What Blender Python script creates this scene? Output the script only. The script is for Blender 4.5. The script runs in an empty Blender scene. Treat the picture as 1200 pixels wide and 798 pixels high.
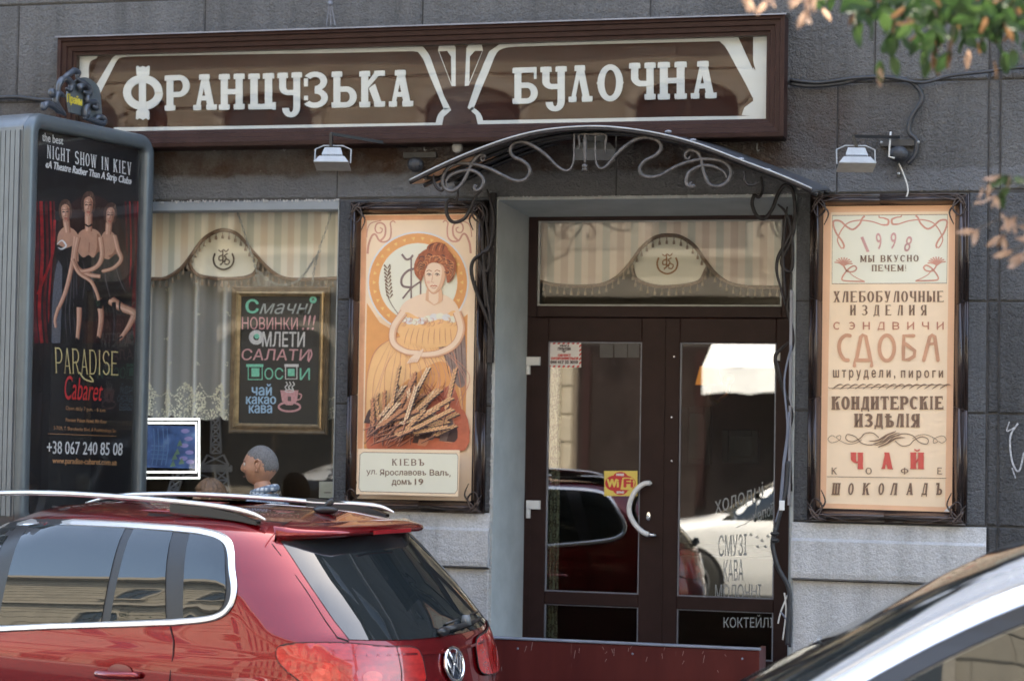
import bpy, bmesh, math, random
import numpy as np
from mathutils import Vector, Matrix
from mathutils.geometry import tessellate_polygon, delaunay_2d_cdt
random.seed(7)
SC = bpy.context.scene
COL = SC.collection
# ------------------------------------------------------------------ camera
YAW, PITCH, ROLL = (math.radians(a) for a in (-14.18, 2.165, 0.957))
CAM = Vector((3.18, -12.6, 2.0)); FPX = 2400.0
_f = Vector((math.sin(YAW)*math.cos(PITCH), math.cos(YAW)*math.cos(PITCH), math.sin(PITCH)))
_r = Vector((math.cos(YAW), -math.sin(YAW), 0)); _u = _r.cross(_f)
AR = _r*math.cos(ROLL) + _u*math.sin(ROLL); AU = _u*math.cos(ROLL) - _r*math.sin(ROLL)
cd = bpy.data.cameras.new('camera'); cam = bpy.data.objects.new('camera', cd); COL.objects.link(cam)
cam.matrix_world = Matrix(((AR.x, AU.x, -_f.x, CAM.x), (AR.y, AU.y, -_f.y, CAM.y), (AR.z, AU.z, -_f.z, CAM.z), (0, 0, 0, 1)))
cd.sensor_width = 36; cd.lens = 72; cd.clip_end = 2000; cd.clip_start = 0.05
cd.dof.use_dof = True; cd.dof.focus_distance = 11.0; cd.dof.aperture_fstop = 2.4
SC.camera = cam
# ------------------------------------------------------------------ light
SUN_EL, SUN_AZ = math.radians(60), math.radians(14)      # azimuth from +Y towards +X
w = bpy.data.worlds.new('World'); SC.world = w; w.use_nodes = True
nt = w.node_tree; nt.nodes.clear()
sky = nt.nodes.new('ShaderNodeTexSky'); sky.sky_type = 'NISHITA'; sky.sun_disc = False
sky.sun_elevation = SUN_EL; sky.sun_rotation = SUN_AZ; sky.air_density = 1.0; sky.dust_density = 2.5; sky.ozone_density = 0.6
bg = nt.nodes.new('ShaderNodeBackground'); bg.inputs[1].default_value = 0.15
wo = nt.nodes.new('ShaderNodeOutputWorld'); nt.links.new(sky.outputs[0], bg.inputs[0]); nt.links.new(bg.outputs[0], wo.inputs[0])
sl = bpy.data.lights.new('sun', 'SUN'); sl.energy = 2.6; sl.angle = math.radians(0.5); sl.color = (1, .95, .87)
so = bpy.data.objects.new('sun', sl); COL.objects.link(so)
sd = Vector((math.sin(SUN_AZ)*math.cos(SUN_EL), math.cos(SUN_AZ)*math.cos(SUN_EL), math.sin(SUN_EL)))
so.rotation_euler = sd.to_track_quat('Z', 'Y').to_euler(); so.location = (0, 0, 30)
SC.view_settings.view_transform = 'Standard'; SC.view_settings.look = 'None'
SC.view_settings.exposure = 3.03; SC.view_settings.gamma = 1.0
SC.view_settings.use_white_balance = True; SC.view_settings.white_balance_temperature = 7300; SC.view_settings.white_balance_tint = 6
SC.cycles.max_bounces = 7; SC.cycles.transparent_max_bounces = 12; SC.cycles.caustics_reflective = False
SC.cycles.caustics_refractive = False; SC.cycles.sample_clamp_indirect = 6

# ------------------------------------------------------------------ points from measured image positions on known planes
def ray(px, py): return _f + AR*((px-600)/FPX) - AU*((py-399)/FPX)
def at(px, py, Y=0.0):
    d = ray(px, py); return CAM + d*((Y-CAM.y)/d.y)
def atp(px, py, o, n):
    d = ray(px, py); return CAM + d*((o-CAM).dot(n)/d.dot(n))

# ------------------------------------------------------------------ materials
MATS = {}
def nodes(name):
    m = bpy.data.materials.new(name); m.use_nodes = True; n = m.node_tree; n.nodes.clear()
    out = n.nodes.new('ShaderNodeOutputMaterial'); p = n.nodes.new('ShaderNodeBsdfPrincipled')
    n.links.new(p.outputs[0], out.inputs[0]); return m, n, p, out
def tex(n, kind, scale, detail=3, rough=.6, coord='Object', sc=None):
    tc = n.nodes.new('ShaderNodeTexCoord'); t = n.nodes.new('ShaderNodeTex'+kind)
    src = tc.outputs[coord]
    if sc:
        mp = n.nodes.new('ShaderNodeMapping'); mp.inputs['Scale'].default_value = sc
        n.links.new(src, mp.inputs[0]); src = mp.outputs[0]
    n.links.new(src, t.inputs['Vector']); t.inputs['Scale'].default_value = scale
    if kind == 'Noise': t.inputs['Detail'].default_value = detail; t.inputs['Roughness'].default_value = rough
    return t
def ramp(n, src, stops):
    r = n.nodes.new('ShaderNodeValToRGB'); e = r.color_ramp.elements
    while len(e) < len(stops): e.new(.5)
    for k, (p, c) in enumerate(stops):
        e[k].position = p; e[k].color = (c[0], c[1], c[2], 1) if isinstance(c, (tuple, list)) else (c, c, c, 1)
    n.links.new(src, r.inputs[0]); return r
def bump(n, p, src, strength, dist=.01):
    b = n.nodes.new('ShaderNodeBump'); b.inputs['Strength'].default_value = strength; b.inputs['Distance'].default_value = dist
    n.links.new(src, b.inputs['Height']); n.links.new(b.outputs[0], p.inputs['Normal']); return b
def mixc(n, fac, a, b, mode='MIX'):
    m = n.nodes.new('ShaderNodeMix'); m.data_type = 'RGBA'; m.blend_type = mode
    for s, v in ((0, fac), (6, a), (7, b)):
        if hasattr(v, 'is_output'): n.links.new(v, m.inputs[s])
        elif s == 0: m.inputs[0].default_value = v
        else: m.inputs[s].default_value = (v[0], v[1], v[2], 1)
    return m.outputs[2]
def mat(name, col, rough=.6, metal=0, var=.15, vs=6, bmp=0, bs=200, coat=0, spec=.5, emit=0, bd=.004):
    """plain surface with mottling and fine relief"""
    if name in MATS: return MATS[name]
    m, n, p, out = nodes(name)
    p.inputs['Roughness'].default_value = rough; p.inputs['Metallic'].default_value = metal
    p.inputs['Specular IOR Level'].default_value = spec
    if coat: p.inputs['Coat Weight'].default_value = coat; p.inputs['Coat Roughness'].default_value = .03
    t = tex(n, 'Noise', vs, 5)
    c0 = [c*(1-var) for c in col]; c1 = [min(1, c*(1+var)) for c in col]
    r = ramp(n, t.outputs['Fac'], [(.32, c0), (.68, c1)]); n.links.new(r.outputs[0], p.inputs['Base Color'])
    if bmp: t2 = tex(n, 'Noise', bs, 3); bump(n, p, t2.outputs['Fac'], bmp, bd)
    if emit:
        p.inputs['Emission Color'].default_value = (*col, 1); p.inputs['Emission Strength'].default_value = emit
    MATS[name] = m; return m
def render_mat(name, base, dark, bs=75, strength=1.0, brown=False, spots=True, rough=.9):
    """rough-cast render"""
    m, n, p, out = nodes(name); p.inputs['Roughness'].default_value = rough; p.inputs['Specular IOR Level'].default_value = .12
    big = tex(n, 'Noise', 1.7, 6, .65, 'Object'); gr = tex(n, 'Noise', bs, 4, .65, 'Object')
    r = ramp(n, big.outputs['Fac'], [(.3, dark), (.7, base)])
    c = mixc(n, .32, r.outputs[0], ramp(n, gr.outputs['Fac'], [(.34, [x*.5 for x in base]), (.66, [x*1.5 for x in base])]).outputs[0])
    dr = tex(n, 'Noise', 2.2, 6, .65, 'Object', (3.2, 3.2, .35)); dd = ramp(n, dr.outputs['Fac'], [(.30, .66), (.52, 1.0), (.80, 1.18)]); c = mixc(n, .8, c, dd.outputs[0], 'MULTIPLY')
    oi = n.nodes.new('ShaderNodeObjectInfo'); orr = ramp(n, oi.outputs['Random'], [(0, .86), (1, 1.12)]); c = mixc(n, 1.0, c, orr.outputs[0], 'MULTIPLY')
    geo = n.nodes.new('ShaderNodeNewGeometry'); sep = n.nodes.new('ShaderNodeSeparateXYZ'); n.links.new(geo.outputs['Position'], sep.inputs[0])
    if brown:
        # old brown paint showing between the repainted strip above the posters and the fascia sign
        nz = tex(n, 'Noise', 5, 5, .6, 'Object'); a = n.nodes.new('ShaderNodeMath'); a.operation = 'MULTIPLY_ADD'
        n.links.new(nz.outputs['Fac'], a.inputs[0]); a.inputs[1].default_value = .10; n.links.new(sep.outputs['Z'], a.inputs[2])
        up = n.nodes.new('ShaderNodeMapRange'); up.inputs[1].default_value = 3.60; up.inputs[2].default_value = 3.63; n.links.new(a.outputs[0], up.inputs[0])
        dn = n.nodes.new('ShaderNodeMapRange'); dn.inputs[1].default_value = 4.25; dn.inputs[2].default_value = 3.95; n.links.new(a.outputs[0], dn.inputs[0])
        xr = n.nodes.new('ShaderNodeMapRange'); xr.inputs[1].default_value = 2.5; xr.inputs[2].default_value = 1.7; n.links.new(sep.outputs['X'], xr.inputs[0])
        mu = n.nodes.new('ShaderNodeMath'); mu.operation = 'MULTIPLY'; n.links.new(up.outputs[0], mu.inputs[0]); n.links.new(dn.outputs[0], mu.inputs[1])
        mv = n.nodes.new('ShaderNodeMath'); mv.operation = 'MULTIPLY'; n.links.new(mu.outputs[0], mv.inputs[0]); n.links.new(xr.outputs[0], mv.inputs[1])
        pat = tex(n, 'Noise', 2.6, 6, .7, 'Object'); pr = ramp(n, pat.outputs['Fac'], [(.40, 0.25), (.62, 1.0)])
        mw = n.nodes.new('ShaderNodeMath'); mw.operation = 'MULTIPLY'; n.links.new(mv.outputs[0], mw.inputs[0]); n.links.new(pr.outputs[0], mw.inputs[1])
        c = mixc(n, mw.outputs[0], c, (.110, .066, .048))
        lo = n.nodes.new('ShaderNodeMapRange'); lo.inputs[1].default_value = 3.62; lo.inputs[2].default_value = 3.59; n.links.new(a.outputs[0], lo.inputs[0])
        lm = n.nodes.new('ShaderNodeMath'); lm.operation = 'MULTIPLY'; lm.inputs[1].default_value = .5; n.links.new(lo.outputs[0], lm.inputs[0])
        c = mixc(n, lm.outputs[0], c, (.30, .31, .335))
    if spots:
        # knocked-off grains showing pale render
        v = tex(n, 'Voronoi', 5.5, coord='Object'); sp = ramp(n, v.outputs['Distance'], [(.0, 1.0), (.035, 0.0)])
        nz2 = tex(n, 'Noise', 40, 3, .6, 'Object'); s2 = ramp(n, nz2.outputs['Fac'], [(.45, 0.0), (.55, 1.0)])
        ms = n.nodes.new('ShaderNodeMath'); ms.operation = 'MULTIPLY'; n.links.new(sp.outputs[0], ms.inputs[0]); n.links.new(s2.outputs[0], ms.inputs[1])
        c = mixc(n, ms.outputs[0], c, (.5, .48, .44))
    n.links.new(c, p.inputs['Base Color'])
    wv = tex(n, 'Noise', bs*.35, 2, .5, 'Object'); ad = n.nodes.new('ShaderNodeMath'); ad.operation = 'ADD'
    n.links.new(gr.outputs['Fac'], ad.inputs[0]); n.links.new(wv.outputs['Fac'], ad.inputs[1])
    bump(n, p, ad.outputs[0], strength, .055); MATS[name] = m; return m
def glass_mat(name, ior=1.5, tint=(1, 1, 1), wav=.0, boost=1.0):
    if name in MATS: return MATS[name]
    m = bpy.data.materials.new(name); m.use_nodes = True; n = m.node_tree; n.nodes.clear()
    out = n.nodes.new('ShaderNodeOutputMaterial'); mx = n.nodes.new('ShaderNodeMixShader')
    tr = n.nodes.new('ShaderNodeBsdfTransparent'); tr.inputs[0].default_value = (*tint, 1)
    gl = n.nodes.new('ShaderNodeBsdfGlossy'); gl.inputs['Roughness'].default_value = .0
    fr = n.nodes.new('ShaderNodeFresnel'); fr.inputs[0].default_value = ior
    mu = n.nodes.new('ShaderNodeMath'); mu.operation = 'MULTIPLY'; mu.inputs[1].default_value = boost; mu.use_clamp = True
    gb = n.nodes.new('ShaderNodeNewGeometry'); sb_ = n.nodes.new('ShaderNodeMath'); sb_.operation = 'SUBTRACT'; sb_.inputs[0].default_value = 1; n.links.new(gb.outputs['Backfacing'], sb_.inputs[1])
    m2 = n.nodes.new('ShaderNodeMath'); m2.operation = 'MULTIPLY'; n.links.new(fr.outputs[0], mu.inputs[0]); n.links.new(mu.outputs[0], m2.inputs[0]); n.links.new(sb_.outputs[0], m2.inputs[1]); n.links.new(m2.outputs[0], mx.inputs[0])
    n.links.new(tr.outputs[0], mx.inputs[1]); n.links.new(gl.outputs[0], mx.inputs[2]); n.links.new(mx.outputs[0], out.inputs[0])
    if wav:
        t = tex(n, 'Noise', 1.3, 1, .4, 'Object'); b = n.nodes.new('ShaderNodeBump'); b.inputs['Strength'].default_value = wav; b.inputs['Distance'].default_value = .01
        n.links.new(t.outputs['Fac'], b.inputs['Height']); n.links.new(b.outputs[0], gl.inputs['Normal'])
    MATS[name] = m; return m
def paint_mat(name, col, metal=.25, rough=.35):
    m, n, p, out = nodes(name); p.inputs['Base Color'].default_value = (*col, 1); p.inputs['Metallic'].default_value = metal
    p.inputs['Roughness'].default_value = rough; p.inputs['Coat Weight'].default_value = 1; p.inputs['Coat Roughness'].default_value = .015; p.inputs['Coat IOR'].default_value = 1.5
    t = tex(n, 'Noise', 900, 2); b = bump(n, p, t.outputs['Fac'], .03, .001); MATS[name] = m; return m

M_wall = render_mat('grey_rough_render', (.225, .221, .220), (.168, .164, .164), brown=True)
M_wallr = render_mat('blue_grey_rough_render', (.165, .166, .173), (.122, .123, .130))
M_pier = render_mat('grey_pier_render', (.215, .222, .238), (.155, .163, .176), bs=90)
M_plinth = render_mat('pale_plinth_render', (.52, .52, .53), (.43, .43, .44), bs=95, strength=.4, spots=False)
M_jamb = mat('smooth_grey_paint', (.40, .43, .435), .7, var=.10, vs=5, bmp=.15, bs=60)
M_joint = mat('dark_mortar', (.07, .069, .071), .95, var=.4)
M_lead = mat('grey_flashing', (.20, .21, .25), .45, metal=.3, var=.2)
M_brown = mat('brown_painted_metal', (.029, .015, .014), .45, var=.12, vs=9, spec=.14, bmp=.05, bs=80)
M_brown_w = mat('brown_sign_moulding', (.036, .017, .015), .4, var=.2, vs=12, spec=.16, bmp=.08, bs=60)
M_board = mat('brown_sign_board', (.036, .0105, .006), .6, spec=.1, var=.12)
M_mauve = mat('mauve_brown_board', (.062, .036, .032), .6, spec=.15, var=.08)
M_pale = mat('pale_grey_green_lettering', (.60, .64, .635), .55, var=.06, vs=3)
M_black = mat('black_metal', (.016, .016, .018), .45, var=.3)
M_iron = mat('worn_wrought_iron', (.095, .088, .088), .5, metal=.4, var=.45, vs=30, bmp=.3, bs=120)
M_irond = mat('dark_wrought_iron', (.022, .018, .019), .5, metal=.3, var=.5, vs=30, bmp=.3, bs=120)
M_bronze = mat('dark_bronze_moulding', (.045, .030, .027), .26, metal=.35, var=.45, vs=4, coat=.3, bmp=.1, bs=50)
M_white = mat('white_enamel', (.72, .73, .74), .4, var=.06, vs=20)
M_lampg = mat('lamp_cast_metal', (.34, .35, .355), .42, metal=.2, var=.1, vs=20)
M_chrome = mat('brushed_chrome', (.85, .85, .86), .13, metal=1, var=.03)
M_rail = mat('matt_silver_rail', (.80, .80, .80), .28, metal=.85, var=.02)
M_rubber = mat('black_rubber', (.013, .013, .014), .6, var=.2)
M_cable = mat('black_cable_sheath', (.03, .032, .038), .45, var=.25, vs=15)
M_wirew = mat('white_cable', (.6, .58, .55), .5)
M_glass = glass_mat('shop_window_glass', 1.52, (.96, .96, .95), wav=.04, boost=1.25)
M_glass2 = glass_mat('door_glass', 1.52, (.82, .88, .86), wav=.06, boost=5.6)
M_signglass = glass_mat('sign_glass', 1.5, (.95, .95, .95), wav=.10, boost=1.2)

# ------------------------------------------------------------------ object helpers
def link(o, parent=None):
    COL.objects.link(o)
    if parent is not None: o.parent = parent
    return o
def tag(o, label=None, cat=None, group=None, kind=None):
    if label: o['label'] = label
    if cat: o['category'] = cat
    if group: o['group'] = group
    if kind: o['kind'] = kind
    return o
def thing(name, label, cat, loc=(0, 0, 0), group=None, rz=0):
    o = bpy.data.objects.new(name, None); o.empty_display_size = .1; COL.objects.link(o)
    o.location = loc; o.rotation_euler = (0, 0, rz)
    return tag(o, label, cat, group)
def inv(parent):
    """world to parent-local (parents are never nested deeper than one transform)"""
    m = Matrix.Identity(4)
    p = parent; chain = []
    while p is not None: chain.append(p); p = p.parent
    for q in reversed(chain): m = m @ Matrix.LocRotScale(q.location, q.rotation_euler, q.scale)
    return m.inverted()
def meshobj(name, verts, faces, mats, parent=None, midx=None, smooth=False, local=False):
    me = bpy.data.meshes.new(name)
    if parent is not None and not local:
        mi = inv(parent); verts = [mi @ Vector(v) for v in verts]
    me.from_pydata([tuple(v) for v in verts], [], faces)
    for m in (mats if isinstance(mats, (list, tuple)) else [mats]): me.materials.append(m)
    if midx: me.polygons.foreach_set('material_index', midx)
    if smooth: me.polygons.foreach_set('use_smooth', [True]*len(me.polygons))
    me.update(); o = bpy.data.objects.new(name, me); return link(o, parent)
class MB:
    """collects shapes into one mesh"""
    def __init__(s): s.v = []; s.f = []; s.m = []; s.cur = 0
    def add(s, vs, fs):
        k = len(s.v); s.v += [Vector(v) for v in vs]; s.f += [tuple(i+k for i in f) for f in fs]; s.m += [s.cur]*len(fs)
    def box(s, x0, x1, y0, y1, z0, z1, M=None):
        vs = [Vector((x, y, z)) for z in (z0, z1) for y in (y0, y1) for x in (x0, x1)]
        if M: vs = [M @ v for v in vs]
        s.add(vs, [(0, 2, 3, 1), (4, 5, 7, 6), (0, 1, 5, 4), (2, 6, 7, 3), (0, 4, 6, 2), (1, 3, 7, 5)])
    def bevbox(s, x0, x1, y0, y1, z0, z1, b=.006, M=None):
        """box whose front (low y) edges are chamfered"""
        vs = [(x0, y1, z0), (x1, y1, z0), (x1, y1, z1), (x0, y1, z1), (x0, y0+b, z0), (x1, y0+b, z0), (x1, y0+b, z1), (x0, y0+b, z1),
              (x0+b, y0, z0+b), (x1-b, y0, z0+b), (x1-b, y0, z1-b), (x0+b, y0, z1-b)]
        if M: vs = [M @ Vector(v) for v in vs]
        s.add(vs, [(0, 4, 5, 1)[::-1], (1, 5, 6, 2)[::-1], (2, 6, 7, 3)[::-1], (3, 7, 4, 0)[::-1], (4, 8, 9, 5)[::-1], (5, 9, 10, 6)[::-1], (6, 10, 11, 7)[::-1], (7, 11, 8, 4)[::-1], (8, 11, 10, 9)[::-1], (0, 1, 2, 3)[::-1]])
    def tube(s, pts, r, n=8, closed=False, caps=True):
        pts = [Vector(p) for p in pts]; N = len(pts); rr = r if isinstance(r, (list, tuple)) else [r]*N
        base = len(s.v); up = None; rings = []
        for i, p in enumerate(pts):
            a = pts[(i-1) % N] if (closed or i > 0) else p; b = pts[(i+1) % N] if (closed or i < N-1) else p
            t = (b-a); t = t.normalized() if t.length > 1e-9 else Vector((0, 0, 1))
            if up is None: up = t.orthogonal().normalized()
            up = (up - t*up.dot(t)); up = up.normalized() if up.length > 1e-6 else t.orthogonal().normalized()
            w_ = t.cross(up)
            rings.append([p + (up*math.cos(2*math.pi*k/n) + w_*math.sin(2*math.pi*k/n))*rr[i] for k in range(n)])
        vs = [v for ring in rings for v in ring]; fs = []
        for i in range(N if closed else N-1):
            j = (i+1) % N
            for k in range(n): fs.append((i*n+k, i*n+(k+1) % n, j*n+(k+1) % n, j*n+k))
        if not closed and caps: fs.append(tuple(range(n))[::-1]); fs.append(tuple((N-1)*n+k for k in range(n)))
        s.add(vs, fs)
    def ball(s, c, r, nu=12, nv=8, sc=(1, 1, 1)):
        vs = [Vector(c)+Vector((0, 0, r*sc[2]))]
        for j in range(1, nv):
            a = math.pi*j/nv
            for i in range(nu):
                b = 2*math.pi*i/nu; vs.append(Vector(c)+Vector((r*sc[0]*math.sin(a)*math.cos(b), r*sc[1]*math.sin(a)*math.sin(b), r*sc[2]*math.cos(a))))
        vs.append(Vector(c)-Vector((0, 0, r*sc[2]))); fs = []
        for i in range(nu): fs.append((0, 1+i, 1+(i+1) % nu)); fs.append((len(vs)-1, 1+(nv-2)*nu+(i+1) % nu, 1+(nv-2)*nu+i))
        for j in range(nv-2):
            for i in range(nu): fs.append((1+j*nu+i, 1+(j+1)*nu+i, 1+(j+1)*nu+(i+1) % nu, 1+j*nu+(i+1) % nu))
        s.add(vs, fs)
    def prism(s, pts, y0, y1, M=None):
        """polygon in x,z extruded from y0 to y1"""
        n = len(pts); vs = [(x, y0, z) for x, z in pts] + [(x, y1, z) for x, z in pts]
        tri = tessellate_polygon([[Vector((x, z, 0)) for x, z in pts]])
        if M: vs = [M @ Vector(v) for v in vs]
        s.add(vs, [tuple(t) for t in tri] + [tuple(i+n for i in t) for t in tri] + [(i, (i+1) % n, (i+1) % n+n, i+n) for i in range(n)])
    def build(s, name, mats, parent=None, smooth=False, fix=True, local=False):
        o = meshobj(name, s.v, s.f, mats, parent, s.m, smooth, local)
        if fix:
            bm = bmesh.new(); bm.from_mesh(o.data); bmesh.ops.recalc_face_normals(bm, faces=bm.faces[:]); bm.to_mesh(o.data); bm.free()
        return o
def boxobj(name, x0, x1, y0, y1, z0, z1, m, parent=None, b=0):
    mb = MB()
    (mb.bevbox if b else mb.box)(*((x0, x1, y0, y1, z0, z1) + ((b,) if b else ())))
    return mb.build(name, m, parent)
def catmull(pts, k=6, closed=False):
    out = []; N = len(pts); P = [np.array(p, float) for p in pts]
    for i in range(N if closed else N-1):
        if closed: a, b, c, d = P[(i-1) % N], P[i], P[(i+1) % N], P[(i+2) % N]
        else: a, b, c, d = P[max(i-1, 0)], P[i], P[i+1], P[min(i+2, N-1)]
        for j in range(k):
            t = j/k; out.append(.5*((2*b)+(c-a)*t+(2*a-5*b+4*c-d)*t*t+(3*b-a-3*c+d)*t**3))
    if not closed: out.append(P[-1])
    return [tuple(float(x) for x in p) for p in out]

# ------------------------------------------------------------------ flat print: polygons authored on a plane
class Art:
    def __init__(s, o, n, lift=.00004):
        s.o = Vector(o); s.n = Vector(n).normalized(); s.mb = MB(); s.mats = []; s.layer = 4; s.lift = .00005
        if s.n.dot(_f) > 0: s.n = -s.n
    def P(s, p): return atp(p[0], p[1], s.o, s.n) + s.n*(s.lift*s.layer)
    def use(s, m):
        if m not in s.mats: s.mats.append(m)
        s.mb.cur = s.mats.index(m)
    def poly(s, pts, m, up=1):
        s.layer += up; s.use(m); V = [s.P(p) for p in pts]
        if len(pts) <= 4 and up == 0 or len(pts) == 3: fs = [tuple(range(len(pts)))]
        else: fs = [tuple(t) for t in tessellate_polygon([[Vector((p[0], -p[1], 0)) for p in pts]])]
        s.mb.add(V, fs)
    def stroke(s, pts, wd, m, smooth=True, taper=False, closed=False, up=1):
        if smooth and len(pts) > 2: pts = catmull(pts, 5, closed)
        s.layer += up; s.use(m); N = len(pts); L = []; R = []
        for i in range(N):
            a = np.array(pts[i-1 if (i > 0 or closed) else 0]); b = np.array(pts[(i+1) % N if (i < N-1 or closed) else N-1])
            t = b-a; t = t/(np.hypot(*t)+1e-9); nrm = np.array((-t[1], t[0]))
            k = 1.0
            if taper: u_ = i/(N-1); k = max(.12, math.sin(math.pi*min(1, max(0, u_)))**.6) if taper is True else max(.1, 1-u_*taper)
            L.append(np.array(pts[i])+nrm*wd*k/2); R.append(np.array(pts[i])-nrm*wd*k/2)
        V = [s.P(p) for p in L] + [s.P(p) for p in R]
        fs = [(i, (i+1) % N, (i+1) % N+N, i+N) for i in range(N if closed else N-1)]
        s.mb.add(V, fs)
    def ellipse(s, cx, cy, rx, ry, m, n=28): s.poly([(cx+rx*math.cos(2*math.pi*i/n), cy+ry*math.sin(2*math.pi*i/n)) for i in range(n)], m)
    def ring(s, cx, cy, r0, r1, m, n=48, asp=1): s.stroke([(cx+(r0+r1)/2*math.cos(2*math.pi*i/n), cy+asp*(r0+r1)/2*math.sin(2*math.pi*i/n)) for i in range(n)], r1-r0, m, False, closed=True)
    def quad(s, x0, y0, x1, y1, m, sk=0): s.poly([(x0, y0), (x1, y0+sk), (x1, y1+sk), (x0, y1)], m)
    def frame(s, x0, y0, x1, y1, wd, m): s.stroke([(x0, y0), (x1, y0), (x1, y1), (x0, y1)], wd, m, False, closed=True)
    def build(s, name, parent): return s.mb.build(name, s.mats, parent, fix=False)
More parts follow.
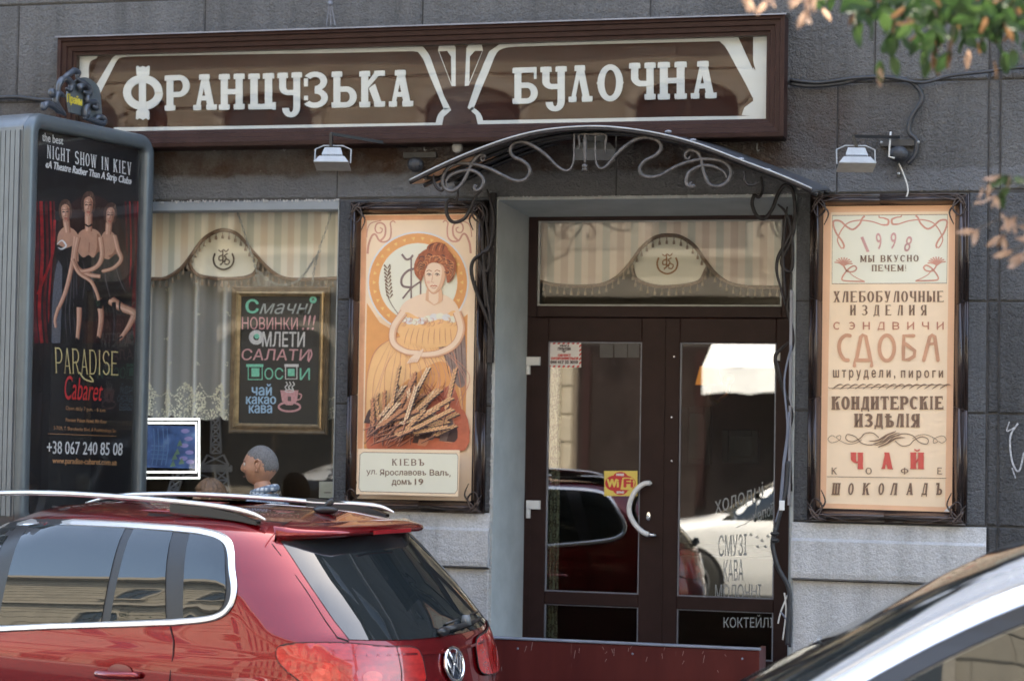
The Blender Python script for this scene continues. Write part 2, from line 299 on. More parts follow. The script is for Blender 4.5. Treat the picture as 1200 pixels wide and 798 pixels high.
# glyphs: polygons in a unit box; T stem width, t bar height, S serif height, E serif overhang
def glyph(ch, T=.24, t=.13, S=.09, E=.07, notch=False):
    out = []
    def R(x0, x1, y0, y1): out.append([(x0, y0), (x1, y0), (x1, y1), (x0, y1)])
    def serif(xc, y, up, wdt=None):
        if S <= 0: return
        h = (wdt or T)/2+E
        if not notch: R(xc-h, xc+h, *((y-S, y) if up else (y, y+S))); return
        k = S*.28
        if up: out.append([(xc-h, y-S), (xc+h, y-S), (xc+h, y-k), (xc+h*.9, y), (xc+h*.35, y-k*.6), (xc, y), (xc-h*.35, y-k*.6), (xc-h*.9, y), (xc-h, y-k)])
        else: out.append([(xc-h, y+S), (xc-h, y+k), (xc-h*.9, y), (xc-h*.35, y+k*.6), (xc, y), (xc+h*.35, y+k*.6), (xc+h*.9, y), (xc+h, y+k), (xc+h, y+S)])
    def V(xc, y0=0, y1=1, a=True, b=True, wd=None):
        wd = wd or T; R(xc-wd/2, xc+wd/2, y0, y1)
        if a: serif(xc, y1, True, wd)
        if b: serif(xc, y0, False, wd)
    def arc(cx, cy, rx, ry, a0, a1, tx=None, ty=None, n=14):
        tx = tx or T; ty = ty or t; P = []; Q = []
        for i in range(n+1):
            a = math.radians(a0+(a1-a0)*i/n); P.append((cx+rx*math.cos(a), cy+ry*math.sin(a))); Q.append((cx+(rx-tx)*math.cos(a), cy+(ry-ty)*math.sin(a)))
        for i in range(n): out.append([P[i], P[i+1], Q[i+1], Q[i]])
    def D(x0, y0, x1, y1, wd=None):
        wd = (wd or T)/2; out.append([(x0-wd, y0), (x0+wd, y0), (x1+wd, y1), (x1-wd, y1)])
    def bowl(x0, x1, y0, y1):
        ry = (y1-y0)/2; rx = min((x1-x0)*.55, ry*1.2+.1); xm = x1-rx; R(x0, xm+.01, y1-t, y1); R(x0, xm+.01, y0, y0+t); arc(xm, (y0+y1)/2, rx, ry, -90, 90)
    L = E+T/2; Rr = 1-L; th = T*.6
    if ch in 'АA': D(L, 0, .5, 1, th); D(Rr, 0, .5, 1, T); R(.3, .72, .27, .27+t*.9); serif(L, 0, False, th); serif(Rr, 0, False); (serif(.5, 1, True) if notch else None)
    elif ch == 'Б': V(L); R(L, .95, 1-t, 1); R(.95-t*.7, .95, 1-t-S*1.2, 1); bowl(L, 1, 0, .58)
    elif ch in 'ВB': V(L); bowl(L, .95, .5-t/2, 1); bowl(L, 1, 0, .5+t/2)
    elif ch in 'РP': V(L); bowl(L, 1, .38, 1)
    elif ch == 'Ь': V(L); bowl(L, 1, 0, .58)
    elif ch in 'ЪѢ':
        V(.36, a=ch == 'Ѣ'); bowl(.36, 1, 0, .52)
        if ch == 'Ъ': R(.02, .36, 1-t, 1); R(.02, .02+t*.6, 1-t-S, 1)
        else: R(.05, .75, .70, .70+t)
    elif ch == 'Ы': V(L*.8, wd=T*.8); bowl(L*.8, .62, 0, .56); V(.86, wd=T*.8)
    elif ch in 'ЕE': V(L); R(L, .92, 1-t, 1); R(L, 1, 0, t); R(L, .74, .5-t/2, .5+t/2); R(.92-t*.6, .92, 1-t-S*1.3, 1); R(1-t*.6, 1, 0, t+S*1.3)
    elif ch == 'Г': V(L); R(L, .95, 1-t, 1)
    elif ch in 'ІI': V(.5)
    elif ch in 'ИЙ':
        V(L, wd=T); V(Rr, wd=T); out.append([(L, .12), (L, .30), (Rr, .88), (Rr, .70)])
        if ch == 'Й': arc(.5, 1.2, .22, .14, 180, 360, .1, .08, 6)
    elif ch == 'N': V(L, b=True, wd=th); V(Rr, wd=th, b=False); out.append([(L-th/2, 1), (L+T*.7, 1), (Rr+th/2, 0), (Rr-T*.5, 0)])
    elif ch in 'НH': V(L); V(Rr); R(L, Rr, .5-t/2, .5+t/2)
    elif ch == 'П': V(L); V(Rr); R(L, Rr, 1-t, 1)
    elif ch in 'ШЩ': w3 = T*.8; V(L*.8, wd=w3); V(.5, wd=w3); V(1-L*.8, wd=w3); R(L*.8, 1-L*.8, 0, t)
    elif ch == 'Ц': V(L); V(Rr-.04); R(L, 1, 0, t); R(1-t*.7, 1.02, -.02, t*1.3)
    elif ch == 'Ч': V(Rr); V(L, .55, 1, b=False); arc(.5-.02, .62, .5-.02-E, .26, 180, 270); R(.46, Rr, .36, .36+t)
    elif ch in 'УY':
        if notch:
            V(L, .58, 1, b=False); arc(L-T/2+.38, .60, .38, .24, 180, 270); R(.40, Rr, .36, .36+t)
            V(Rr, .0, 1, b=False); arc(Rr+T/2-.36, .0, .36, .27, 180, 360); 
        else: D(.5, .32, L, 1, T); D(.42, 0, Rr, 1, th); serif(L, 1, True); serif(Rr, 1, True, th); arc(.3, .1, .2, .12, 180, 330, .12, .08, 6)
    elif ch in 'КK':
        V(L); out.append([(L, .42), (L, .42+t*1.2), (Rr-T/2, 1), (Rr+T/2, 1)]); out.append([(L+T*.6, .52), (L+T*1.5, .64), (Rr+T/2, 0), (Rr-T/2, 0)]); serif(Rr, 1, True); serif(Rr, 0, False)
    elif ch in 'ХX': D(Rr, 0, L, 1, T); D(L, 0, Rr, 1, th); [serif(a, b, b == 1) for a in (L, Rr) for b in (0, 1)]
    elif ch == 'Л': D(L, 0, .5 if notch else .45, 1, th); (D(Rr, 0, .5, 1, T) if notch else V(Rr, a=False)); serif(L, 0, False, th); (serif(.5, 1, True), serif(Rr, 0, False)) if notch else R(.36, Rr, 1-t, 1)
    elif ch == 'Д': D(L+.04, t, .42, 1, th); V(Rr-.02, a=False, b=False); R(.34, Rr, 1-t, 1); R(.02, .98, 0, t); R(.02, .02+th*.8, -.14, t); R(.98-th*.8, .98, -.14, t)
    elif ch in 'МM': V(L*.8, wd=th); V(1-L*.8, wd=T*.9); D(.5, .12, L*.8, 1, T*.8); D(.5, .12, 1-L*.8, 1, th*.8)
    elif ch in 'ТT': V(.5, a=False); R(.03, .97, 1-t, 1); R(.03, .03+t*.6, 1-t-S*1.4, 1); R(.97-t*.6, .97, 1-t-S*1.4, 1)
    elif ch in 'ОO0':
        arc(.5, .5, .5, .5, 0, 360, n=26)
        if notch: out.append([(-.03, .5), (.05, .58), (.05, .42)]); out.append([(1.03, .5), (.95, .58), (.95, .42)])
    elif ch in 'СC': arc(.52, .5, .52, .5, 48, 312, n=22); R(.80, .80+t*.7, .70, .93)
    elif ch == 'G': arc(.52, .5, .52, .5, 48, 320, n=22); V(.84, 0.02, .48, b=False, wd=T*.8)
    elif ch == 'Э': arc(.48, .5, .52, .5, -132, 132, n=22); R(.35, .9, .5-t/2, .5+t/2)
    elif ch == 'З': arc(.44, .73, .50, .27, -90, 145); arc(.44, .27, .54, .27, -145, 90); (R(.0, .16, .60, .82), R(.0, .16, .22, .34)) if notch else R(.3, .5, .46, .54)
    elif ch == 'Ф':
        arc(.5, .5, .5, .34, 0, 360, n=28, tx=T*.95, ty=t*1.1); V(.5, -.0, 1.0, wd=T*.85)
    elif ch == 'Я': V(Rr); R(1-.5, Rr, 1-t, 1); arc(.45, .70, .42, .30, 90, 270); R(.45, Rr, .40, .40+t); D(L, 0, .55, .45, T*.9); serif(L, 0, False)
    elif ch == 'D': V(L); bowl(L, 1, 0, 1)
    elif ch == 'R': V(L); bowl(L, .95, .42, 1); D(Rr, 0, .48, .5, T*.9)
    elif ch == 'S': arc(.5, .73, .46, .27, 20, 270); arc(.5, .27, .48, .27, -160, 90)
    elif ch == 'W': D(.3, 0, .1, 1, T*.7); D(.3, 0, .5, 1, th*.6); D(.7, 0, .5, 1, T*.7); D(.7, 0, .9, 1, th*.6); serif(.1, 1, True, T*.6); serif(.9, 1, True, T*.5)
    elif ch == 'V': D(.5, 0, L, 1, T); D(.5, 0, Rr, 1, th); serif(L, 1, True); serif(Rr, 1, True, th)
    elif ch == '!': R(.35, .65, .3, 1); R(.35, .65, 0, .16)
    elif ch == '1': V(.5, a=False); D(.25, .72, .5, 1, th)
    return out
def bil(q, u, v):
    """q = TL, TR, BR, BL in image measure; u right, v up"""
    TL, TR, BR, BL = q
    return ((TL[0]*(1-u)+TR[0]*u)*v+(BL[0]*(1-u)+BR[0]*u)*(1-v), (TL[1]*(1-u)+TR[1]*u)*v+(BL[1]*(1-u)+BR[1]*u)*(1-v))
def rectq(x0, y0, x1, y1, sk=0): return ((x0, y0), (x1, y0+sk), (x1, y1+sk), (x0, y1))
WID = {'І': .5, 'I': .5, '!': .35, 'М': 1.25, 'M': 1.25, 'Ш': 1.3, 'Ы': 1.25, 'W': 1.4, ' ': .6, '1': .5, 'Ф': 1.15, 'Ъ': 1.1, 'Ѣ': 1.1}
def text_serif(A, s, q, m, gap=.25, **k):
    tot = sum(WID.get(c, 1)+gap for c in s)-gap; x = 0; A.layer += 1
    base = A.layer
    for c in s:
        w_ = WID.get(c, 1); kk = dict(k)
        if c in 'ІI!1' : kk['T'] = min(.5, k.get('T', .24)*2); kk['E'] = k.get('E', .07)*1.6
        for i, pl in enumerate(glyph(c, **kk) if c != ' ' else []):
            A.layer = base + .12*(i % 6)
            pts = [bil(q, (x+px*w_)/tot, py) for px, py in pl]; A.use(m); V = [A.P(p) for p in pts]
            A.mb.add(V, [tuple(t_) for t_ in tessellate_polygon([[Vector((p[0], -p[1], 0)) for p in pts]])] if len(pts) > 4 else [tuple(range(len(pts)))])
        x += w_+gap
    A.layer = base+1
_tc = {}
def text_mesh(s, bold=0, shear=0, space=1.0):
    key = (s, bold, shear, space)
    if key in _tc: return _tc[key]
    c = bpy.data.curves.new('lettering', 'FONT'); c.body = s; c.offset = bold; c.shear = shear; c.space_character = space; c.resolution_u = 3
    o = bpy.data.objects.new('lettering', c); COL.objects.link(o); dg = bpy.context.evaluated_depsgraph_get(); dg.update()
    me = o.evaluated_get(dg).to_mesh(); V = [v.co.copy() for v in me.vertices]; Fc = [tuple(p.vertices) for p in me.polygons]
    o.evaluated_get(dg).to_mesh_clear(); bpy.data.objects.remove(o); bpy.data.curves.remove(c)
    xs = [v.x for v in V]; ys = [v.y for v in V]; x0, x1, y0, y1 = min(xs), max(xs), min(ys), max(ys)
    r = ([((v.x-x0)/(x1-x0), (v.y-y0)/(y1-y0)) for v in V], Fc); _tc[key] = r; return r
def text_sans(A, s, q, m, bold=0, shear=0, space=1.0):
    V, Fc = text_mesh(s, min(bold, 0) if bold < -.011 else 0, shear, space); A.use(m)
    k = bold*18
    for dx, dy in (((0, 0),) if bold <= 0 else ((-k, 0), (k, 0), (0, -k*.7), (0, k*.7))):
        A.layer += 1; A.mb.add([A.P((lambda r_: (r_[0]+dx, r_[1]+dy))(bil(q, *p))) for p in V], Fc)
# ================================================================== SETTING
def sheet(name, x0, x1, y0, y1, z, m):
    o = meshobj(name, [(x0, y0, z), (x1, y0, z), (x1, y1, z), (x0, y1, z)], [(0, 1, 2, 3)], m); return tag(o, kind='structure')
M_asph = mat('asphalt', (.055, .055, .058), .85, var=.25, vs=3, bmp=.5, bs=150, bd=.01)
M_pave = mat('paving', (.22, .21, .20), .85, var=.2, vs=2, bmp=.3, bs=60)
sheet('ground', -300, 300, -300, 300, -.126, mat('far_ground', (.12, .12, .11), .9))
sheet('street', -60, 60, -17.5, -.95, -.12, M_asph)
tag(boxobj('pavement', -60, 60, -.82, 6, -.2, 0, M_pave), kind='structure')
tag(boxobj('far_pavement', -60, 60, -23, -17.7, -.2, 0, M_pave), kind='structure')
kb = MB()
for k in range(60): kb.bevbox(-30+k, -29.01+k, -.95, -.82, -.2, .005, .015)
o = kb.build('kerb', mat('kerb_granite', (.3, .29, .28), .8, bmp=.3)); tag(o, kind='structure')

# ================================================================== BAKERY BUILDING
bld = thing('bakery_building', 'grey rough-rendered building with incised stone joints that houses the bakery', 'building', (0, 0, 0))
WX0, WX1 = -4.4, -1.18       # display window
DX0, DX1 = -.11, 1.77        # door opening
OT = 3.385                   # top of both openings
H = 13.6
core = MB()
for (x0, x1, z0, z1) in ((-14, WX0, 0, OT), (WX1, DX0-.02, 0, OT), (DX1+.02, 16, 0, OT), (-14, 16, OT+.004, H)):
    core.box(x0, x1, .012, .36, z0, z1)
core.box(WX0, WX1, .012, .36, 0, .95)
core.build('wall', M_joint, bld)
# rendered blocks between the incised joints
rows = [3.42+.665*k for k in range(0, 5)]
JX = {0: [-13.9, -8.2, -5.5, -4.05, -2.62, -1.36, -.12, 1.95, 2.95, 4.4, 5.8, 15], 1: None}
j1 = [at(q_, 15, 0).x for q_ in (240, 495, 762, 1026)]
g = .0042
def block(x0, x1, z0, z1, m, parent=bld, y=0.0, b=.008):
    o = boxobj('stone_block', x0+g, x1-g, y+random.uniform(-.0015, .0015), .02, z0+g, z1-g, m, parent, b); return o
jx0 = [-13.9, -10, -6.6, -5.2, -3.9, at(400, 200, 0).x-.03, at(722, 200, 0).x, at(981, 170, 0).x]
for k, z in enumerate(rows):
    if k == 0: xs = jx0 + [2.935]
    else:
        off = 0 if k % 2 else -.66
        xs = [-13.9, -10] + [j1[0]-1.36*3+off, j1[0]-1.36*2+off, j1[0]-1.36+off, j1[0]+off, j1[1]+off, j1[2]+off, j1[3]+off] + [2.935]
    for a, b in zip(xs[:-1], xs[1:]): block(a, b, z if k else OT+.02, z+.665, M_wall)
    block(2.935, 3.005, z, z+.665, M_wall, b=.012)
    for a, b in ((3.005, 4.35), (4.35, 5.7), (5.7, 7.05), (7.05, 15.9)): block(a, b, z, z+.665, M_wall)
# piers beside the openings
for k in range(3):
    z0, z1 = 1.40+.673*k, 1.40+.673*(k+1)
    if k == 2: z1 = OT+.018
    block(WX1, DX0-.012, z0, z1, M_pier); block(DX1+.012, 2.935, z0, z1, M_pier)
    block(2.935, 3.005, z0, z1, M_wallr, b=.012); block(-5.9, WX0, z0, z1, M_wallr)
    for a, b in ((3.005, 4.4), (4.4, 5.8), (5.8, 7.2), (7.2, 15.9)): block(a, b, z0, z1, M_wallr)
    block(-13.9, -5.9, z0, z1, M_wallr)
# plinth: sloped cap, projecting band and base blocks
def plinth(x0, x1):
    mb = MB(); prof = [(.02, 1.395), (-.015, 1.392), (-.030, 1.30), (-.055, 1.285), (-.055, 1.09), (-.050, 1.06), (.0, 1.045), (.02, 1.045)]
    vs = [(x0, y, z) for y, z in prof] + [(x1, y, z) for y, z in prof]; n = len(prof)
    mb.add(vs, [(i, (i+1) % n, (i+1) % n+n, i+n) for i in range(n)] + [tuple(range(n)), tuple(range(n, 2*n))])
    mb.build('plinth_band', M_plinth, bld)
    boxobj('plinth_block', x0+.004, x1-.004, -.012, .02, .52, 1.04, M_plinth, bld, .008)
    boxobj('plinth_block', x0+.004, x1-.004, -.03, .02, 0.0, .51, M_plinth, bld, .008)
plinth(WX1+.002, DX0-.014); plinth(DX1+.014, 2.94); plinth(-6.5, WX0-.01)
for z0, z1 in ((.02, .70), (.70, 1.40)):
    block(2.942, 3.005, z0, z1, M_wallr, b=.012)
    for a, b in ((3.005, 4.4), (4.4, 5.8), (5.8, 7.2), (7.2, 15.9)): block(a, b, z0, z1, M_wallr)
# upper storeys above the picture
for k in range(6): boxobj('cornice' if k == 5 else 'string_course', -14, 16, -.12-(k == 5)*.3, .01, 6.0+k*1.5, 6.16+k*1.5, M_plinth, bld) if k in (0, 5) else None
for k in range(7):
    for zz in (7.2, 10.4):
        x0 = -10+k*3.6
        wn = boxobj('upper_window', x0, x0+1.3, -.05, -.002, zz, zz+2.0, M_plinth, bld)
        boxobj('pane', x0+.12, x0+1.18, -.062, -.052, zz+.12, zz+1.88, mat('dark_pane', (.02, .025, .03), .08), wn)
bx = MB(); bx.box(-14, 16, 6.2, 6.5, 0, H); bx.box(-14, 16, .0, 6.5, H, H+.3); bx.box(-14, -13.7, .36, 6.2, 0, H); bx.box(15.7, 16, .36, 6.2, 0, H); bx.build('rear_walls', M_joint, bld)
# door reveal: splayed jambs and sloping head
RY = .60; FX0, FX1 = -.050, 1.695; FT = 3.335
rv = MB()
rv.add([(DX0, -.002, 0), (FX0, RY, 0), (FX0, RY, FT), (DX0, -.002, OT)], [(0, 1, 2, 3)])
rv.add([(DX1, -.002, 0), (FX1, RY, 0), (FX1, RY, FT), (DX1, -.002, OT)], [(3, 2, 1, 0)])
rv.add([(DX0, -.002, OT), (DX1, -.002, OT), (FX1, RY, FT), (FX0, RY, FT)], [(0, 1, 2, 3)])
rv.add([(DX0-.02, -.002, 0), (DX0, -.002, 0), (DX0, -.002, OT), (DX0-.02, -.002, OT+.02)], [(0, 1, 2, 3)])
rv.add([(DX1, -.002, 0), (DX1+.02, -.002, 0), (DX1+.02, -.002, OT+.02), (DX1, -.002, OT)], [(0, 1, 2, 3)])
rv.add([(DX0-.02, -.002, OT+.02), (DX0, -.002, OT), (DX1, -.002, OT), (DX1+.02, -.002, OT+.02)], [(0, 1, 2, 3)])
rv.build('door_reveal', M_jamb, bld, fix=False)
# ragged pale render edge along the opening arrises
ed = MB(); r_ = random.Random(3)
def ragged(p0, p1, wd, n):
    p0, p1 = Vector(p0), Vector(p1)
    for k in range(n):
        t = r_.random(); c = p0.lerp(p1, t) + Vector((r_.uniform(-wd, wd), -.004, r_.uniform(-wd, wd))); s = r_.uniform(.002, .007)
        ed.ball(c, s, 5, 4, (1, .6, 1.2))
ragged((DX0-.012, 0, .7), (DX0-.012, 0, OT), .008, 520); ragged((DX0, 0, OT+.012), (DX1, 0, OT+.012), .008, 330); ragged((WX0, 0, OT+.012), (WX1, 0, OT+.012), .006, 330)
ragged((DX1+.012, 0, .8), (DX1+.012, 0, OT), .004, 90)
tag(ed.build('crumbled_render_edge', mat('pale_render', (.42, .42, .42), .9), bld, smooth=False), kind='stuff')
boxobj('door_step', -.1, 1.76, -.3, .66, 0.0, .18, M_plinth, bld, .01)

# ---- door set
def rect_frame(mb, x0, x1, z0, z1, wl, wr, wt, wb, y0, y1, b=.004):
    mb.bevbox(x0, x0+wl, y0, y1, z0, z1, b); mb.bevbox(x1-wr, x1, y0, y1, z0, z1, b)
    mb.bevbox(x0+wl, x1-wr, y0+.0015, y1, z1-wt, z1, b); mb.bevbox(x0+wl, x1-wr, y0+.0015, y1, z0, z0+wb, b)
DY = RY+.0
xq = lambda px, py=560: at(px, py, DY).x
zq = lambda py, px=760: at(px, py, DY).z
fr = MB(); TZ = zq(372)                       # underside of the transom light frame
fr.box(FX0-.01, FX0+.045, DY-.005, DY+.09, .18, FT+.01); fr.box(FX1-.045, FX1+.01, DY-.005, DY+.09, .18, FT+.01)
fr.box(FX0+.045, FX1-.045, DY-.003, DY+.09, TZ-.0, TZ+.035)
fr.build('door_frame', M_brown, bld)
TB = zq(359, 780)
tr = MB(); rect_frame(tr, FX0+.0, FX1-.0, TZ+.0, FT+.008, .062, .062, .034, TB-TZ, DY-.012, DY+.05)
trf = tr.build('transom_window', M_brown, bld)
bd_ = MB(); bx0, bx1, bz0, bz1 = FX0+.062, FX1-.062, TB, FT-.026
rect_frame(bd_, bx0, bx1, bz0, bz1, .012, .012, .008, .012, DY+.004, DY+.03, .002); bd_.build('glazing_bead', mat('white_bead', (.42, .42, .41), .5), trf)
boxobj('pane', bx0+.002, bx1-.002, DY+.02, DY+.026, bz0+.002, bz1-.002, M_glass, trf)
DB = .19
xm = at(776, 560, DY).x
z_g1t, z_g1b, z_g2t = zq(401), zq(697), zq(712)
def leaf(x0, x1, gx0, gx1, mirror):
    mb = MB(); zt = TZ-.004; y0, y1 = DY-.004, DY+.05
    mb.bevbox(x0, gx0, y0, y1, DB, zt, .005); mb.bevbox(gx1, x1, y0, y1, DB, zt, .005)
    mb.bevbox(gx0, gx1, y0+.001, y1, z_g1t, zt, .005); mb.bevbox(gx0, gx1, y0+.001, y1, z_g2t, z_g1b, .005); mb.bevbox(gx0, gx1, y0+.001, y1, DB, DB+.28, .005)
    o = mb.build('door_leaf', M_brown, bld)
    for a, b in ((z_g1b, z_g1t), (DB+.28, z_g2t)):
        bb = MB(); rect_frame(bb, gx0-.001, gx1+.001, a-.001, b+.001, .010, .010, .008, .008, y0+.012, y1-.01, .002); bb.build('glazing_bead', M_lead, o)
        boxobj('glass', gx0, gx1, DY+.02, DY+.026, a, b, M_glass2, o)
    return o
lf = leaf(FX0+.012, xm-.003, at(640, 560, DY).x, at(750, 560, DY).x, False)
rt = leaf(xm+.003, FX1-.012, at(795, 560, DY).x, at(908, 560, DY).x, True)
boxobj('astragal', xm-.010, xm+.010, DY-.012, DY-.004, DB, TZ-.01, M_brown, lf)
for py in (422, 590):
    c = at(620, py, DY-.02); hb = MB(); hb.bevbox(c.x-.018, c.x+.075, DY-.035, DY-.004, c.z-.035, c.z+.022, .004); hb.bevbox(c.x-.018, c.x+.008, DY-.03, DY-.0, c.z-.095, c.z-.035, .004)
    hb.build('hinge', M_white, lf)
hp = [at(px, py, DY-.055) for px, py in catmull([(762, 566), (754, 567), (744, 576), (738, 590), (738, 602), (744, 614), (753, 623), (760, 626)], 4)]
hb = MB(); hb.tube(hp, .0165, 12); hb.tube([at(762, 566, DY-.055), at(762, 566, DY)], .012, 8); hb.build('pull_handle', M_white, lf, smooth=True)
hk = MB(); hk.tube([at(758, 626, DY-.055), at(769, 627, DY-.05)], [.012, .010], 8); hk.tube([at(766, 626, DY-.05), at(766, 626, DY)], .009, 8); hk.build('handle_ferrule', M_chrome, lf, smooth=True)
lk = MB(); c = at(760, 605, DY); lk.ball(c, .022, 12, 8, (.8, .3, 1.7)); lk.tube([c+Vector((0, -.02, -.008)), c+Vector((0, -.035, -.008))], .011, 10); lk.box(c.x-.003, c.x+.003, c.y-.045, c.y-.03, c.z-.02, c.z+.005)
lk.build('lock_escutcheon', M_chrome, lf, smooth=True)
for px, py in ((787, 489), (787, 540), (790, 418)):
    sc_ = MB(); c = at(px, py, DY-.006); sc_.ball(c, .008, 8, 6, (1, .5, 1)); sc_.build('screw_head', M_chrome, rt, smooth=True)
wv = MB(); c = at(911, 418, DY-.006); wv.bevbox(c.x-.018, c.x+.018, DY-.012, DY-.004, c.z-.025, c.z+.025, .003); wv.build('wall_plate', M_white, rt)
# stickers
Pn = (0, -1, 0)
M_sw = mat('sticker_white', (.72, .70, .70), .5, var=.03); M_red = mat('sticker_red', (.55, .03, .035), .5, var=.05); M_yel = mat('sticker_yellow', (.75, .58, .13), .5, var=.05)
M_ink = mat('dark_ink', (.09, .06, .07), .6); M_greyst = mat('faded_grey_sticker', (.055, .052, .055), .5)
A = Art((0, DY+.018, 0), Pn)
A.quad(642, 401, 681, 430.5, M_sw)
for k in range(7):
    for yy in (401.2, 428.3): A.poly([(643+k*5.6, yy), (646+k*5.6, yy), (644.6+k*5.6, yy+2.2), (641.8+k*5.6, yy+2.2)], M_red, 1)
for k in range(5):
    for xx in (642, 678.8): A.poly([(xx, 405+k*5), (xx+2.2, 403+k*5), (xx+2.2, 405.6+k*5), (xx, 407.6+k*5)], M_red, 1)
text_sans(A, 'УВАГА', rectq(656, 404.2, 667, 406), M_ink, .02); text_sans(A, 'ПУЛЬТОВА', rectq(654, 407, 669, 410.4), M_ink, .02)
A.poly([(658, 411), (664, 411), (661, 413.4)], M_ink)
text_sans(A, "ОБ'ЄКТ", rectq(654, 415, 669, 417.6), M_red, .02); text_sans(A, 'ОХОРОНЯЄТЬСЯ', rectq(646, 418.6, 677.5, 421.4), M_red, .02); text_sans(A, '044 417 32 3010', rectq(645.5, 422.6, 677, 426), M_ink, .02)
A.build('warning_sticker', lf)
A = Art((0, DY+.018, 0), Pn)
for x0, x1 in ((703, 718.5), (720, 735), (736, 749)): A.quad(x0, 403, x1, 419, M_greyst)
A.build('faded_sticker', lf)
A = Art((0, DY-.0045, 0), Pn, .0004); A.o = Vector((0, DY+.016, 0))
A.quad(708, 551.5, 747, 581, M_yel)
lob = lambda cx, cy, rx, ry, m: A.ellipse(cx, cy, rx, ry, m, 24)
lob(719.5, 566, 10.5, 9, M_red); lob(733, 566, 12, 9, M_red); lob(727, 560, 9, 7.4, M_red); lob(727, 572.5, 9, 7.4, M_red)
A.poly([(727, 573.5), (729.5, 559.5), (741, 559.5), (744, 564), (743, 570), (739, 574)], M_yel)
text_sans(A, 'Wi', rectq(711.6, 561.3, 724.6, 570.6), M_yel, .04); text_sans(A, 'Fi', rectq(731.5, 561.3, 741.5, 570.6), M_red, .05)
text_sans(A, 'FREE', rectq(722.6, 555, 731, 557.2), M_sw, .03); text_sans(A, 'ZONE', rectq(722.6, 575.6, 731, 577.8), M_sw, .03)
A.build('wifi_sticker', lf)
# drinks lettered by hand on the right leaf
M_chalk = mat('white_glass_marker', (.30, .31, .31), .8, var=.25, vs=60)
A = Art((0, DY+.0185, 0), Pn, .0001)
text_sans(A, 'холодні', ((834, 583), (894, 564), (899, 583), (839, 606)), M_chalk, -.0, .3); text_sans(A, 'напої', ((880, 600), (906, 588), (908, 602), (884, 612)), M_chalk, 0, .3)
A.stroke([(884, 575), (886, 600), (876, 612), (862, 618)], .8, M_chalk)
text_sans(A, 'СМУЗІ', ((842, 627), (875, 625), (875, 651), (842, 652)), M_chalk, 0); text_sans(A, 'КАВА', ((848, 656), (871, 655), (871, 680), (848, 681)), M_chalk, 0)
text_sans(A, 'МОЛОЧНІ', ((838, 684.5), (892, 684), (892, 702), (838, 702)), M_chalk, 0); 
for px, py in ((880, 626), (887, 629), (893, 633), (900, 628), (888, 640), (897, 640)): A.stroke([(px-2, py), (px+2, py+1)], 1.3, M_chalk, False); A.stroke([(px, py-2), (px, py+2)], 1, M_chalk, False)
A.build('drinks_lettering', rt); A = Art((0, DY+.0185, 0), Pn); text_sans(A, 'КОКТЕЙЛІ', ((848, 719.5), (906, 720), (906, 735), (848, 735)), M_chalk, 0); A.build('drinks_lettering', rt)

# ---- display window
WY = .16
dw = MB(); dw.box(WX0+.001, WX1-.001, .0, WY, OT-.0, OT-.004+.001); 
fm = MB(); fz = at(300, 246, WY-.03).z
fm.bevbox(WX0, WX1, -.001, .10, OT-.052, OT+.012, .006); fm.bevbox(WX0, WX1, .035, .14, fz-.010, OT-.050, .006)
win = fm.build('display_window', mat('window_frame_grey', (.23, .26, .29), .5, var=.08), bld)
jb = MB(); jb.box(WX1-.004, WX1+.0, .0, .36, .95, OT); jb.box(WX0-.002, WX0+.004, .0, .36, .95, OT); jb.build('window_reveal', M_jamb, win)
boxobj('window_sill', WX0, WX1, -.06, .3, .93, .97, M_lead, win, .006)
boxobj('window_glass', WX0+.004, WX1-.004, WY, WY+.006, .97, OT-.045, M_glass, win)
boxobj('mullion', -2.92, -2.86, WY-.03, WY+.05, .97, fz-.01, M_lead, win)

# ---- shop interior
def inter(name, x0, x1, y0, y1, z0, z1, m): return tag(boxobj(name, x0, x1, y0, y1, z0, z1, m), kind='structure')
M_int = mat('dark_brown_interior_wall', (.045, .030, .022), .7, var=.35, vs=3)
M_inf = mat('dark_interior_floor', (.05, .035, .025), .4)
inter('interior_floor', -13.6, 15.6, .37, 6.19, .0, .10, M_inf); inter('interior_ceiling', -13.6, 15.6, .37, 6.19, 3.8, 3.9, mat('interior_ceiling_paint', (.2, .18, .15), .8))
inter('interior_wall', -13.6, -.5, 3.2, 3.3, .1, 3.8, M_int); inter('interior_wall', -.5, 5, 3.0, 3.1, .1, 3.8, M_int)
inter('interior_wall', -.62, -.52, .37, 3.2, .1, 3.8, M_int); inter('interior_wall', 2.6, 2.7, .37, 3.0, .1, 3.8, M_int)
lt = thing('wall_lamp', 'small wall lamp with glowing orange shade seen through the right door glass', 'lamp', at(831, 440, 2.9))
c = at(831, 440, 2.8); sh = MB()
sh.tube([c+Vector((0, 0, -.07)), c+Vector((0, 0, .07))], [.105, .07], 16, caps=False)
mt = mat('glowing_orange_shade', (.85, .30, .06), .6, emit=.10); sh.build('lamp_shade', mt, lt, smooth=True)
sh = MB(); sh.tube([c+Vector(v) for v in ((0, 0, -.07), (0, .03, -.16), (.05, .08, -.2), (.12, .12, -.14), (.14, .14, 0))], .012, 8); sh.ball(c+Vector((.13, .14, -.02)), .04); sh.build('lamp_bracket', mat('brass', (.5, .3, .12), .3, metal=1), lt, smooth=True)
def pic(px0, py0, px1, py1, Y, label, fm_, im):
    a, b = at(px0, py0, Y), at(px1, py1, Y); t = thing('picture_frame', label, 'picture', (a.x, Y, b.z))
    mb = MB(); rect_frame(mb, a.x, b.x, b.z, a.z, .05, .05, .05, .05, Y-.03, Y+.04); mb.build('frame', fm_, t)
    boxobj('picture', a.x+.05, b.x-.05, Y, Y+.02, b.z+.05, a.z-.05, im, t)
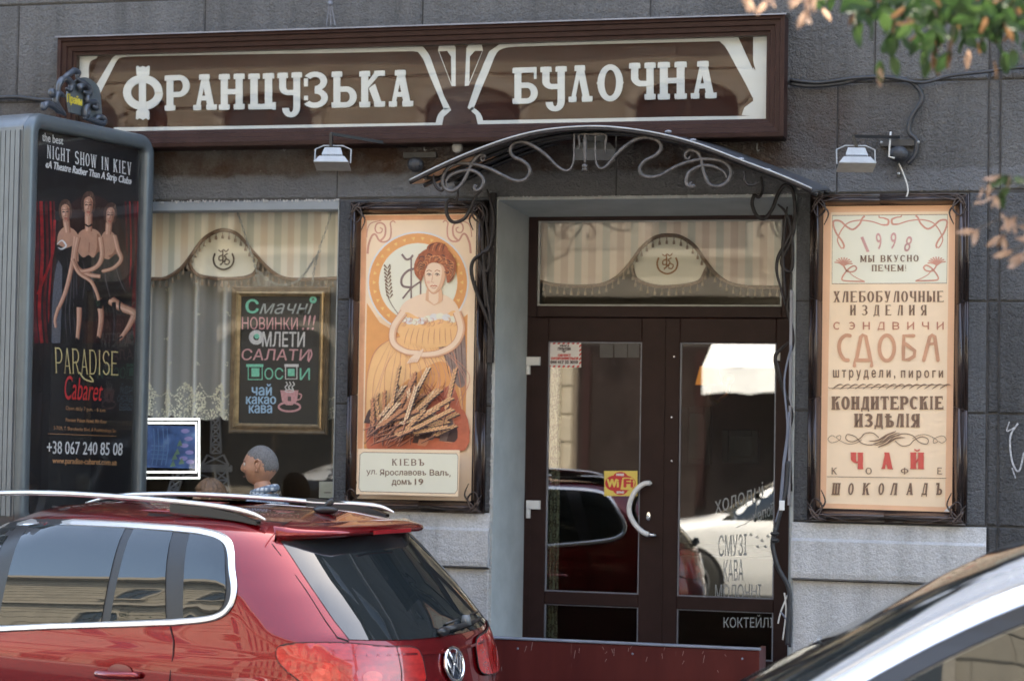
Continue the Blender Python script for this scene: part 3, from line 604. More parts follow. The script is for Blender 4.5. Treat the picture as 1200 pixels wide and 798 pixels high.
pic(800, 476, 833, 545, 2.9, 'dark picture frame hanging below the wall lamp inside the cafe', M_black, mat('dark_print', (.05, .055, .06), .25))
pic(847, 503, 889, 543, 2.9, 'dark picture frame to the right of the wall lamp inside the cafe', M_black, mat('dark_print_b', (.035, .04, .05), .2))
dp = thing('door_curtain', 'ornate beige curtain strip hanging just inside the left door glass', 'curtain', at(645, 560, .72))
m, n, p, out = nodes('floral_fabric'); t = tex(n, 'Voronoi', 30); r = ramp(n, t.outputs['Distance'], [(.2, (.33, .29, .22)), (.4, (.10, .055, .04)), (.55, (.30, .27, .2))]); n.links.new(r.outputs[0], p.inputs['Base Color']); p.inputs['Roughness'].default_value = .9
mb = MB(); a = at(641.5, 404, .72); b = at(653, 740, .72); N = 18
vs = [(a.x+(b.x-a.x)*i/N, .72+.012*math.sin(i*1.5), z) for z in (.3, a.z) for i in range(N+1)]; mb.add(vs, [(i, i+1, N+2+i, N+1+i) for i in range(N)]); mb.build('fabric', m, dp, smooth=True)
bn = thing('counter', 'dark wooden counter standing deep inside the cafe behind the right door', 'counter', (1.3, 2.2, .1))
mb = MB(); mb.bevbox(.6, 2.4, 1.9, 2.4, .1, 1.05, .01); mb.build('body', M_int, bn); boxobj('worktop', .55, 2.45, 1.85, 2.45, 1.052, 1.10, M_brown, bn, .01)

# ---- curtains
def stripes(name, ca, cb, cc, period, x0):
    m, n, p, out = nodes(name); p.inputs['Roughness'].default_value = .85
    g_ = n.nodes.new('ShaderNodeNewGeometry'); sp = n.nodes.new('ShaderNodeSeparateXYZ'); n.links.new(g_.outputs['Position'], sp.inputs[0])
    mu = n.nodes.new('ShaderNodeMath'); mu.operation = 'MULTIPLY_ADD'; mu.inputs[1].default_value = 1/period; mu.inputs[2].default_value = 50-x0/period; n.links.new(sp.outputs['X'], mu.inputs[0])
    fr_ = n.nodes.new('ShaderNodeMath'); fr_.operation = 'FRACT'; n.links.new(mu.outputs[0], fr_.inputs[0])
    r = ramp(n, fr_.outputs[0], [(0, ca), (.22, ca), (.26, cb), (.48, cb), (.52, ca), (.72, ca), (.76, cc), (1, cc)]); n.links.new(r.outputs[0], p.inputs['Base Color'])
    return m
M_st1 = stripes('striped_green_cream_fabric', (.86, .82, .72), (.62, .63, .55), (.78, .68, .56), .19, -1.2)
M_st2 = stripes('striped_rose_grey_fabric', (.84, .74, .66), (.62, .61, .56), (.70, .57, .50), .19, 0)
M_cream = mat('cream_fabric', (.86, .84, .73), .85, var=.04); M_braid = mat('brown_braid', (.20, .13, .09), .9, var=.4, vs=90, bmp=.6, bs=200)
M_logo = mat('brown_embroidery', (.10, .07, .05), .8); M_logo2 = mat('ochre_embroidery', (.34, .17, .07), .8)
def valance(label, edge, lower, cx, cy, Y, top, xr, ms, mlogo, group=None, sc=1.0):
    """edge: braid line of the striped front; lower: braid line of the cream swag behind"""
    t = thing('valance_curtain', label, 'curtain', at(cx, top, Y))
    E = catmull(edge, 8); mb = MB(); k = len(E)
    fold = lambda x: .008*math.sin(x*14)+.004*math.sin(x*37)
    P = [at(px, py, Y) for px, py in E]; zt = at(cx, top, Y).z
    vs = []
    for j in range(3):
        for p in P: z = p.z + (zt-p.z)*j/2; vs.append((p.x, Y+fold(p.x), z))
    mb.add(vs, [(j*k+i, j*k+i+1, (j+1)*k+i+1, (j+1)*k+i) for j in range(2) for i in range(k-1)]); mb.build('striped_panel', ms, t, smooth=True)
    L = catmull(lower, 8); PL = [at(px, py, Y+.03) for px, py in L]
    mb = MB(); zt2 = at(cx, min(q_[1] for q_ in edge)-4, Y+.03).z
    vs = [(p.x, Y+.03+.003*math.sin(p.x*20), p.z) for p in PL] + [(p.x, Y+.03, zt2) for p in PL]; k2 = len(PL)
    mb.add(vs, [(i, i+1, k2+i+1, k2+i) for i in range(k2-1)]); mb.build('cream_swag', M_cream, t, smooth=True)
    for QQ, yy in ((P, Y-.012), (PL, Y+.015)):
        br = MB(); br.tube([(p.x, yy+(fold(p.x) if yy < Y else 0), p.z) for p in QQ], .013*sc, 6); br.build('braid', M_braid, t, smooth=True)
        ft = MB(); acc = 0; last = QQ[0]
        for a, b in zip(QQ[:-1], QQ[1:]):
            d = (b-a).length; s_ = 0
            while acc + (d-s_) >= .048: s_ += .048-acc; acc = 0; c = a.lerp(b, s_/d); ft.tube([(c.x, yy-.004, c.z-.008), (c.x, yy-.004, c.z-.030), (c.x, yy-.004, c.z-.040), (c.x, yy-.004, c.z-.058)], [.003, .0035, .0085, .0095], 6)
            acc += d-s_
        tag(ft.build('tassel_fringe', mat('tassel_thread', (.30, .23, .17), .9, var=.2), t), kind='stuff')
    lg = Art((0, Y+.022, 0), Pn)
    s = 1.0
    lg.stroke([(cx-10, cy-7), (cx-12, cy), (cx-9, cy+8), (cx, cy+12), (cx+9, cy+8), (cx+12, cy), (cx+10, cy-7)], 2.0, mlogo, taper=False)
    lg.stroke([(cx-6, cy-11), (cx-3, cy-9), (cx, cy-11), (cx+3, cy-9), (cx+6, cy-12)], 1.3, mlogo)
    lg.stroke([(cx-1, cy-10), (cx-1, cy+3), (cx-4, cy+6)], 1.6, mlogo); lg.stroke([(cx-1, cy-5), (cx-5, cy-3), (cx-5, cy+1), (cx-1, cy+1)], 1.5, mlogo)
    lg.stroke([(cx+5, cy-7), (cx+1, cy-4), (cx+3, cy-1), (cx-4, cy+7)], 1.4, mlogo); lg.stroke([(cx+1, cy+4), (cx+3, cy+0), (cx+7, cy+2), (cx+5, cy+6), (cx+1, cy+5)], 1.4, mlogo)
    lg.build('embroidered_monogram', t)
    return t
valance('green and cream striped valance with tasselled braid in the display window', [(60, 326), (130, 327), (178, 327), (195, 326), (212, 316), (225, 300), (240, 280), (255, 271), (270, 271), (284, 279), (298, 296), (312, 312), (330, 325), (355, 328), (398, 326)],
        [(222, 300), (224, 312), (232, 322), (248, 326), (270, 327), (290, 325), (300, 319), (305, 306)], 262, 304, WY+.10, 243, None, M_st1, M_logo)
valance('rose and grey striped valance with tasselled braid in the window over the doors', [(630, 329), (650, 334), (680, 336), (705, 334), (722, 326), (738, 310), (752, 291), (768, 279), (785, 276), (800, 279), (815, 290), (828, 308), (842, 324), (860, 334), (890, 337), (930, 337)],
        [(741, 310), (744, 324), (752, 331), (770, 336), (790, 336), (812, 333), (822, 328), (828, 316)], 782, 309, DY+.12, 243, None, M_st2, M_logo2)
# lace curtain: sheer pleats with an embroidered scalloped hem
m = bpy.data.materials.new('sheer_lace'); m.use_nodes = True; n = m.node_tree; n.nodes.clear()
out = n.nodes.new('ShaderNodeOutputMaterial'); mx = n.nodes.new('ShaderNodeMixShader'); tr_ = n.nodes.new('ShaderNodeBsdfTransparent'); df = n.nodes.new('ShaderNodeBsdfDiffuse'); df.inputs[0].default_value = (.80, .81, .80, 1)
lw_ = n.nodes.new('ShaderNodeLayerWeight'); lw_.inputs[0].default_value = .5; lm_ = n.nodes.new('ShaderNodeMath'); lm_.operation = 'MULTIPLY_ADD'; lm_.inputs[1].default_value = .95; lm_.inputs[2].default_value = .32; lm_.use_clamp = True; n.links.new(lw_.outputs['Facing'], lm_.inputs[0]); n.links.new(lm_.outputs[0], mx.inputs[0]); n.links.new(tr_.outputs[0], mx.inputs[1]); n.links.new(df.outputs[0], mx.inputs[2]); n.links.new(mx.outputs[0], out.inputs[0]); M_lace = m
M_emb = mat('cream_lace_embroidery', (.82, .78, .64), .9, var=.3, vs=80)
lc = thing('lace_curtain', 'sheer white lace curtain with embroidered hem hanging beside the framed menu board', 'curtain', at(225, 320, .34))
LY = .36; xa, xb = at(60, 400, LY).x, WX1+.05; N = 240; ztop = at(220, 318, LY).z
pleat = lambda x: LY + .040*math.sin(x*29+1.3*math.sin(x*5)) + .014*math.sin(x*61)
hem = lambda x: at(220, 487, LY).z - .030*abs(math.sin((x+1.97)*math.pi/.165))
mb = MB(); NZ = 6; vs = []
for j in range(NZ+1):
    for i in range(N+1): x = xa+(xb-xa)*i/N; z = hem(x)+(ztop-hem(x))*j/NZ; vs.append((x, pleat(x), z))
mb.add(vs, [(j*(N+1)+i, j*(N+1)+i+1, (j+1)*(N+1)+i+1, (j+1)*(N+1)+i) for j in range(NZ) for i in range(N)]); mb.build('sheer_fabric', M_lace, lc, smooth=True)
em = MB(); rr = random.Random(5)
def dot(x, z, s): em.ball((x, pleat(x)-.004, z), s, 5, 4, (1, .3, 1))
x = xa
while x < xb:
    for k in range(5): dot(x+rr.uniform(-.01, .01), hem(x)+.012+k*.014+rr.uniform(-.004, .004), rr.uniform(.003, .007))
    x += .011
hz = at(220, 487, LY).z; k = 0; x = xa
while x < xb:
    big = k % 2 == 0
    for q_ in range(150 if big else 110):            # flame-shaped bouquet
        v = rr.random(); wv_ = (.062 if big else .045)*math.sin(math.pi*min(1, v*1.02))**.6*(1-v*.25)
        dot(x+rr.uniform(-wv_, wv_), hz+.035+v*(.19 if big else .13), rr.uniform(.003, .0075))
    for q_ in range(26):                           # garland to the next bouquet
        u_ = q_/25; xx = x+.125*u_; dot(xx, hz+.215-.085*math.sin(math.pi*u_)+rr.uniform(-.005, .005), rr.uniform(.003, .006))
    x += .125; k += 1
for jz in range(4):
    x = xa+.06*(jz % 2)
    while x < xb:
        for q_ in range(7): dot(x+rr.uniform(-.013, .013), ztop-.12-jz*.17+rr.uniform(-.013, .013), rr.uniform(.002, .005))
        x += .21
tag(em.build('lace_embroidery', M_emb, lc), kind='stuff')

# ---- framed chalk menu board on chains
cb = thing('menu_board', 'gold framed black chalk menu board with Cyrillic dishes hanging in the display window', 'menu board', at(325, 510, WY+.05))
BY = WY+.05; TLb, BRb = at(272, 335.5, BY), at(383.5, 509.5, BY)
M_gold = mat('worn_gold_frame', (.38, .27, .15), .38, metal=.7, var=.35, vs=14, bmp=.4, bs=60); M_gold2 = mat('dark_gold_frame', (.16, .11, .065), .45, metal=.5, var=.3, vs=14)
def rail(p0, p1, q0, q1, prof, m, name='frame_rail', parent=None, y=0):
    """moulded mitred rail; p outer edge, q inner edge; prof (t across, y out)"""
    mb = MB(); vs = []
    for a, b in ((p0, q0), (p1, q1)):
        for t_, yo in prof: vs.append((a[0]+(b[0]-a[0])*t_, y-yo, a[1]+(b[1]-a[1])*t_))
    k = len(prof); mb.add(vs, [(i, i+1, k+i+1, k+i) for i in range(k-1)] + [tuple(range(k)), tuple(range(k, 2*k))]); return mb.build(name, m, parent)
def moulded(x0, x1, z0, z1, wd, prof, m, parent, y, name='frame_rail'):
    o_ = [(x0, z1), (x1, z1), (x1, z0), (x0, z0)]; i_ = [(x0+wd, z1-wd), (x1-wd, z1-wd), (x1-wd, z0+wd), (x0+wd, z0+wd)]
    for k in range(4): rail(o_[k], o_[(k+1) % 4], i_[k], i_[(k+1) % 4], prof, m, name, parent, y)
moulded(TLb.x, BRb.x, BRb.z, TLb.z, .035, [(0, -.02), (0, .008), (.3, .014), (.6, .008), (1, .004)], M_gold2, cb, BY)
moulded(TLb.x+.035, BRb.x-.035, BRb.z+.035, TLb.z-.035, .032, [(0, 0), (.1, .02), (.45, .024), (.7, .014), (1, .006), (1, -.01)], M_gold, cb, BY, 'gilt_moulding')
boxobj('board', TLb.x+.06, BRb.x-.06, BY+.004, BY+.02, BRb.z+.06, TLb.z-.06, mat('black_chalkboard', (.012, .011, .012), .55, var=.3), cb)
chm = {k: mat('chalk_'+k, c, .95, var=.18, vs=60) for k, c in dict(green=(.20, .60, .45), pink=(.62, .33, .36), white=(.62, .62, .64), blue=(.35, .55, .78), grey=(.38, .42, .42)).items()}
A = Art((0, BY+.003, 0), Pn, .0004)
def Z(x, y): return (x/3, 266+y/3)
def zq4(x0, y0, x1, y1, sk=0): a = Z(x0, y0); b = Z(x1, y1); return (a, (b[0], a[1]+sk), (b[0], b[1]+sk), (a[0], b[1]))
text_sans(A, 'С', zq4(865, 255, 908, 303), chm['green'], .035); text_sans(A, 'мачні', zq4(912, 256, 1105, 306), chm['grey'], 0, .35)
A.ring(*Z(1101, 256), 1.5, 4.2, chm['green'], 20); text_sans(A, 'НОВИНКИ', zq4(851, 316, 1047, 360, .6), chm['pink'], .0); text_sans(A, '!!!', zq4(1062, 310, 1110, 362), chm['pink'], -.01, .2)
A.ring(*Z(901, 388), 3.5, 8.6, chm['white'], 28); text_sans(A, 'МЛЕТИ', zq4(922, 368, 1072, 420, .5), chm['white'], .015, .05)
A.ellipse(*Z(903, 384), 3, 3, chm['green']); text_sans(A, 'САЛАТИ', zq4(850, 428, 1090, 468, .6), chm['pink'], .008, .1); A.stroke([Z(1092, 430), Z(1096, 450), Z(1084, 474)], 1.8, chm['pink'])
A.frame(*Z(873, 484), *Z(922, 536), 1.4, chm['green']); A.quad(*Z(884, 496), *Z(912, 526), chm['green']); A.quad(*Z(866, 482), *Z(926, 492), chm['green'])
text_sans(A, 'ОС', zq4(930, 495, 996, 536), chm['green'], 0); A.quad(*Z(1000, 482), *Z(1050, 492), chm['white']); A.frame(*Z(1004, 484), *Z(1044, 534), 1.4, chm['white']); A.quad(*Z(1012, 498), *Z(1036, 524), chm['green']); text_sans(A, 'И', zq4(1054, 496, 1090, 538), chm['green'], 0)
text_sans(A, 'чай', zq4(886, 552, 955, 592), chm['blue'], .02); text_sans(A, 'какао', zq4(866, 596, 970, 622), chm['blue'], .02); text_sans(A, 'кава', zq4(876, 626, 956, 654), chm['blue'], .02)
A.poly([Z(986, 574), Z(1050, 574), Z(1044, 612), Z(1028, 626), Z(1006, 626), Z(992, 612)], chm['pink']); A.ring(*Z(1018, 632), 11.5, 13.8, chm['pink'], 28, .42); A.stroke([Z(1050, 586), Z(1060, 590), Z(1056, 604), Z(1044, 608)], 1.5, chm['pink'])
for q_ in (1008, 1020, 1032): A.stroke([Z(q_, 572), Z(q_-5, 562), Z(q_+3, 554), Z(q_-2, 544)], 1.4, chm['white'])
A.ring(*Z(1018, 576), 4.5, 5.6, chm['white'], 20, .3); A.quad(*Z(1012, 596), *Z(1024, 612), M_ink)
A.build('chalk_drawing', cb)
def chain(pts, r=.0028, pitch=.02):
    mb = MB(); P = [Vector(p) for p in pts]; acc = 0; k = 0
    for a, b in zip(P[:-1], P[1:]):
        L_ = (b-a).length; n_ = max(1, int(L_/pitch)); d = (b-a).normalized(); s1 = d.orthogonal().normalized(); s2 = d.cross(s1)
        for i in range(n_):
            c = a.lerp(b, (i+.5)/n_); w_ = s1 if k % 2 else s2; k += 1
            mb.tube([c + d*math.cos(t_)*pitch*.68 + w_*math.sin(t_)*pitch*.33 for t_ in [2*math.pi*q_/8 for q_ in range(8)]], r, 4, closed=True)
    return mb
for pts in ([(278, 248), (283, 262), (292, 290), (300, 315), (304, 334)], [(388, 250), (382, 270), (374, 292), (368, 318), (366, 334)], [(303, 318), (312, 327), (328, 334), (345, 331), (356, 322), (376, 292)]):
    chain([at(px, py, BY-.012) for px, py in catmull(pts, 4)]).build('chain', mat('grey_chain', (.34, .37, .36), .4, metal=.5), cb)

# ---- lit LED picture sign
ls = thing('light_box', 'blue picture panel inside two glowing white tube rectangles low in the display window', 'sign', at(205, 560, WY+.04))
LYY = WY+.04; M_led = mat('white_led_tube', (.86, .93, 1.0), .5, emit=.30, var=.01)
for (x0, y0, x1, y1) in ((150, 491, 233.5, 560), (150, 495.5, 230, 553)):
    mb = MB(); mb.tube([at(px, py, LYY) for px, py in ((x0, y0), (x1, y0), (x1, y1), (x0, y1))], .0085, 6, closed=True); mb.build('light_tube', M_led, ls)
m, n, p, out = nodes('blue_lit_print'); t = tex(n, 'Noise', 9, 4); r = ramp(n, t.outputs['Fac'], [(.35, (.015, .035, .11)), (.55, (.035, .08, .22)), (.75, (.14, .22, .38))]); n.links.new(r.outputs[0], p.inputs['Base Color']); n.links.new(r.outputs[0], p.inputs['Emission Color']); p.inputs['Emission Strength'].default_value = .07
a, b = at(150, 498, LYY+.01), at(228, 549, LYY+.01); boxobj('panel', a.x, b.x, LYY+.01, LYY+.02, b.z, a.z, m, ls)
A = Art((0, LYY+.009, 0), Pn, .0004); mv_ = mat('violet_print', (.30, .26, .55), .6); mg_ = mat('leaf_green_print', (.16, .26, .16), .6); ml_ = mat('light_blue_print', (.14, .24, .42), .6)
for px, py in ((217, 505), (221, 514), (216, 522), (222, 530), (215, 537), (223, 541)): A.ellipse(px, py, 5, 2.6, mv_, 12)
for px, py in ((211, 520), (208, 530), (213, 541), (203, 544), (205, 536)): A.poly([(px-4, py+3), (px, py-5), (px+3, py+2)], mg_)
for px in (180, 185, 191, 196): A.stroke([(px, 502), (px+1, 525), (px-2, 545)], 1.0, ml_)
for py in (522, 527, 532, 537): A.stroke([(177, py), (195, py+1)], .8, ml_)
A.build('picture_detail', ls)
# ---- wire Eiffel tower ornament
ei = thing('tower_ornament', 'grey lattice metal model of an openwork tower standing behind the seated man head height in the display window', 'ornament', at(252, 600, .8))
ei['label'] = 'grey metal lattice tower ornament behind the glass beside the glowing picture panel'
M_lat = mat('grey_lattice_metal', (.20, .21, .24), .45, metal=.4); mb = MB(); EY = .8
def lattice(mb, p, q, r, s, n_):
    """p,q left edge; r,s right edge (bottom, top)"""
    T_ = lambda a, b, t: (a[0]+(b[0]-a[0])*t, a[1]+(b[1]-a[1])*t)
    L_ = lambda a, b, rad=.006: mb.tube([at(*a, EY), at(*b, EY)], rad, 5)
    L_(p, q, .008); L_(r, s, .008)
    for k in range(n_):
        a, b = T_(p, q, k/n_), T_(p, q, (k+1)/n_); c, d = T_(r, s, k/n_), T_(r, s, (k+1)/n_)
        L_(a, d); L_(c, b); L_(a, c)
lattice(mb, (247, 531), (248, 470), (259, 531), (257, 470), 6); lattice(mb, (236, 545), (243, 533), (268, 545), (262, 533), 1)
for k in range(9): lattice(mb, (226+k*5, 552), (226+k*5, 545), (231+k*5, 552), (231+k*5, 545), 1)
lattice(mb, (258, 604), (252, 552), (273, 604), (266, 552), 5); lattice(mb, (188, 604), (204, 552), (200, 604), (216, 552), 5)
mb.tube([at(px, py, EY) for px, py in catmull([(201, 580), (212, 562), (230, 556), (248, 562), (257, 580)], 5)], .006, 5)
mb.build('lattice', M_lat, ei)
cd_ = thing('price_card', 'small pale card propped at the lower right corner of the display window', 'card', at(383, 580, .22)); a, b = at(374, 564, .22), at(400, 584, .22)
mb = MB(); mb.bevbox(a.x, b.x, .22, .226, b.z, a.z, .002); mb.build('card', mat('pale_card', (.48, .50, .44), .7), cd_)
A = Art((0, .2195, 0), Pn); A.stroke([(380, 577), (388, 577)], 1, M_ink, False); A.build('print', cd_)
# ================================================================== FASCIA SIGN
sg = thing('fascia_sign', 'long brown framed fascia sign with pale slab lettering over the shop front', 'sign', (-.7, -.1, 3.8))
SY = -.20                                     # front of the moulding
sTL, sTR, sBL, sBR = at(66, 44, SY), at(920, 17, SY), at(66, 176, SY), at(918, 158, SY)
sx0, sx1 = (sTL.x+sBL.x)/2, (sTR.x+sBR.x)/2; sz1 = (sTL.z+sTR.z)/2; sz0 = (sBL.z+sBR.z)/2
prof = [(0, -.19), (0, 0), (.22, .004), (.26, -.012), (.50, -.016), (.54, -.030), (.78, -.034), (.82, -.048), (1, -.052), (1, -.10)]
moulded(sx0, sx1, sz0, sz1, .115, prof, M_brown_w, sg, SY, 'moulding')
mb = MB(); mb.add([(sx0-.012, SY-.02, sz1+.004), (sx1+.012, SY-.02, sz1+.004), (sx1+.012, .0, sz1+.035), (sx0-.012, .0, sz1+.035), (sx0-.012, SY-.02, sz1-.006), (sx1+.012, SY-.02, sz1-.006)], [(0, 1, 2, 3), (4, 5, 1, 0)]); mb.build('top_flashing', M_lead, sg)
boxobj('bottom_board', sx0+.01, sx1-.01, SY+.02, -.004, sz0-.004, sz0+.01, M_brown_w, sg)
BYs = SY+.10
boxobj('back_board', sx0+.10, sx1-.10, BYs+.002, BYs+.03, sz0+.10, sz1-.10, M_board, sg)
ix0, ix1, iz0, iz1 = sx0+.113, sx1-.113, sz0+.113, sz1-.113
boxobj('glass', ix0-.004, ix1+.004, BYs-.045, BYs-.041, iz0-.004, iz1+.004, M_signglass, sg)
def S3(x, y, ox, oy, k): return (ox+x/k, oy+y/k)
A = Art((0, BYs, 0), Pn, .0012)
a_ = lambda x, y: S3(x, y, 0, 0, 3); b_ = lambda x, y: S3(x, y, 400, 0, 3); c_ = lambda x, y: S3(x, y, 780, 0, 4.435)
# pale border bands
def band(pts, wd): A.stroke(pts, wd, M_pale, False)
# left cartouche (outline between the left scroll and the middle vase)
left = catmull([a_(330, 345), a_(372, 262), a_(400, 208), a_(420, 192), a_(450, 187)], 4) + [a_(800, 180), a_(1200, 174)] + [b_(250, 168)] + catmull([b_(276, 172), b_(300, 205), b_(325, 268), b_(352, 330), b_(374, 384)], 4) + catmull([b_(374, 388), b_(352, 410), b_(343, 442)], 4)
A.stroke(left[:], 8.6, M_pale, False)
A.stroke([a_(400, 462), a_(800, 457), a_(1200, 450), b_(345, 445)], 8.5, M_pale, False)
right = catmull([b_(488, 440), b_(478, 408), b_(450, 386)], 4) + catmull([b_(450, 384), b_(476, 318), b_(505, 250), b_(535, 180), b_(568, 158), b_(610, 152)], 4) + [b_(900, 143), c_(280, 196)] + catmull([c_(300, 208), c_(330, 238), c_(380, 330), c_(430, 420), c_(470, 500)], 4)
A.stroke(right, 9.0, M_pale, False)
A.stroke([b_(488, 438), b_(800, 432), b_(1200, 424), c_(555, 622)], 8.6, M_pale, False)
A.poly([c_(455, 168), c_(553, 165), c_(548, 630), c_(455, 634)], M_pale)
A.poly([c_(385, 208), c_(448, 206), c_(446, 300), c_(470, 370)], M_board)
A.poly([c_(395, 600), c_(410, 560), c_(450, 530), c_(500, 520), c_(500, 610)], M_pale)
A.poly([c_(275, 192), c_(375, 190), c_(480, 420), c_(468, 490)], M_pale)
A.poly(catmull([c_(384, 210), c_(448, 208), c_(452, 300), c_(466, 372)], 1), M_board)
# mauve middle vase
vase = [b_(283, 150), b_(575, 144), b_(520, 182), b_(480, 270), b_(444, 380), b_(472, 405), b_(483, 450), b_(352, 453), b_(360, 412), b_(386, 388), b_(362, 340), b_(330, 250), b_(305, 180)]
A.poly(vase, M_mauve)
A.poly(catmull([b_(340, 178), b_(348, 158), b_(385, 152), b_(402, 168)], 3) + [b_(402, 304), b_(388, 304)], M_pale); A.poly([b_(344, 182), b_(372, 180), b_(386, 200), b_(387, 295)], M_board)
A.poly(catmull([b_(498, 178), b_(490, 156), b_(456, 152), b_(440, 170)], 3) + [b_(434, 304), b_(448, 302)], M_pale); A.poly([b_(496, 180), b_(470, 180), b_(452, 200), b_(450, 290)], M_board)
# left scroll
A.poly([a_(262, 178), a_(430, 178), a_(395, 205), a_(320, 330), a_(262, 330)], M_mauve)
A.poly(catmull([a_(270, 290), a_(270, 205), a_(290, 182), a_(325, 180), a_(346, 192)], 3) + catmull([a_(340, 206), a_(318, 218), a_(312, 245), a_(312, 280), a_(296, 296)], 3), M_pale)
A.poly([a_(314, 280), a_(316, 236), a_(330, 212), a_(350, 200)], M_board)
A.build('painted_border', sg)
def sign_letter(ch, x0, x1, y0, y1, sl=0, **k):
    A = Art((0, BYs-.002, 0), Pn, .0003); q_ = ((x0, y0), (x1, y0+sl), (x1, y1+sl), (x0, y1))
    kk = dict(T=.27, t=.145, S=.15, E=.075, notch=True); kk.update(k); base = 8
    for i, pl in enumerate(glyph(ch, **kk)):
        A.layer = base+i*4; A.use(M_pale); pts = [bil(q_, px, py) for px, py in pl]
        front = [A.P(p) - Vector((0, .008, 0)) for p in pts]; back = [p + Vector((0, .006, 0)) for p in front]; n_ = len(pts)
        tri = [tuple(t_) for t_ in tessellate_polygon([[Vector((p[0], -p[1], 0)) for p in pts]])]
        A.mb.add(front+back, tri + [(j, (j+1) % n_, (j+1) % n_+n_, j+n_) for j in range(n_)])
    return A.build('letter', sg)
for ch, x0, x1, y0, y1 in (('Р', 193.5, 223, 89, 130.5), ('А', 225.5, 254.5, 88, 130), ('Н', 257, 287, 87.5, 129.5), ('Ц', 291.5, 323, 87, 129), ('У', 325.5, 354.5, 86, 127.5), ('З', 357, 385.5, 85, 127.5), ('Ь', 389, 418.5, 84.5, 127), ('К', 421.5, 451.5, 84, 126.5), ('А', 454.5, 484.5, 83, 126),
                            ('Б', 601, 630.5, 80, 122.5), ('У', 633.5, 664.5, 79, 120.5), ('Л', 665, 694.5, 77.5, 120.5), ('О', 700.5, 730.5, 76.5, 120), ('Ч', 737.5, 768.5, 74.5, 118), ('Н', 771, 805, 73.5, 117.5), ('А', 808, 840, 72.5, 116.5)):
    sign_letter(ch, x0, x1, y0, y1, -.8)
# the big initial: ring, stem and notched ends
A = Art((0, BYs-.002, 0), Pn, .0003)
def solid(pts):
    A.layer += 4; A.use(M_pale); front = [A.P(p)-Vector((0, .008, 0)) for p in pts]; back = [p+Vector((0, .006, 0)) for p in front]; n_ = len(pts)
    A.mb.add(front+back, [tuple(t_) for t_ in tessellate_polygon([[Vector((p[0], -p[1], 0)) for p in pts]])]+[(j, (j+1) % n_, (j+1) % n_+n_, j+n_) for j in range(n_)])
d_ = lambda x, y: S3(x, y, 130, 60, 6)
n_ = 28
for i in range(n_):
    a, b = 2*math.pi*i/n_, 2*math.pi*(i+1)/n_
    solid([d_(229+139*math.cos(a), 294+124*math.sin(a)), d_(229+139*math.cos(b), 294+124*math.sin(b)), d_(229+84*math.cos(b), 294+68*math.sin(b)), d_(229+84*math.cos(a), 294+68*math.sin(a))])
solid([d_(203, 180), d_(251, 180), d_(251, 420), d_(203, 420)])
solid([d_(186, 168), d_(183, 112), d_(196, 107), d_(208, 118), d_(231, 108), d_(252, 118), d_(270, 106), d_(277, 112), d_(275, 168), d_(258, 185), d_(200, 185)])
solid([d_(200, 408), d_(258, 408), d_(275, 428), d_(277, 480), d_(266, 486), d_(252, 474), d_(230, 487), d_(206, 474), d_(192, 485), d_(181, 480), d_(184, 428)])
A.build('letter', sg)
# bulbs and hooks below the sign
for px in (250, 332, 497, 540, 887):
    hk = MB(); c = at(px, 172, -.03); hk.tube([c+Vector(v) for v in ((0, 0, .02), (0, 0, -.02), (.008, 0, -.03), (.016, 0, -.02))], .0035, 5); hk.build('hook', M_lampg, sg)

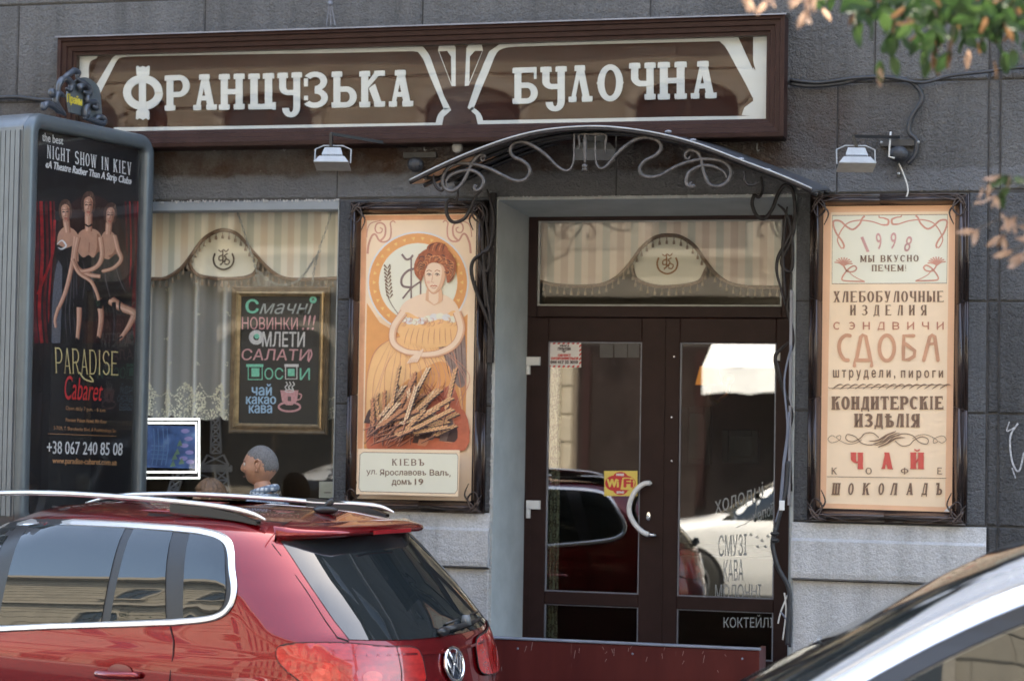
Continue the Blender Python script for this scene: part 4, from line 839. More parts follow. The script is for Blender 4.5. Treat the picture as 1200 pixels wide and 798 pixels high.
# ================================================================== POSTERS
def poster(name, label, TL, TR, BR, BL, fr_, flabel):
    """TL.. print corners; fr_ outer frame corners in the same order"""
    PY = -.035
    P4 = [at(*q, PY) for q in fr_]; x0 = (P4[0].x+P4[3].x)/2; x1 = (P4[1].x+P4[2].x)/2; z1 = (P4[0].z+P4[1].z)/2; z0 = (P4[2].z+P4[3].z)/2
    t = thing(name, label, 'poster', (x0, 0, z0))
    I4 = [at(*q, PY) for q in (TL, TR, BR, BL)]; a0 = (I4[0].x+I4[3].x)/2; a1 = (I4[1].x+I4[2].x)/2; b1 = (I4[0].z+I4[1].z)/2; b0 = (I4[2].z+I4[3].z)/2
    boxobj('backing', a0-.02, a1+.02, -.012, -.002, b0-.02, b1+.02, M_joint, t)
    O = [(x0, z1), (x1, z1), (x1, z0), (x0, z0)]; N_ = [(a0, b1), (a1, b1), (a1, b0), (a0, b0)]
    prof = [(0, -.03), (0, .006), (.07, .016), (.17, .012)] + [(.2+.68*i/10, .010+.058*math.sin(math.pi*i/10)) for i in range(11)] + [(1, .004), (1, -.03)]
    for k in range(4):
        # each side in butt-jointed lengths
        o0, o1, n0, n1 = O[k], O[(k+1) % 4], N_[k], N_[(k+1) % 4]; m_ = 2 if k % 2 == 0 else 3
        cuts = [0]+[ (i+random.uniform(-.12, .12))/m_ for i in range(1, m_)]+[1]
        LL = lambda a, b, s_: (a[0]+(b[0]-a[0])*s_, a[1]+(b[1]-a[1])*s_)
        for c0, c1 in zip(cuts[:-1], cuts[1:]):
            e0 = c0+(.0015 if c0 > 0 else 0); rail(LL(o0, o1, e0), LL(o0, o1, c1), LL(n0, n1, e0), LL(n0, n1, c1), prof, M_bronze, 'frame_length', t, PY+.03).data.shade_smooth()
    # corner leaves: thin bent rods tied round each mitre
    for k, (ox, oz) in enumerate(O):
        nx, nz = N_[k]; sx, sz = (1 if nx > ox else -1), (1 if nz > oz else -1); mb = MB(); y = -.066
        J = lambda u_, v_, dy=0: (ox+sx*u_*.13, y-dy, oz+sz*v_*.13)
        for pts in ([(.05, .95), (.35, .5), (.62, .12), (.3, .3), (.12, .7)], [(.95, .08), (.5, .3), (.2, .62), (.35, .25), (.8, .1)], [(.1, .12), (.6, .55), (.9, .95), (.7, 1.5)], [(.12, .1), (.6, .35), (1.0, .3), (1.9, .06)], [(.2, .8), (.5, .25), (.75, .75), (.4, 1.1), (.15, .6)]):
            C3 = catmull([J(a, b, .006*math.sin(3*a)) for a, b in pts], 4); mb.tube(C3, [.007*(1-.6*abs(2*i/(len(C3)-1)-1)) for i in range(len(C3))], 6)
        mb.build('corner_tie', M_bronze, t, smooth=True)
    A = Art((0, -.014, 0), Pn, .0004); return t, A
M_pc = mat('cream_print', (.79, .76, .62), .55, var=.02); M_po = mat('peach_print', (.86, .60, .38), .55, var=.03); M_pp = mat('pale_peach_print', (.88, .67, .47), .55, var=.03)
M_pbr = mat('terracotta_print', (.62, .27, .17), .55, var=.05); M_pbk = mat('brown_print', (.20, .115, .075), .55, var=.05); M_pdk = mat('dark_brown_print', (.085, .045, .045), .55, var=.1)
M_porg = mat('orange_print', (.78, .36, .13), .55, var=.06); M_prd = mat('brick_red_print', (.58, .16, .09), .55, var=.1, vs=20); M_prose = mat('rose_print', (.62, .30, .22), .55); M_pskin = mat('skin_print', (.86, .64, .47), .55, var=.03)
M_pgold = mat('gold_print', (.86, .55, .20), .55, var=.1, vs=60); M_pgrey = mat('grey_mauve_print', (.22, .15, .14), .55, var=.15, vs=30); M_phair = mat('auburn_print', (.38, .11, .05), .55, var=.25, vs=60); M_pred = mat('red_print', (.60, .09, .07), .55, var=.05)
# -- right hand price list
t, A = poster('framed_menu_poster', 'peach poster listing bakery goods in Cyrillic, bronze framed, right of the doors', (967.6, 243), (1118.8, 241.3), (1113.3, 599.5), (961.5, 594.5), [(949, 228.5), (1137, 224.5), (1132.5, 616.5), (945, 610.5)], '')
A.poly([(964.5, 242), (1120, 240.5), (1115.5, 600), (959.5, 595)], mat('peach_border_print', (.80, .47, .29), .55, var=.04))
A.poly([(974, 249), (1112.5, 247.8), (1107.5, 594), (968, 589.5)], M_pp)
A.poly([(973.5, 251), (1112, 249.8), (1111.2, 333), (973.5, 333.8)], M_pp)
A.poly([(975.5, 252.8), (1110.5, 251.6), (1109.5, 332), (975, 332.6)], M_pc); A.stroke([(975.5, 252.8), (1110.5, 251.6), (1109.5, 332), (975, 332.6)], .8, M_pbk, False, closed=True)
e_ = lambda x, y: S3(x, y, 930, 210, 5.4545)
MX = 1220/2
for s_ in (0, 1):
    X_ = lambda x, y: e_(x if not s_ else 1234-x, y-(0 if not s_ else 4))
    A.stroke([X_(545, 235), (X_(550, 246)), X_(580, 250), X_(605, 262), X_(600, 290), X_(570, 294), X_(500, 272), X_(420, 264), X_(350, 280), X_(310, 320), X_(285, 370), X_(282, 400), X_(300, 435), X_(312, 445)], 1.5, M_prose)
    A.stroke([X_(316, 445), X_(322, 425), X_(305, 390), X_(275, 350), X_(255, 300), X_(258, 268), X_(300, 270), X_(340, 305), X_(380, 322), X_(420, 290), X_(440, 250), X_(455, 238)], 2.2, M_prose, taper=False)
    A.stroke([X_(575, 252), X_(605, 262), X_(600, 292), X_(560, 290)], 2.6, M_prose, taper=True)
    for k in range(9):
        a = math.radians(200+k*19); A.stroke([X_(318, 555), X_(318+28*math.cos(a), 545+24*math.sin(a)), X_(318+60*math.cos(a), 548+48*math.sin(a))], 1.5, M_prose, taper=False)
    A.stroke([X_(320, 555), X_(345, 590), X_(385, 590), X_(402, 570), X_(385, 555), X_(350, 575), X_(315, 620), X_(312, 645), X_(350, 652), X_(455, 655)], 1.8, M_prose)
    A.stroke([X_(345, 575), X_(370, 610), X_(410, 635), X_(450, 652)], 1.0, M_prose)
M_1998 = mat('rose_number_print', (.60, .33, .30), .55)
for s_, q_ in (('1', ((1008.6, 278.6), (1011.4, 277.4), (1018.8, 295), (1015.8, 295.6))), ('9', ((1026, 273.6), (1032, 273), (1034, 292.4), (1028, 292.8))), ('9', ((1044, 272.6), (1051, 272.8), (1049, 292), (1043.4, 292))), ('8', ((1063, 276.2), (1070, 278.2), (1065, 295.6), (1058.6, 294.2)))):
    text_sans(A, s_, q_, M_1998, .01)
K = dict(T=.26, t=.11, S=.06, E=.05)
text_serif(A, 'МЫ ВКУСНО', rectq(1008, 299.5, 1076.5, 307.3, -.6), M_pbk, .28, **K); text_serif(A, 'ПЕЧЕМ!', rectq(1021.5, 310.5, 1062.5, 318), M_pbk, .22, **K)
K2 = dict(T=.30, t=.075, S=.045, E=.05)
text_serif(A, 'ХЛЕБОБУЛОЧНЫЕ', rectq(976.5, 341.4, 1106, 354.2, -.3), M_pbk, .22, **K2); text_serif(A, 'ИЗДЕЛИЯ', rectq(996, 357.5, 1086, 369.5), M_pbk, .95, **K2)
M_sandw = mat('dusty_red_print', (.50, .21, .14), .55); M_sdoba = mat('tan_red_print', (.60, .31, .19), .55)
text_serif(A, 'СЭНДВИЧИ', rectq(976.5, 377.3, 1106, 386.3), M_sandw, 1.1, T=.2, t=.14, S=0, E=0)
# big rounded lettering
def rs(pts, w_=4.3, sm=True):
    A.stroke(pts, w_, M_sdoba, sm)
    for q_ in (pts[0], pts[-1]): A.ellipse(q_[0], q_[1], w_/2, w_/2, M_sdoba, 10)
h_ = lambda x, y: S3(x, y, 960, 330, 6.647)
rs([h_(240, 422), h_(205, 420), h_(170, 450), h_(155, 500), h_(165, 560), h_(195, 605), h_(225, 612)]); 
rs([h_(275, 656), h_(278, 612), h_(408, 612), h_(408, 656)], sm=False); rs([h_(290, 610), h_(325, 430), h_(340, 418), h_(362, 424), h_(400, 610)], sm=False)
A.ring(*h_(527, 515), 6.2, 10.4, M_sdoba, 30, 1.0) if False else A.stroke([h_(527+58*math.cos(i*math.pi/12), 517+98*math.sin(i*math.pi/12)) for i in range(24)], 4.3, M_sdoba, True, closed=True)
rs([h_(735, 422), h_(660, 422), h_(656, 520), h_(656, 608), h_(700, 606), h_(740, 580), h_(745, 540), h_(700, 505), h_(670, 485)], sm=False)
rs([h_(815, 612), h_(862, 430), h_(880, 418), h_(900, 428), h_(925, 612)], sm=False); rs([h_(850, 480), h_(880, 485), h_(905, 475)], 3); 
text_sans(A, 'штрудели,', rectq(976.5, 433.5, 1049, 445.5), M_pbk, .014, space=1.6); text_sans(A, 'пироги', rectq(1056, 434, 1105, 445.6), M_pbk, .014, space=1.5)
for k in range(15): x = 975+k*9; A.stroke([(x, 456), (x+5, 452.5), (x+9, 450.5), (x+13, 451)], 1.5, M_pbk, taper=True)
A.stroke([(971, 453.5), (985, 455), (1095, 450.8), (1109, 453)], .6, M_pbk)
K3 = dict(T=.36, t=.14, S=.10, E=.05)
text_serif(A, 'КОНДИТЕРСКІЕ', rectq(974.5, 464.4, 1105.5, 480, -.3), M_pbk, .14, **K3); text_serif(A, 'ИЗДѢЛІЯ', rectq(1001, 484.5, 1078, 500.3, .2), M_pbk, .14, **K3)
i_ = lambda x, y: S3(x, y, 930, 490, 5.4545)
for s_ in (0, 1):
    Y_ = (lambda x, y: i_(x, y)) if not s_ else (lambda x, y: i_(1195-x, 268-y))
    A.stroke([Y_(540, 185), Y_(590, 165), Y_(640, 120), Y_(700, 98), Y_(760, 110), Y_(800, 150), Y_(850, 165), Y_(860, 135), Y_(820, 118), Y_(770, 140), Y_(740, 170), Y_(690, 175), Y_(650, 145)], .9, M_pbk)
    A.stroke([Y_(480, 145), Y_(540, 140), Y_(600, 105), Y_(650, 88)], 1.9, M_pbk, taper=True); A.stroke([Y_(510, 160), Y_(570, 148), Y_(620, 112), Y_(680, 92)], 1.4, M_pbk, taper=True)
    A.stroke([Y_(760, 130), Y_(800, 108), Y_(850, 105), Y_(905, 130), Y_(920, 150), Y_(895, 158), Y_(900, 130), Y_(950, 112), Y_(975, 135), Y_(950, 158), Y_(925, 145)], .6, M_pbk)
for ch, x0, x1 in (('Ч', 996.8, 1011.8), ('А', 1031.8, 1046.6), ('Й', 1066.6, 1083)): text_serif(A, ch, rectq(x0, 529.8, x1, 549.2, .4), M_pred, .1, T=.40, t=.10, S=.06, E=.03)
for ch, x0, x1 in (('К', 974.5, 981), ('О', 1014.4, 1021.6), ('Ф', 1055.6, 1064.6), ('Е', 1098.4, 1104)): text_serif(A, ch, rectq(x0, 547.6, x1, 555.4, .2), M_pbk, .1, T=.18, t=.10, S=.06, E=.04)
A.stroke([(969, 558.3), (1109, 560.2)], .6, M_pbk, False)
for ch, x0, x1 in (('Ш', 975, 984.6), ('О', 994, 1000.4), ('К', 1011, 1019.4), ('О', 1029.4, 1036), ('Л', 1043, 1051.6), ('А', 1062, 1070.4), ('Д', 1080.4, 1087), ('Ъ', 1096.4, 1104.4)): text_serif(A, ch, ((x0+.8, 565.6), (x1+.8, 565.8), (x1-.6, 579.8), (x0-.6, 579.6)), M_pbk, .1, T=.30, t=.13, S=.08, E=.05)
A.poly([(1106, 599), (1113.5, 592), (1113.5, 599.5)], M_sw)
A.build('printed_sheet', t)

# -- left hand figure poster
t, A = poster('framed_figure_poster', 'Art Nouveau style poster of a woman with wheat, bronze framed, left of the doors', (423.8, 253), (556.7, 251.7), (549.7, 586.3), (417.5, 583.3), [(409, 237), (573, 233.8), (566.5, 602.5), (403.5, 598.5)], '')
A.poly([(420.5, 252), (558.5, 250.5), (552, 587), (415.5, 584)], M_pp); A.poly([(423.8, 253), (430, 258), (424, 579), (417.8, 583)], mat('orange_edge_print', (.72, .36, .20), .55)); A.poly([(423.8, 253), (556.7, 251.7), (551, 257.5), (430, 258.5)], MATS['orange_edge_print'])
A.poly([(430.5, 259), (550.8, 257.8), (545, 527), (426.5, 525.5)], M_pp)
A.poly([(430, 372), (548, 370), (545, 527), (426.5, 525.5)], M_po)
A.poly([(430, 355), (445, 378), (470, 392), (520, 392), (548, 368), (545, 527), (426.5, 525.5)], M_porg)
f_ = lambda x, y: S3(x, y, 390, 220, 6)
for s_ in (0, 1):
    W_ = (lambda x, y: f_(x, y)) if not s_ else (lambda x, y: f_(1215-x, y-3))
    A.stroke([W_(245, 465), W_(252, 400), W_(275, 340), W_(300, 330), W_(330, 375), W_(375, 380), W_(405, 350), W_(410, 290), W_(405, 250), W_(425, 235), W_(440, 248)], 2.6, M_prose, taper=.5)
    A.stroke([W_(330, 378), W_(365, 340), W_(370, 280), W_(345, 250), W_(310, 255), W_(298, 290), W_(312, 318), W_(340, 315), W_(348, 292), W_(330, 282)], 2.2, M_prose, taper=.4)
    A.stroke([W_(238, 350), W_(245, 290), W_(270, 250), W_(340, 232)], 1.2, M_prose)
A.ring(490, 331, 57.5, 59.5, M_sw, 48); A.ring(490, 331, 46, 57.5, M_porg, 48); A.ellipse(490, 331, 46, 46, M_pc, 40)
for k in range(30):
    a = 2*math.pi*k/30; cx_, cy_ = 490+51.7*math.cos(a), 331+51.7*math.sin(a); A.poly([(cx_+2.6*math.cos(a+q_*2*math.pi/6)*(1 if q_ % 2 else .5), cy_+2.6*math.sin(a+q_*2*math.pi/6)*(1 if q_ % 2 else .5)) for q_ in range(6)], M_pgold)
# monogram
A.stroke([(471, 298), (476, 304), (481, 303), (484, 299)], 2.4, M_pgrey, taper=False); A.stroke([(491, 298), (496, 304), (501, 303), (506, 299)], 2.4, M_pgrey)
A.stroke([(482, 302), (482, 350)], 1.8, M_pgrey, False); A.stroke([(493, 302), (493, 346)], 1.8, M_pgrey, False); A.stroke([(493, 314), (479, 317), (471, 326), (472, 335), (482, 337)], 2.6, M_pgrey); A.stroke([(493, 330), (482, 338), (472, 350)], 2, M_pgrey)
def ear_(x0, y0, x1, y1, n_, m1, m2, w_=3.4):
    A.stroke([(x0, y0), (x1, y1)], .7, m2, False); dx, dy = (x1-x0), (y1-y0); L_ = math.hypot(dx, dy); ux, uy = dx/L_, dy/L_
    n_ = max(5, int(L_*.62/4.6))
    for k in range(n_):
        for sd_ in (-1, 1):
            s_ = .38+.62*(k+(.5 if sd_ > 0 else 0))/n_; cx_, cy_ = x0+dx*s_, y0+dy*s_; px_, py_ = -uy*sd_, ux*sd_
            G2 = lambda f_, o_: (cx_+ux*f_+px_*o_, cy_+uy*f_+py_*o_)
            A.poly([G2(-1.2, .2), G2(.6, w_*.78), G2(4.6, w_*.80), G2(3.2, .5)], m1)
        if k % 2: A.stroke([(x0+dx*(.38+.62*k/n_), y0+dy*(.38+.62*k/n_)), (x0+dx*(.38+.62*k/n_)+ux*7, y0+dy*(.38+.62*k/n_)+uy*7)], .4, m2, False)
A.stroke([(470, 372), (458, 355), (452, 335), (458, 312)], .8, M_pbk)
for k in range(9):
    y = 350-k*4.3; x = 457-3*math.sin((350-y)/40*1.5); A.poly([(x, y), (x-4.5, y-4), (x-3.4, y-6), (x-.4, y-2)], M_pbk); A.poly([(x, y), (x+4, y-4.5), (x+2.6, y-6.2), (x+.4, y-2)], M_pbk)
# an anonymous seated figure holding a sheaf across her lap, drawn with printed outlines and folds
M_sk2p = mat('skin_shade_print', (.74, .44, .28), .55, var=.05); M_hairl = mat('auburn_light_print', (.62, .25, .11), .55, var=.2, vs=60); M_shawl = mat('brown_grey_shawl_print', (.30, .21, .18), .55, var=.2, vs=20)
M_orl = mat('light_orange_print', (.88, .52, .24), .55, var=.05)
gown = catmull([(430, 524), (429, 480), (431, 440), (440, 412), (458, 398), (486, 392), (514, 396), (530, 410), (538, 440), (543, 480), (545, 526)], 4)
A.poly(gown, M_orl)
A.poly(catmull([(440, 524), (446, 486), (470, 452), (500, 430), (520, 424), (534, 440), (541, 480), (545, 526)], 4), M_porg)
A.poly(catmull([(470, 526), (486, 488), (512, 462), (530, 452), (540, 476), (546, 500), (545, 526)], 4), M_prd)
A.poly(catmull([(508, 384), (530, 374), (543, 384), (546, 410), (546, 448), (536, 452), (524, 424), (512, 404)], 4), M_shawl)
for k_ in range(7): A.stroke([(514+k_*4.2, 384+k_*1.5), (520+k_*3.5, 410), (528+k_*2.4, 446)], .9, M_pgrey if k_ % 2 else M_pdk, taper=True)
rr = random.Random(31)
for k_ in range(26):
    x_ = 434+k_*4.2; A.stroke([(458+k_*2.3, 402+rr.uniform(-3, 8)), (x_+12+rr.uniform(-8, 8), 440+rr.uniform(-8, 8)), (x_+rr.uniform(-4, 4), 478), (x_-3+rr.uniform(-6, 6), 520)], .65, M_prose if k_ % 3 else M_pbr, taper=True)
for k_ in range(16): A.stroke([(500+rr.uniform(-8, 30), 440+rr.uniform(0, 20)), (510+rr.uniform(-16, 26), 480), (500+rr.uniform(-30, 40), 522)], .8, mat('deep_red_print', (.36, .07, .05), .55), taper=True)
A.stroke(gown, .9, M_pbr)
# torso, sleeves and arms
A.poly(catmull([(472, 398), (466, 376), (472, 357), (488, 347), (504, 343), (522, 346), (536, 358), (540, 380), (530, 400), (500, 406)], 4), M_pskin)
A.poly(catmull([(470, 398), (466, 378), (476, 366), (490, 372), (505, 377), (520, 371), (533, 364), (540, 380), (534, 402), (504, 408)], 4), M_orl)
for k_ in range(9): A.ellipse(473+k_*7.2, 374+3.2*math.sin(k_*.8), 5.2, 4.0, M_sw if k_ % 2 else M_pc, 12)
for k_ in range(9): A.stroke([(480+k_*6, 384), (476+k_*6.6, 394), (474+k_*7, 404)], .8, M_pbr, taper=True)
for k_ in range(24):
    a_x = 470+64*rr.random(); a_y = 371+6*rr.random(); A.stroke([(a_x, a_y), (a_x+3, a_y+2), (a_x+2, a_y+5), (a_x-1, a_y+6)], .7, M_prose if k_ % 2 else M_pbr, taper=True)

A.poly(catmull([(499, 352), (502, 336), (516, 336), (519, 352), (509, 358)], 3), M_sk2p); A.poly(catmull([(503, 352), (504, 338), (513, 338), (514, 353), (509, 357)], 3), M_pskin)
def oarm(pts, w_):
    A.stroke(pts, w_+1.4, M_pbr, taper=.3); A.stroke(pts, w_, M_sk2p, taper=.3); A.stroke([(x-.9, y-.6) for x, y in pts], w_*.72, M_pskin, taper=.3)
oarm([(536, 366), (541, 386), (533, 404), (514, 414), (494, 416)], 9); oarm([(474, 366), (462, 384), (462, 402), (476, 412), (492, 414)], 8.4)
for k_ in range(5):
    for dx, mm in ((.35, M_pbr), (0, M_pskin)): A.stroke([(490+k_*1.5, 414-k_*1.2+dx), (482+k_*2, 420+k_*.5+dx), (478+k_*2.4, 426-k_*.5+dx)], 2.1-(dx > 0)*-.5, mm, taper=.4)
# head
A.poly(catmull([(497.5, 316), (498.5, 330), (502, 339), (508.5, 344.5), (515.5, 340), (521, 330), (523, 316), (516, 306), (504, 306)], 4), M_sk2p)
A.poly(catmull([(498.5, 316), (499.5, 329), (503, 338), (508, 342.5), (513, 338), (517, 328), (518, 314), (510, 307), (503, 308)], 4), M_pskin)
A.stroke([(497.5, 316), (498.5, 330), (502, 339), (508.5, 344.5), (515.5, 340), (521, 330), (523, 316)], .7, M_pbr)
for d_ in (0, 1):
    x_ = 500.6+d_*9.6; A.stroke([(x_, 322.2), (x_+2.4, 320.6), (x_+5.4, 322.4)], 1.0, M_pdk); A.stroke([(x_+.6, 323), (x_+2.6, 323.8), (x_+4.6, 323)], .5, M_pbr); A.ellipse(x_+2.7, 322.3, .95, .95, M_pdk, 8); A.stroke([(x_-.4, 318.6), (x_+2.4, 316.8), (x_+6, 318.4)], .8, M_phair)
A.stroke([(508, 320), (506.8, 328), (506.2, 330.5), (508.8, 331.4)], .6, M_pbr); A.stroke([(504.6, 336), (507.2, 334.8), (508.6, 335.4), (510.4, 334.8), (513, 336)], 1.1, M_prd); A.stroke([(506, 337), (508.8, 338), (511.6, 337)], .9, M_prose); A.ellipse(502.6, 331, 2.2, 1.8, mat('cheek_print', (.84, .52, .38), .55), 12)
A.poly(catmull([(494, 330), (487, 322), (486, 310), (492, 298), (503, 291), (516, 290), (528, 296), (535, 308), (533, 324), (525, 332), (523, 320), (519, 311), (509, 308), (502, 311), (498, 320)], 4), M_phair); A.poly(catmull([(500, 296), (502, 288), (512, 284), (522, 287), (526, 296), (514, 300)], 4), M_phair)
for k_ in range(22):
    a = math.pi*(1.02+k_*.045*1.0); r0_ = 22-rr.random()*8; x_, y_ = 510+r0_*1.05*math.cos(a), 320+r0_*1.15*math.sin(a)
    A.stroke([(x_, y_), (x_+4*math.cos(a+1.2), y_+4*math.sin(a+1.2)), (x_+7*math.cos(a+1.9), y_+7*math.sin(a+1.9)), (x_+6*math.cos(a+2.6), y_+6*math.sin(a+2.6))], 1.3, (M_hairl, M_pdk, M_hairl)[k_ % 3], taper=True)
for k_ in range(8): A.stroke([(489+k_*.6, 312+k_*2), (493, 306+k_*1.6), (498, 311+k_)], .9, M_hairl if k_ % 2 else M_pdk, taper=True); A.stroke([(527+k_*.6, 330-k_*2), (532, 322-k_*2), (526, 316-k_)], .9, M_hairl if k_ % 2 else M_pdk, taper=True)
for k_ in range(5): A.stroke([(503+k_*4, 295), (505+k_*4, 288), (510+k_*3, 286)], 1.0, M_hairl if k_ % 2 else M_pdk, taper=True)
# dense wheat over the lower third
M_w1 = mat('ochre_wheat_print', (.76, .44, .22), .55, var=.1); M_w2 = mat('pale_wheat_print', (.86, .62, .40), .55, var=.08); M_w3 = mat('rust_wheat_print', (.58, .26, .13), .55, var=.1)
A.poly(catmull([(431, 526), (430, 496), (452, 486), (480, 478), (510, 470), (545, 482), (546, 527), (490, 526)], 4), M_prd)
for k_ in range(60):
    x_ = 430+112*rr.random(); y_ = 486+40*rr.random()+(x_-430)*.12; y_ = min(y_, 522); A.poly(catmull([(x_-7, y_+6), (x_-2, y_-8), (x_+5, y_-12), (x_+6, y_+2), (x_+2, y_+7)], 2), (M_pdk, M_pgrey, M_pbr)[k_ % 3]) if y_ < 517 else None
for k_ in range(64):
    t_ = k_/64; x_ = 430+rr.random()*(46 if k_ % 3 else 96); y_ = 523-rr.random()*22; a = math.radians(rr.choice((-92, -78, -60, -42, -28, -16))+rr.uniform(-7, 7)); L_ = rr.uniform(44, 92)
    x1, y1 = x_+L_*math.cos(a), y_+L_*math.sin(a)
    if 431 < x1 < 541 and y1 > 430: ear_(x_+.8, y_+1.2, x1+.8, y1+1.2, 12, M_pdk, M_pdk, 3.1); ear_(x_, y_, x1, y1, 12, (M_w1, M_w2, M_w3, M_w1)[k_ % 4], M_pbr, 2.6)
A.poly([(426.5, 525.5), (545, 527), (543, 581), (424.8, 578)], M_pp)
ch_ = [(433, 529.5), (541, 531.2), (543, 534), (542, 573.5), (539, 577.5), (430, 575), (427.5, 571), (429, 532)]
A.poly(ch_, M_pc); A.stroke(ch_, .7, M_pbk, False, closed=True)
K4 = dict(T=.24, t=.11, S=.07, E=.05)
text_serif(A, 'КІЕВЪ', rectq(466, 537.2, 503.5, 544.8, .3), M_pbk, .35, **K4)
text_sans(A, 'ул.', rectq(436.5, 550.2, 448.4, 556.8), M_pbk, .005); text_sans(A, 'Ярославов', rectq(452, 549.4, 500.2, 558.0), M_pbk, .01); text_serif(A, 'Ъ', rectq(500.8, 551.4, 505.6, 556.2), M_pbk, T=.26, t=.14, S=.1, E=.05); text_sans(A, 'Вал', rectq(510, 549.6, 526.4, 556.6), M_pbk, .01); text_serif(A, 'Ъ', rectq(527.2, 551.8, 532, 556.6), M_pbk, T=.26, t=.14, S=.1, E=.05); A.stroke([(533.8, 556), (533.2, 558.2)], .9, M_pbk, False)
text_sans(A, 'дом', rectq(466, 561.6, 483, 568.6), M_pbk, .01); text_serif(A, 'Ъ', rectq(484, 561.8, 489, 567), M_pbk, T=.26, t=.14, S=.1, E=.05); text_sans(A, '19', rectq(492.8, 560.3, 502.4, 567.3), M_pbk, .01)
A.build('printed_sheet', t)

# ================================================================== CANOPY
cp = thing('door_canopy', 'arched black metal canopy with wrought iron scrolls over the shop doors', 'canopy', (.8, -.5, 3.4))
CY = -1.0
arc = catmull([(481, 213), (520, 194), (560, 177), (600, 163), (640, 154), (690, 150), (730, 152), (775, 159), (820, 171), (870, 190), (915, 207), (952, 223)], 4)
F_ = [at(px, py, CY) for px, py in arc]; Bk = [Vector((p.x, -.004, p.z+.125)) for p in F_]
mb = MB(); k = len(F_); vs = [p for p in F_]+[p for p in Bk]+[p-Vector((0, 0, .010)) for p in F_]+[p-Vector((0, 0, .010)) for p in Bk]
mb.add(vs, [(i, i+1, k+i+1, k+i) for i in range(k-1)]+[(2*k+i, 3*k+i, 3*k+i+1, 2*k+i+1) for i in range(k-1)]+[(i, 2*k+i, 2*k+i+1, i+1) for i in range(k-1)]+[(0, k, 3*k, 2*k), (k-1, 2*k-1, 4*k-1, 3*k-1)])
mb.build('roof_sheet', mat('dark_canopy_sheet', (.075, .080, .092), .34, metal=.3, var=.25, vs=3), cp)
fl = MB(); fl.tube([p+Vector((0, -.012, -.008)) for p in F_], .012, 6); fl.build('front_arch', M_irond, cp, smooth=True)
fl = MB(); fl.tube([p+Vector((0, -.02, .006)) for p in F_], .006, 6); fl.build('front_edge_trim', mat('light_edge_trim', (.36, .37, .38), .4, metal=.3), cp, smooth=True)
for s_ in (.28, .62, .97):
    rb = MB(); rb.tube([a.lerp(b, s_)-Vector((0, 0, .028)) for a, b in zip(F_, Bk)], .014, 6); rb.build('purlin_arch', M_black, cp, smooth=True)
for i in (2, k-3):
    rb = MB(); rb.tube([F_[i]-Vector((0, 0, .02)), Bk[i]-Vector((0, 0, .02))], .013, 6); rb.build('side_rail', M_black, cp)
# rusty underside showing at the left end
mb = MB(); n_ = 8; vs = [F_[i]-Vector((0, -.01, .013)) for i in range(n_)]+[(Bk[i].lerp(F_[i], .35))-Vector((0, 0, .013)) for i in range(n_)]
mb.add(vs, [(i, i+1, n_+i+1, n_+i) for i in range(n_-1)]); mb.build('soffit_panel', mat('bare_plywood_soffit', (.78, .46, .28), .7, var=.3, vs=6), cp)
rv_ = MB()
for px, py in ((783, 158), (812, 168), (868, 190), (900, 203)): c = at(px, py, CY+.08); rv_.ball((c.x, c.y, c.z+.016), .017, 8, 6, (1.3, 1, .7))
rv_.build('roof_rivet', mat('grey_rivet', (.25, .26, .29), .4, metal=.4), cp, smooth=True)
g7 = lambda x, y: S3(x, y, 460, 130, 4.61); g8 = lambda x, y: S3(x, y, 700, 130, 4.61)
def iron(pts, f, name='scroll', m=None, r=.0115, Y=CY+.02, taper=True, parent=None, dy=0):
    P = [at(*f(*q_), Y) for q_ in catmull(pts, 6)]; n_ = len(P)
    if dy: P = [p+Vector((0, dy*i/n_, 0)) for i, p in enumerate(P)]
    mb = MB(); mb.tube(P, [r*min(1, .45+ 3.0*min(i, n_-1-i)/n_) for i in range(n_)] if taper else r, 8); return mb.build(name, m or M_iron, parent or cp, smooth=True)
iron([(500, 262), (488, 272), (478, 262), (484, 246), (498, 250), (494, 240), (470, 240), (442, 265), (422, 300), (400, 350), (370, 400), (330, 432), (292, 425), (270, 390), (280, 340), (312, 300), (360, 285), (440, 290), (520, 312), (600, 352), (660, 378), (710, 375), (740, 340), (735, 300), (700, 270), (655, 250), (636, 215), (652, 180), (700, 168), (760, 190), (830, 240), (890, 300), (940, 325), (970, 300), (980, 250), (982, 118)], g7)
iron([(458, 410), (446, 404), (442, 416), (455, 432), (478, 418), (492, 380), (468, 342), (420, 322), (360, 330), (312, 352), (290, 385), (300, 420)], g7)
iron([(222, 345), (222, 380), (240, 418), (268, 430), (285, 395), (300, 370)], g7, m=M_irond, r=.009)
iron([(1040, 118), (1040, 200), (1040, 285)], g7, 'trident_stem'); iron([(1010, 205), (1010, 165), (1011, 130), (1080, 128), (1150, 130), (1150, 180), (1150, 230)], g7, 'trident_stem', r=.007)
mb = MB(); c = at(*g7(1038, 300), CY+.02); mb.ball(c, .018, 10, 8, (1, 1, .9)); 
for q_ in (-1, 0, 1): mb.tube([c, c+Vector((q_*.016, -.01, -.030))], [.009, .004], 6)
mb.build('bud_finial', M_iron, cp, smooth=True)
iron([(1097, 118), (1096, 250), (1108, 300), (1130, 312), (1155, 300), (1180, 272), (1226, 220), (1306, 160), (1376, 145), (1436, 165), (1451, 205), (1416, 245), (1366, 270), (1336, 310), (1346, 345), (1386, 360), (1446, 350), (1526, 305), (1606, 275), (1686, 262), (1766, 270), (1816, 300), (1826, 350), (1796, 395), (1746, 410), (1706, 390), (1681, 330), (1666, 260), (1646, 225), (1606, 213), (1581, 235), (1584, 256), (1600, 260), (1606, 246)], g7)
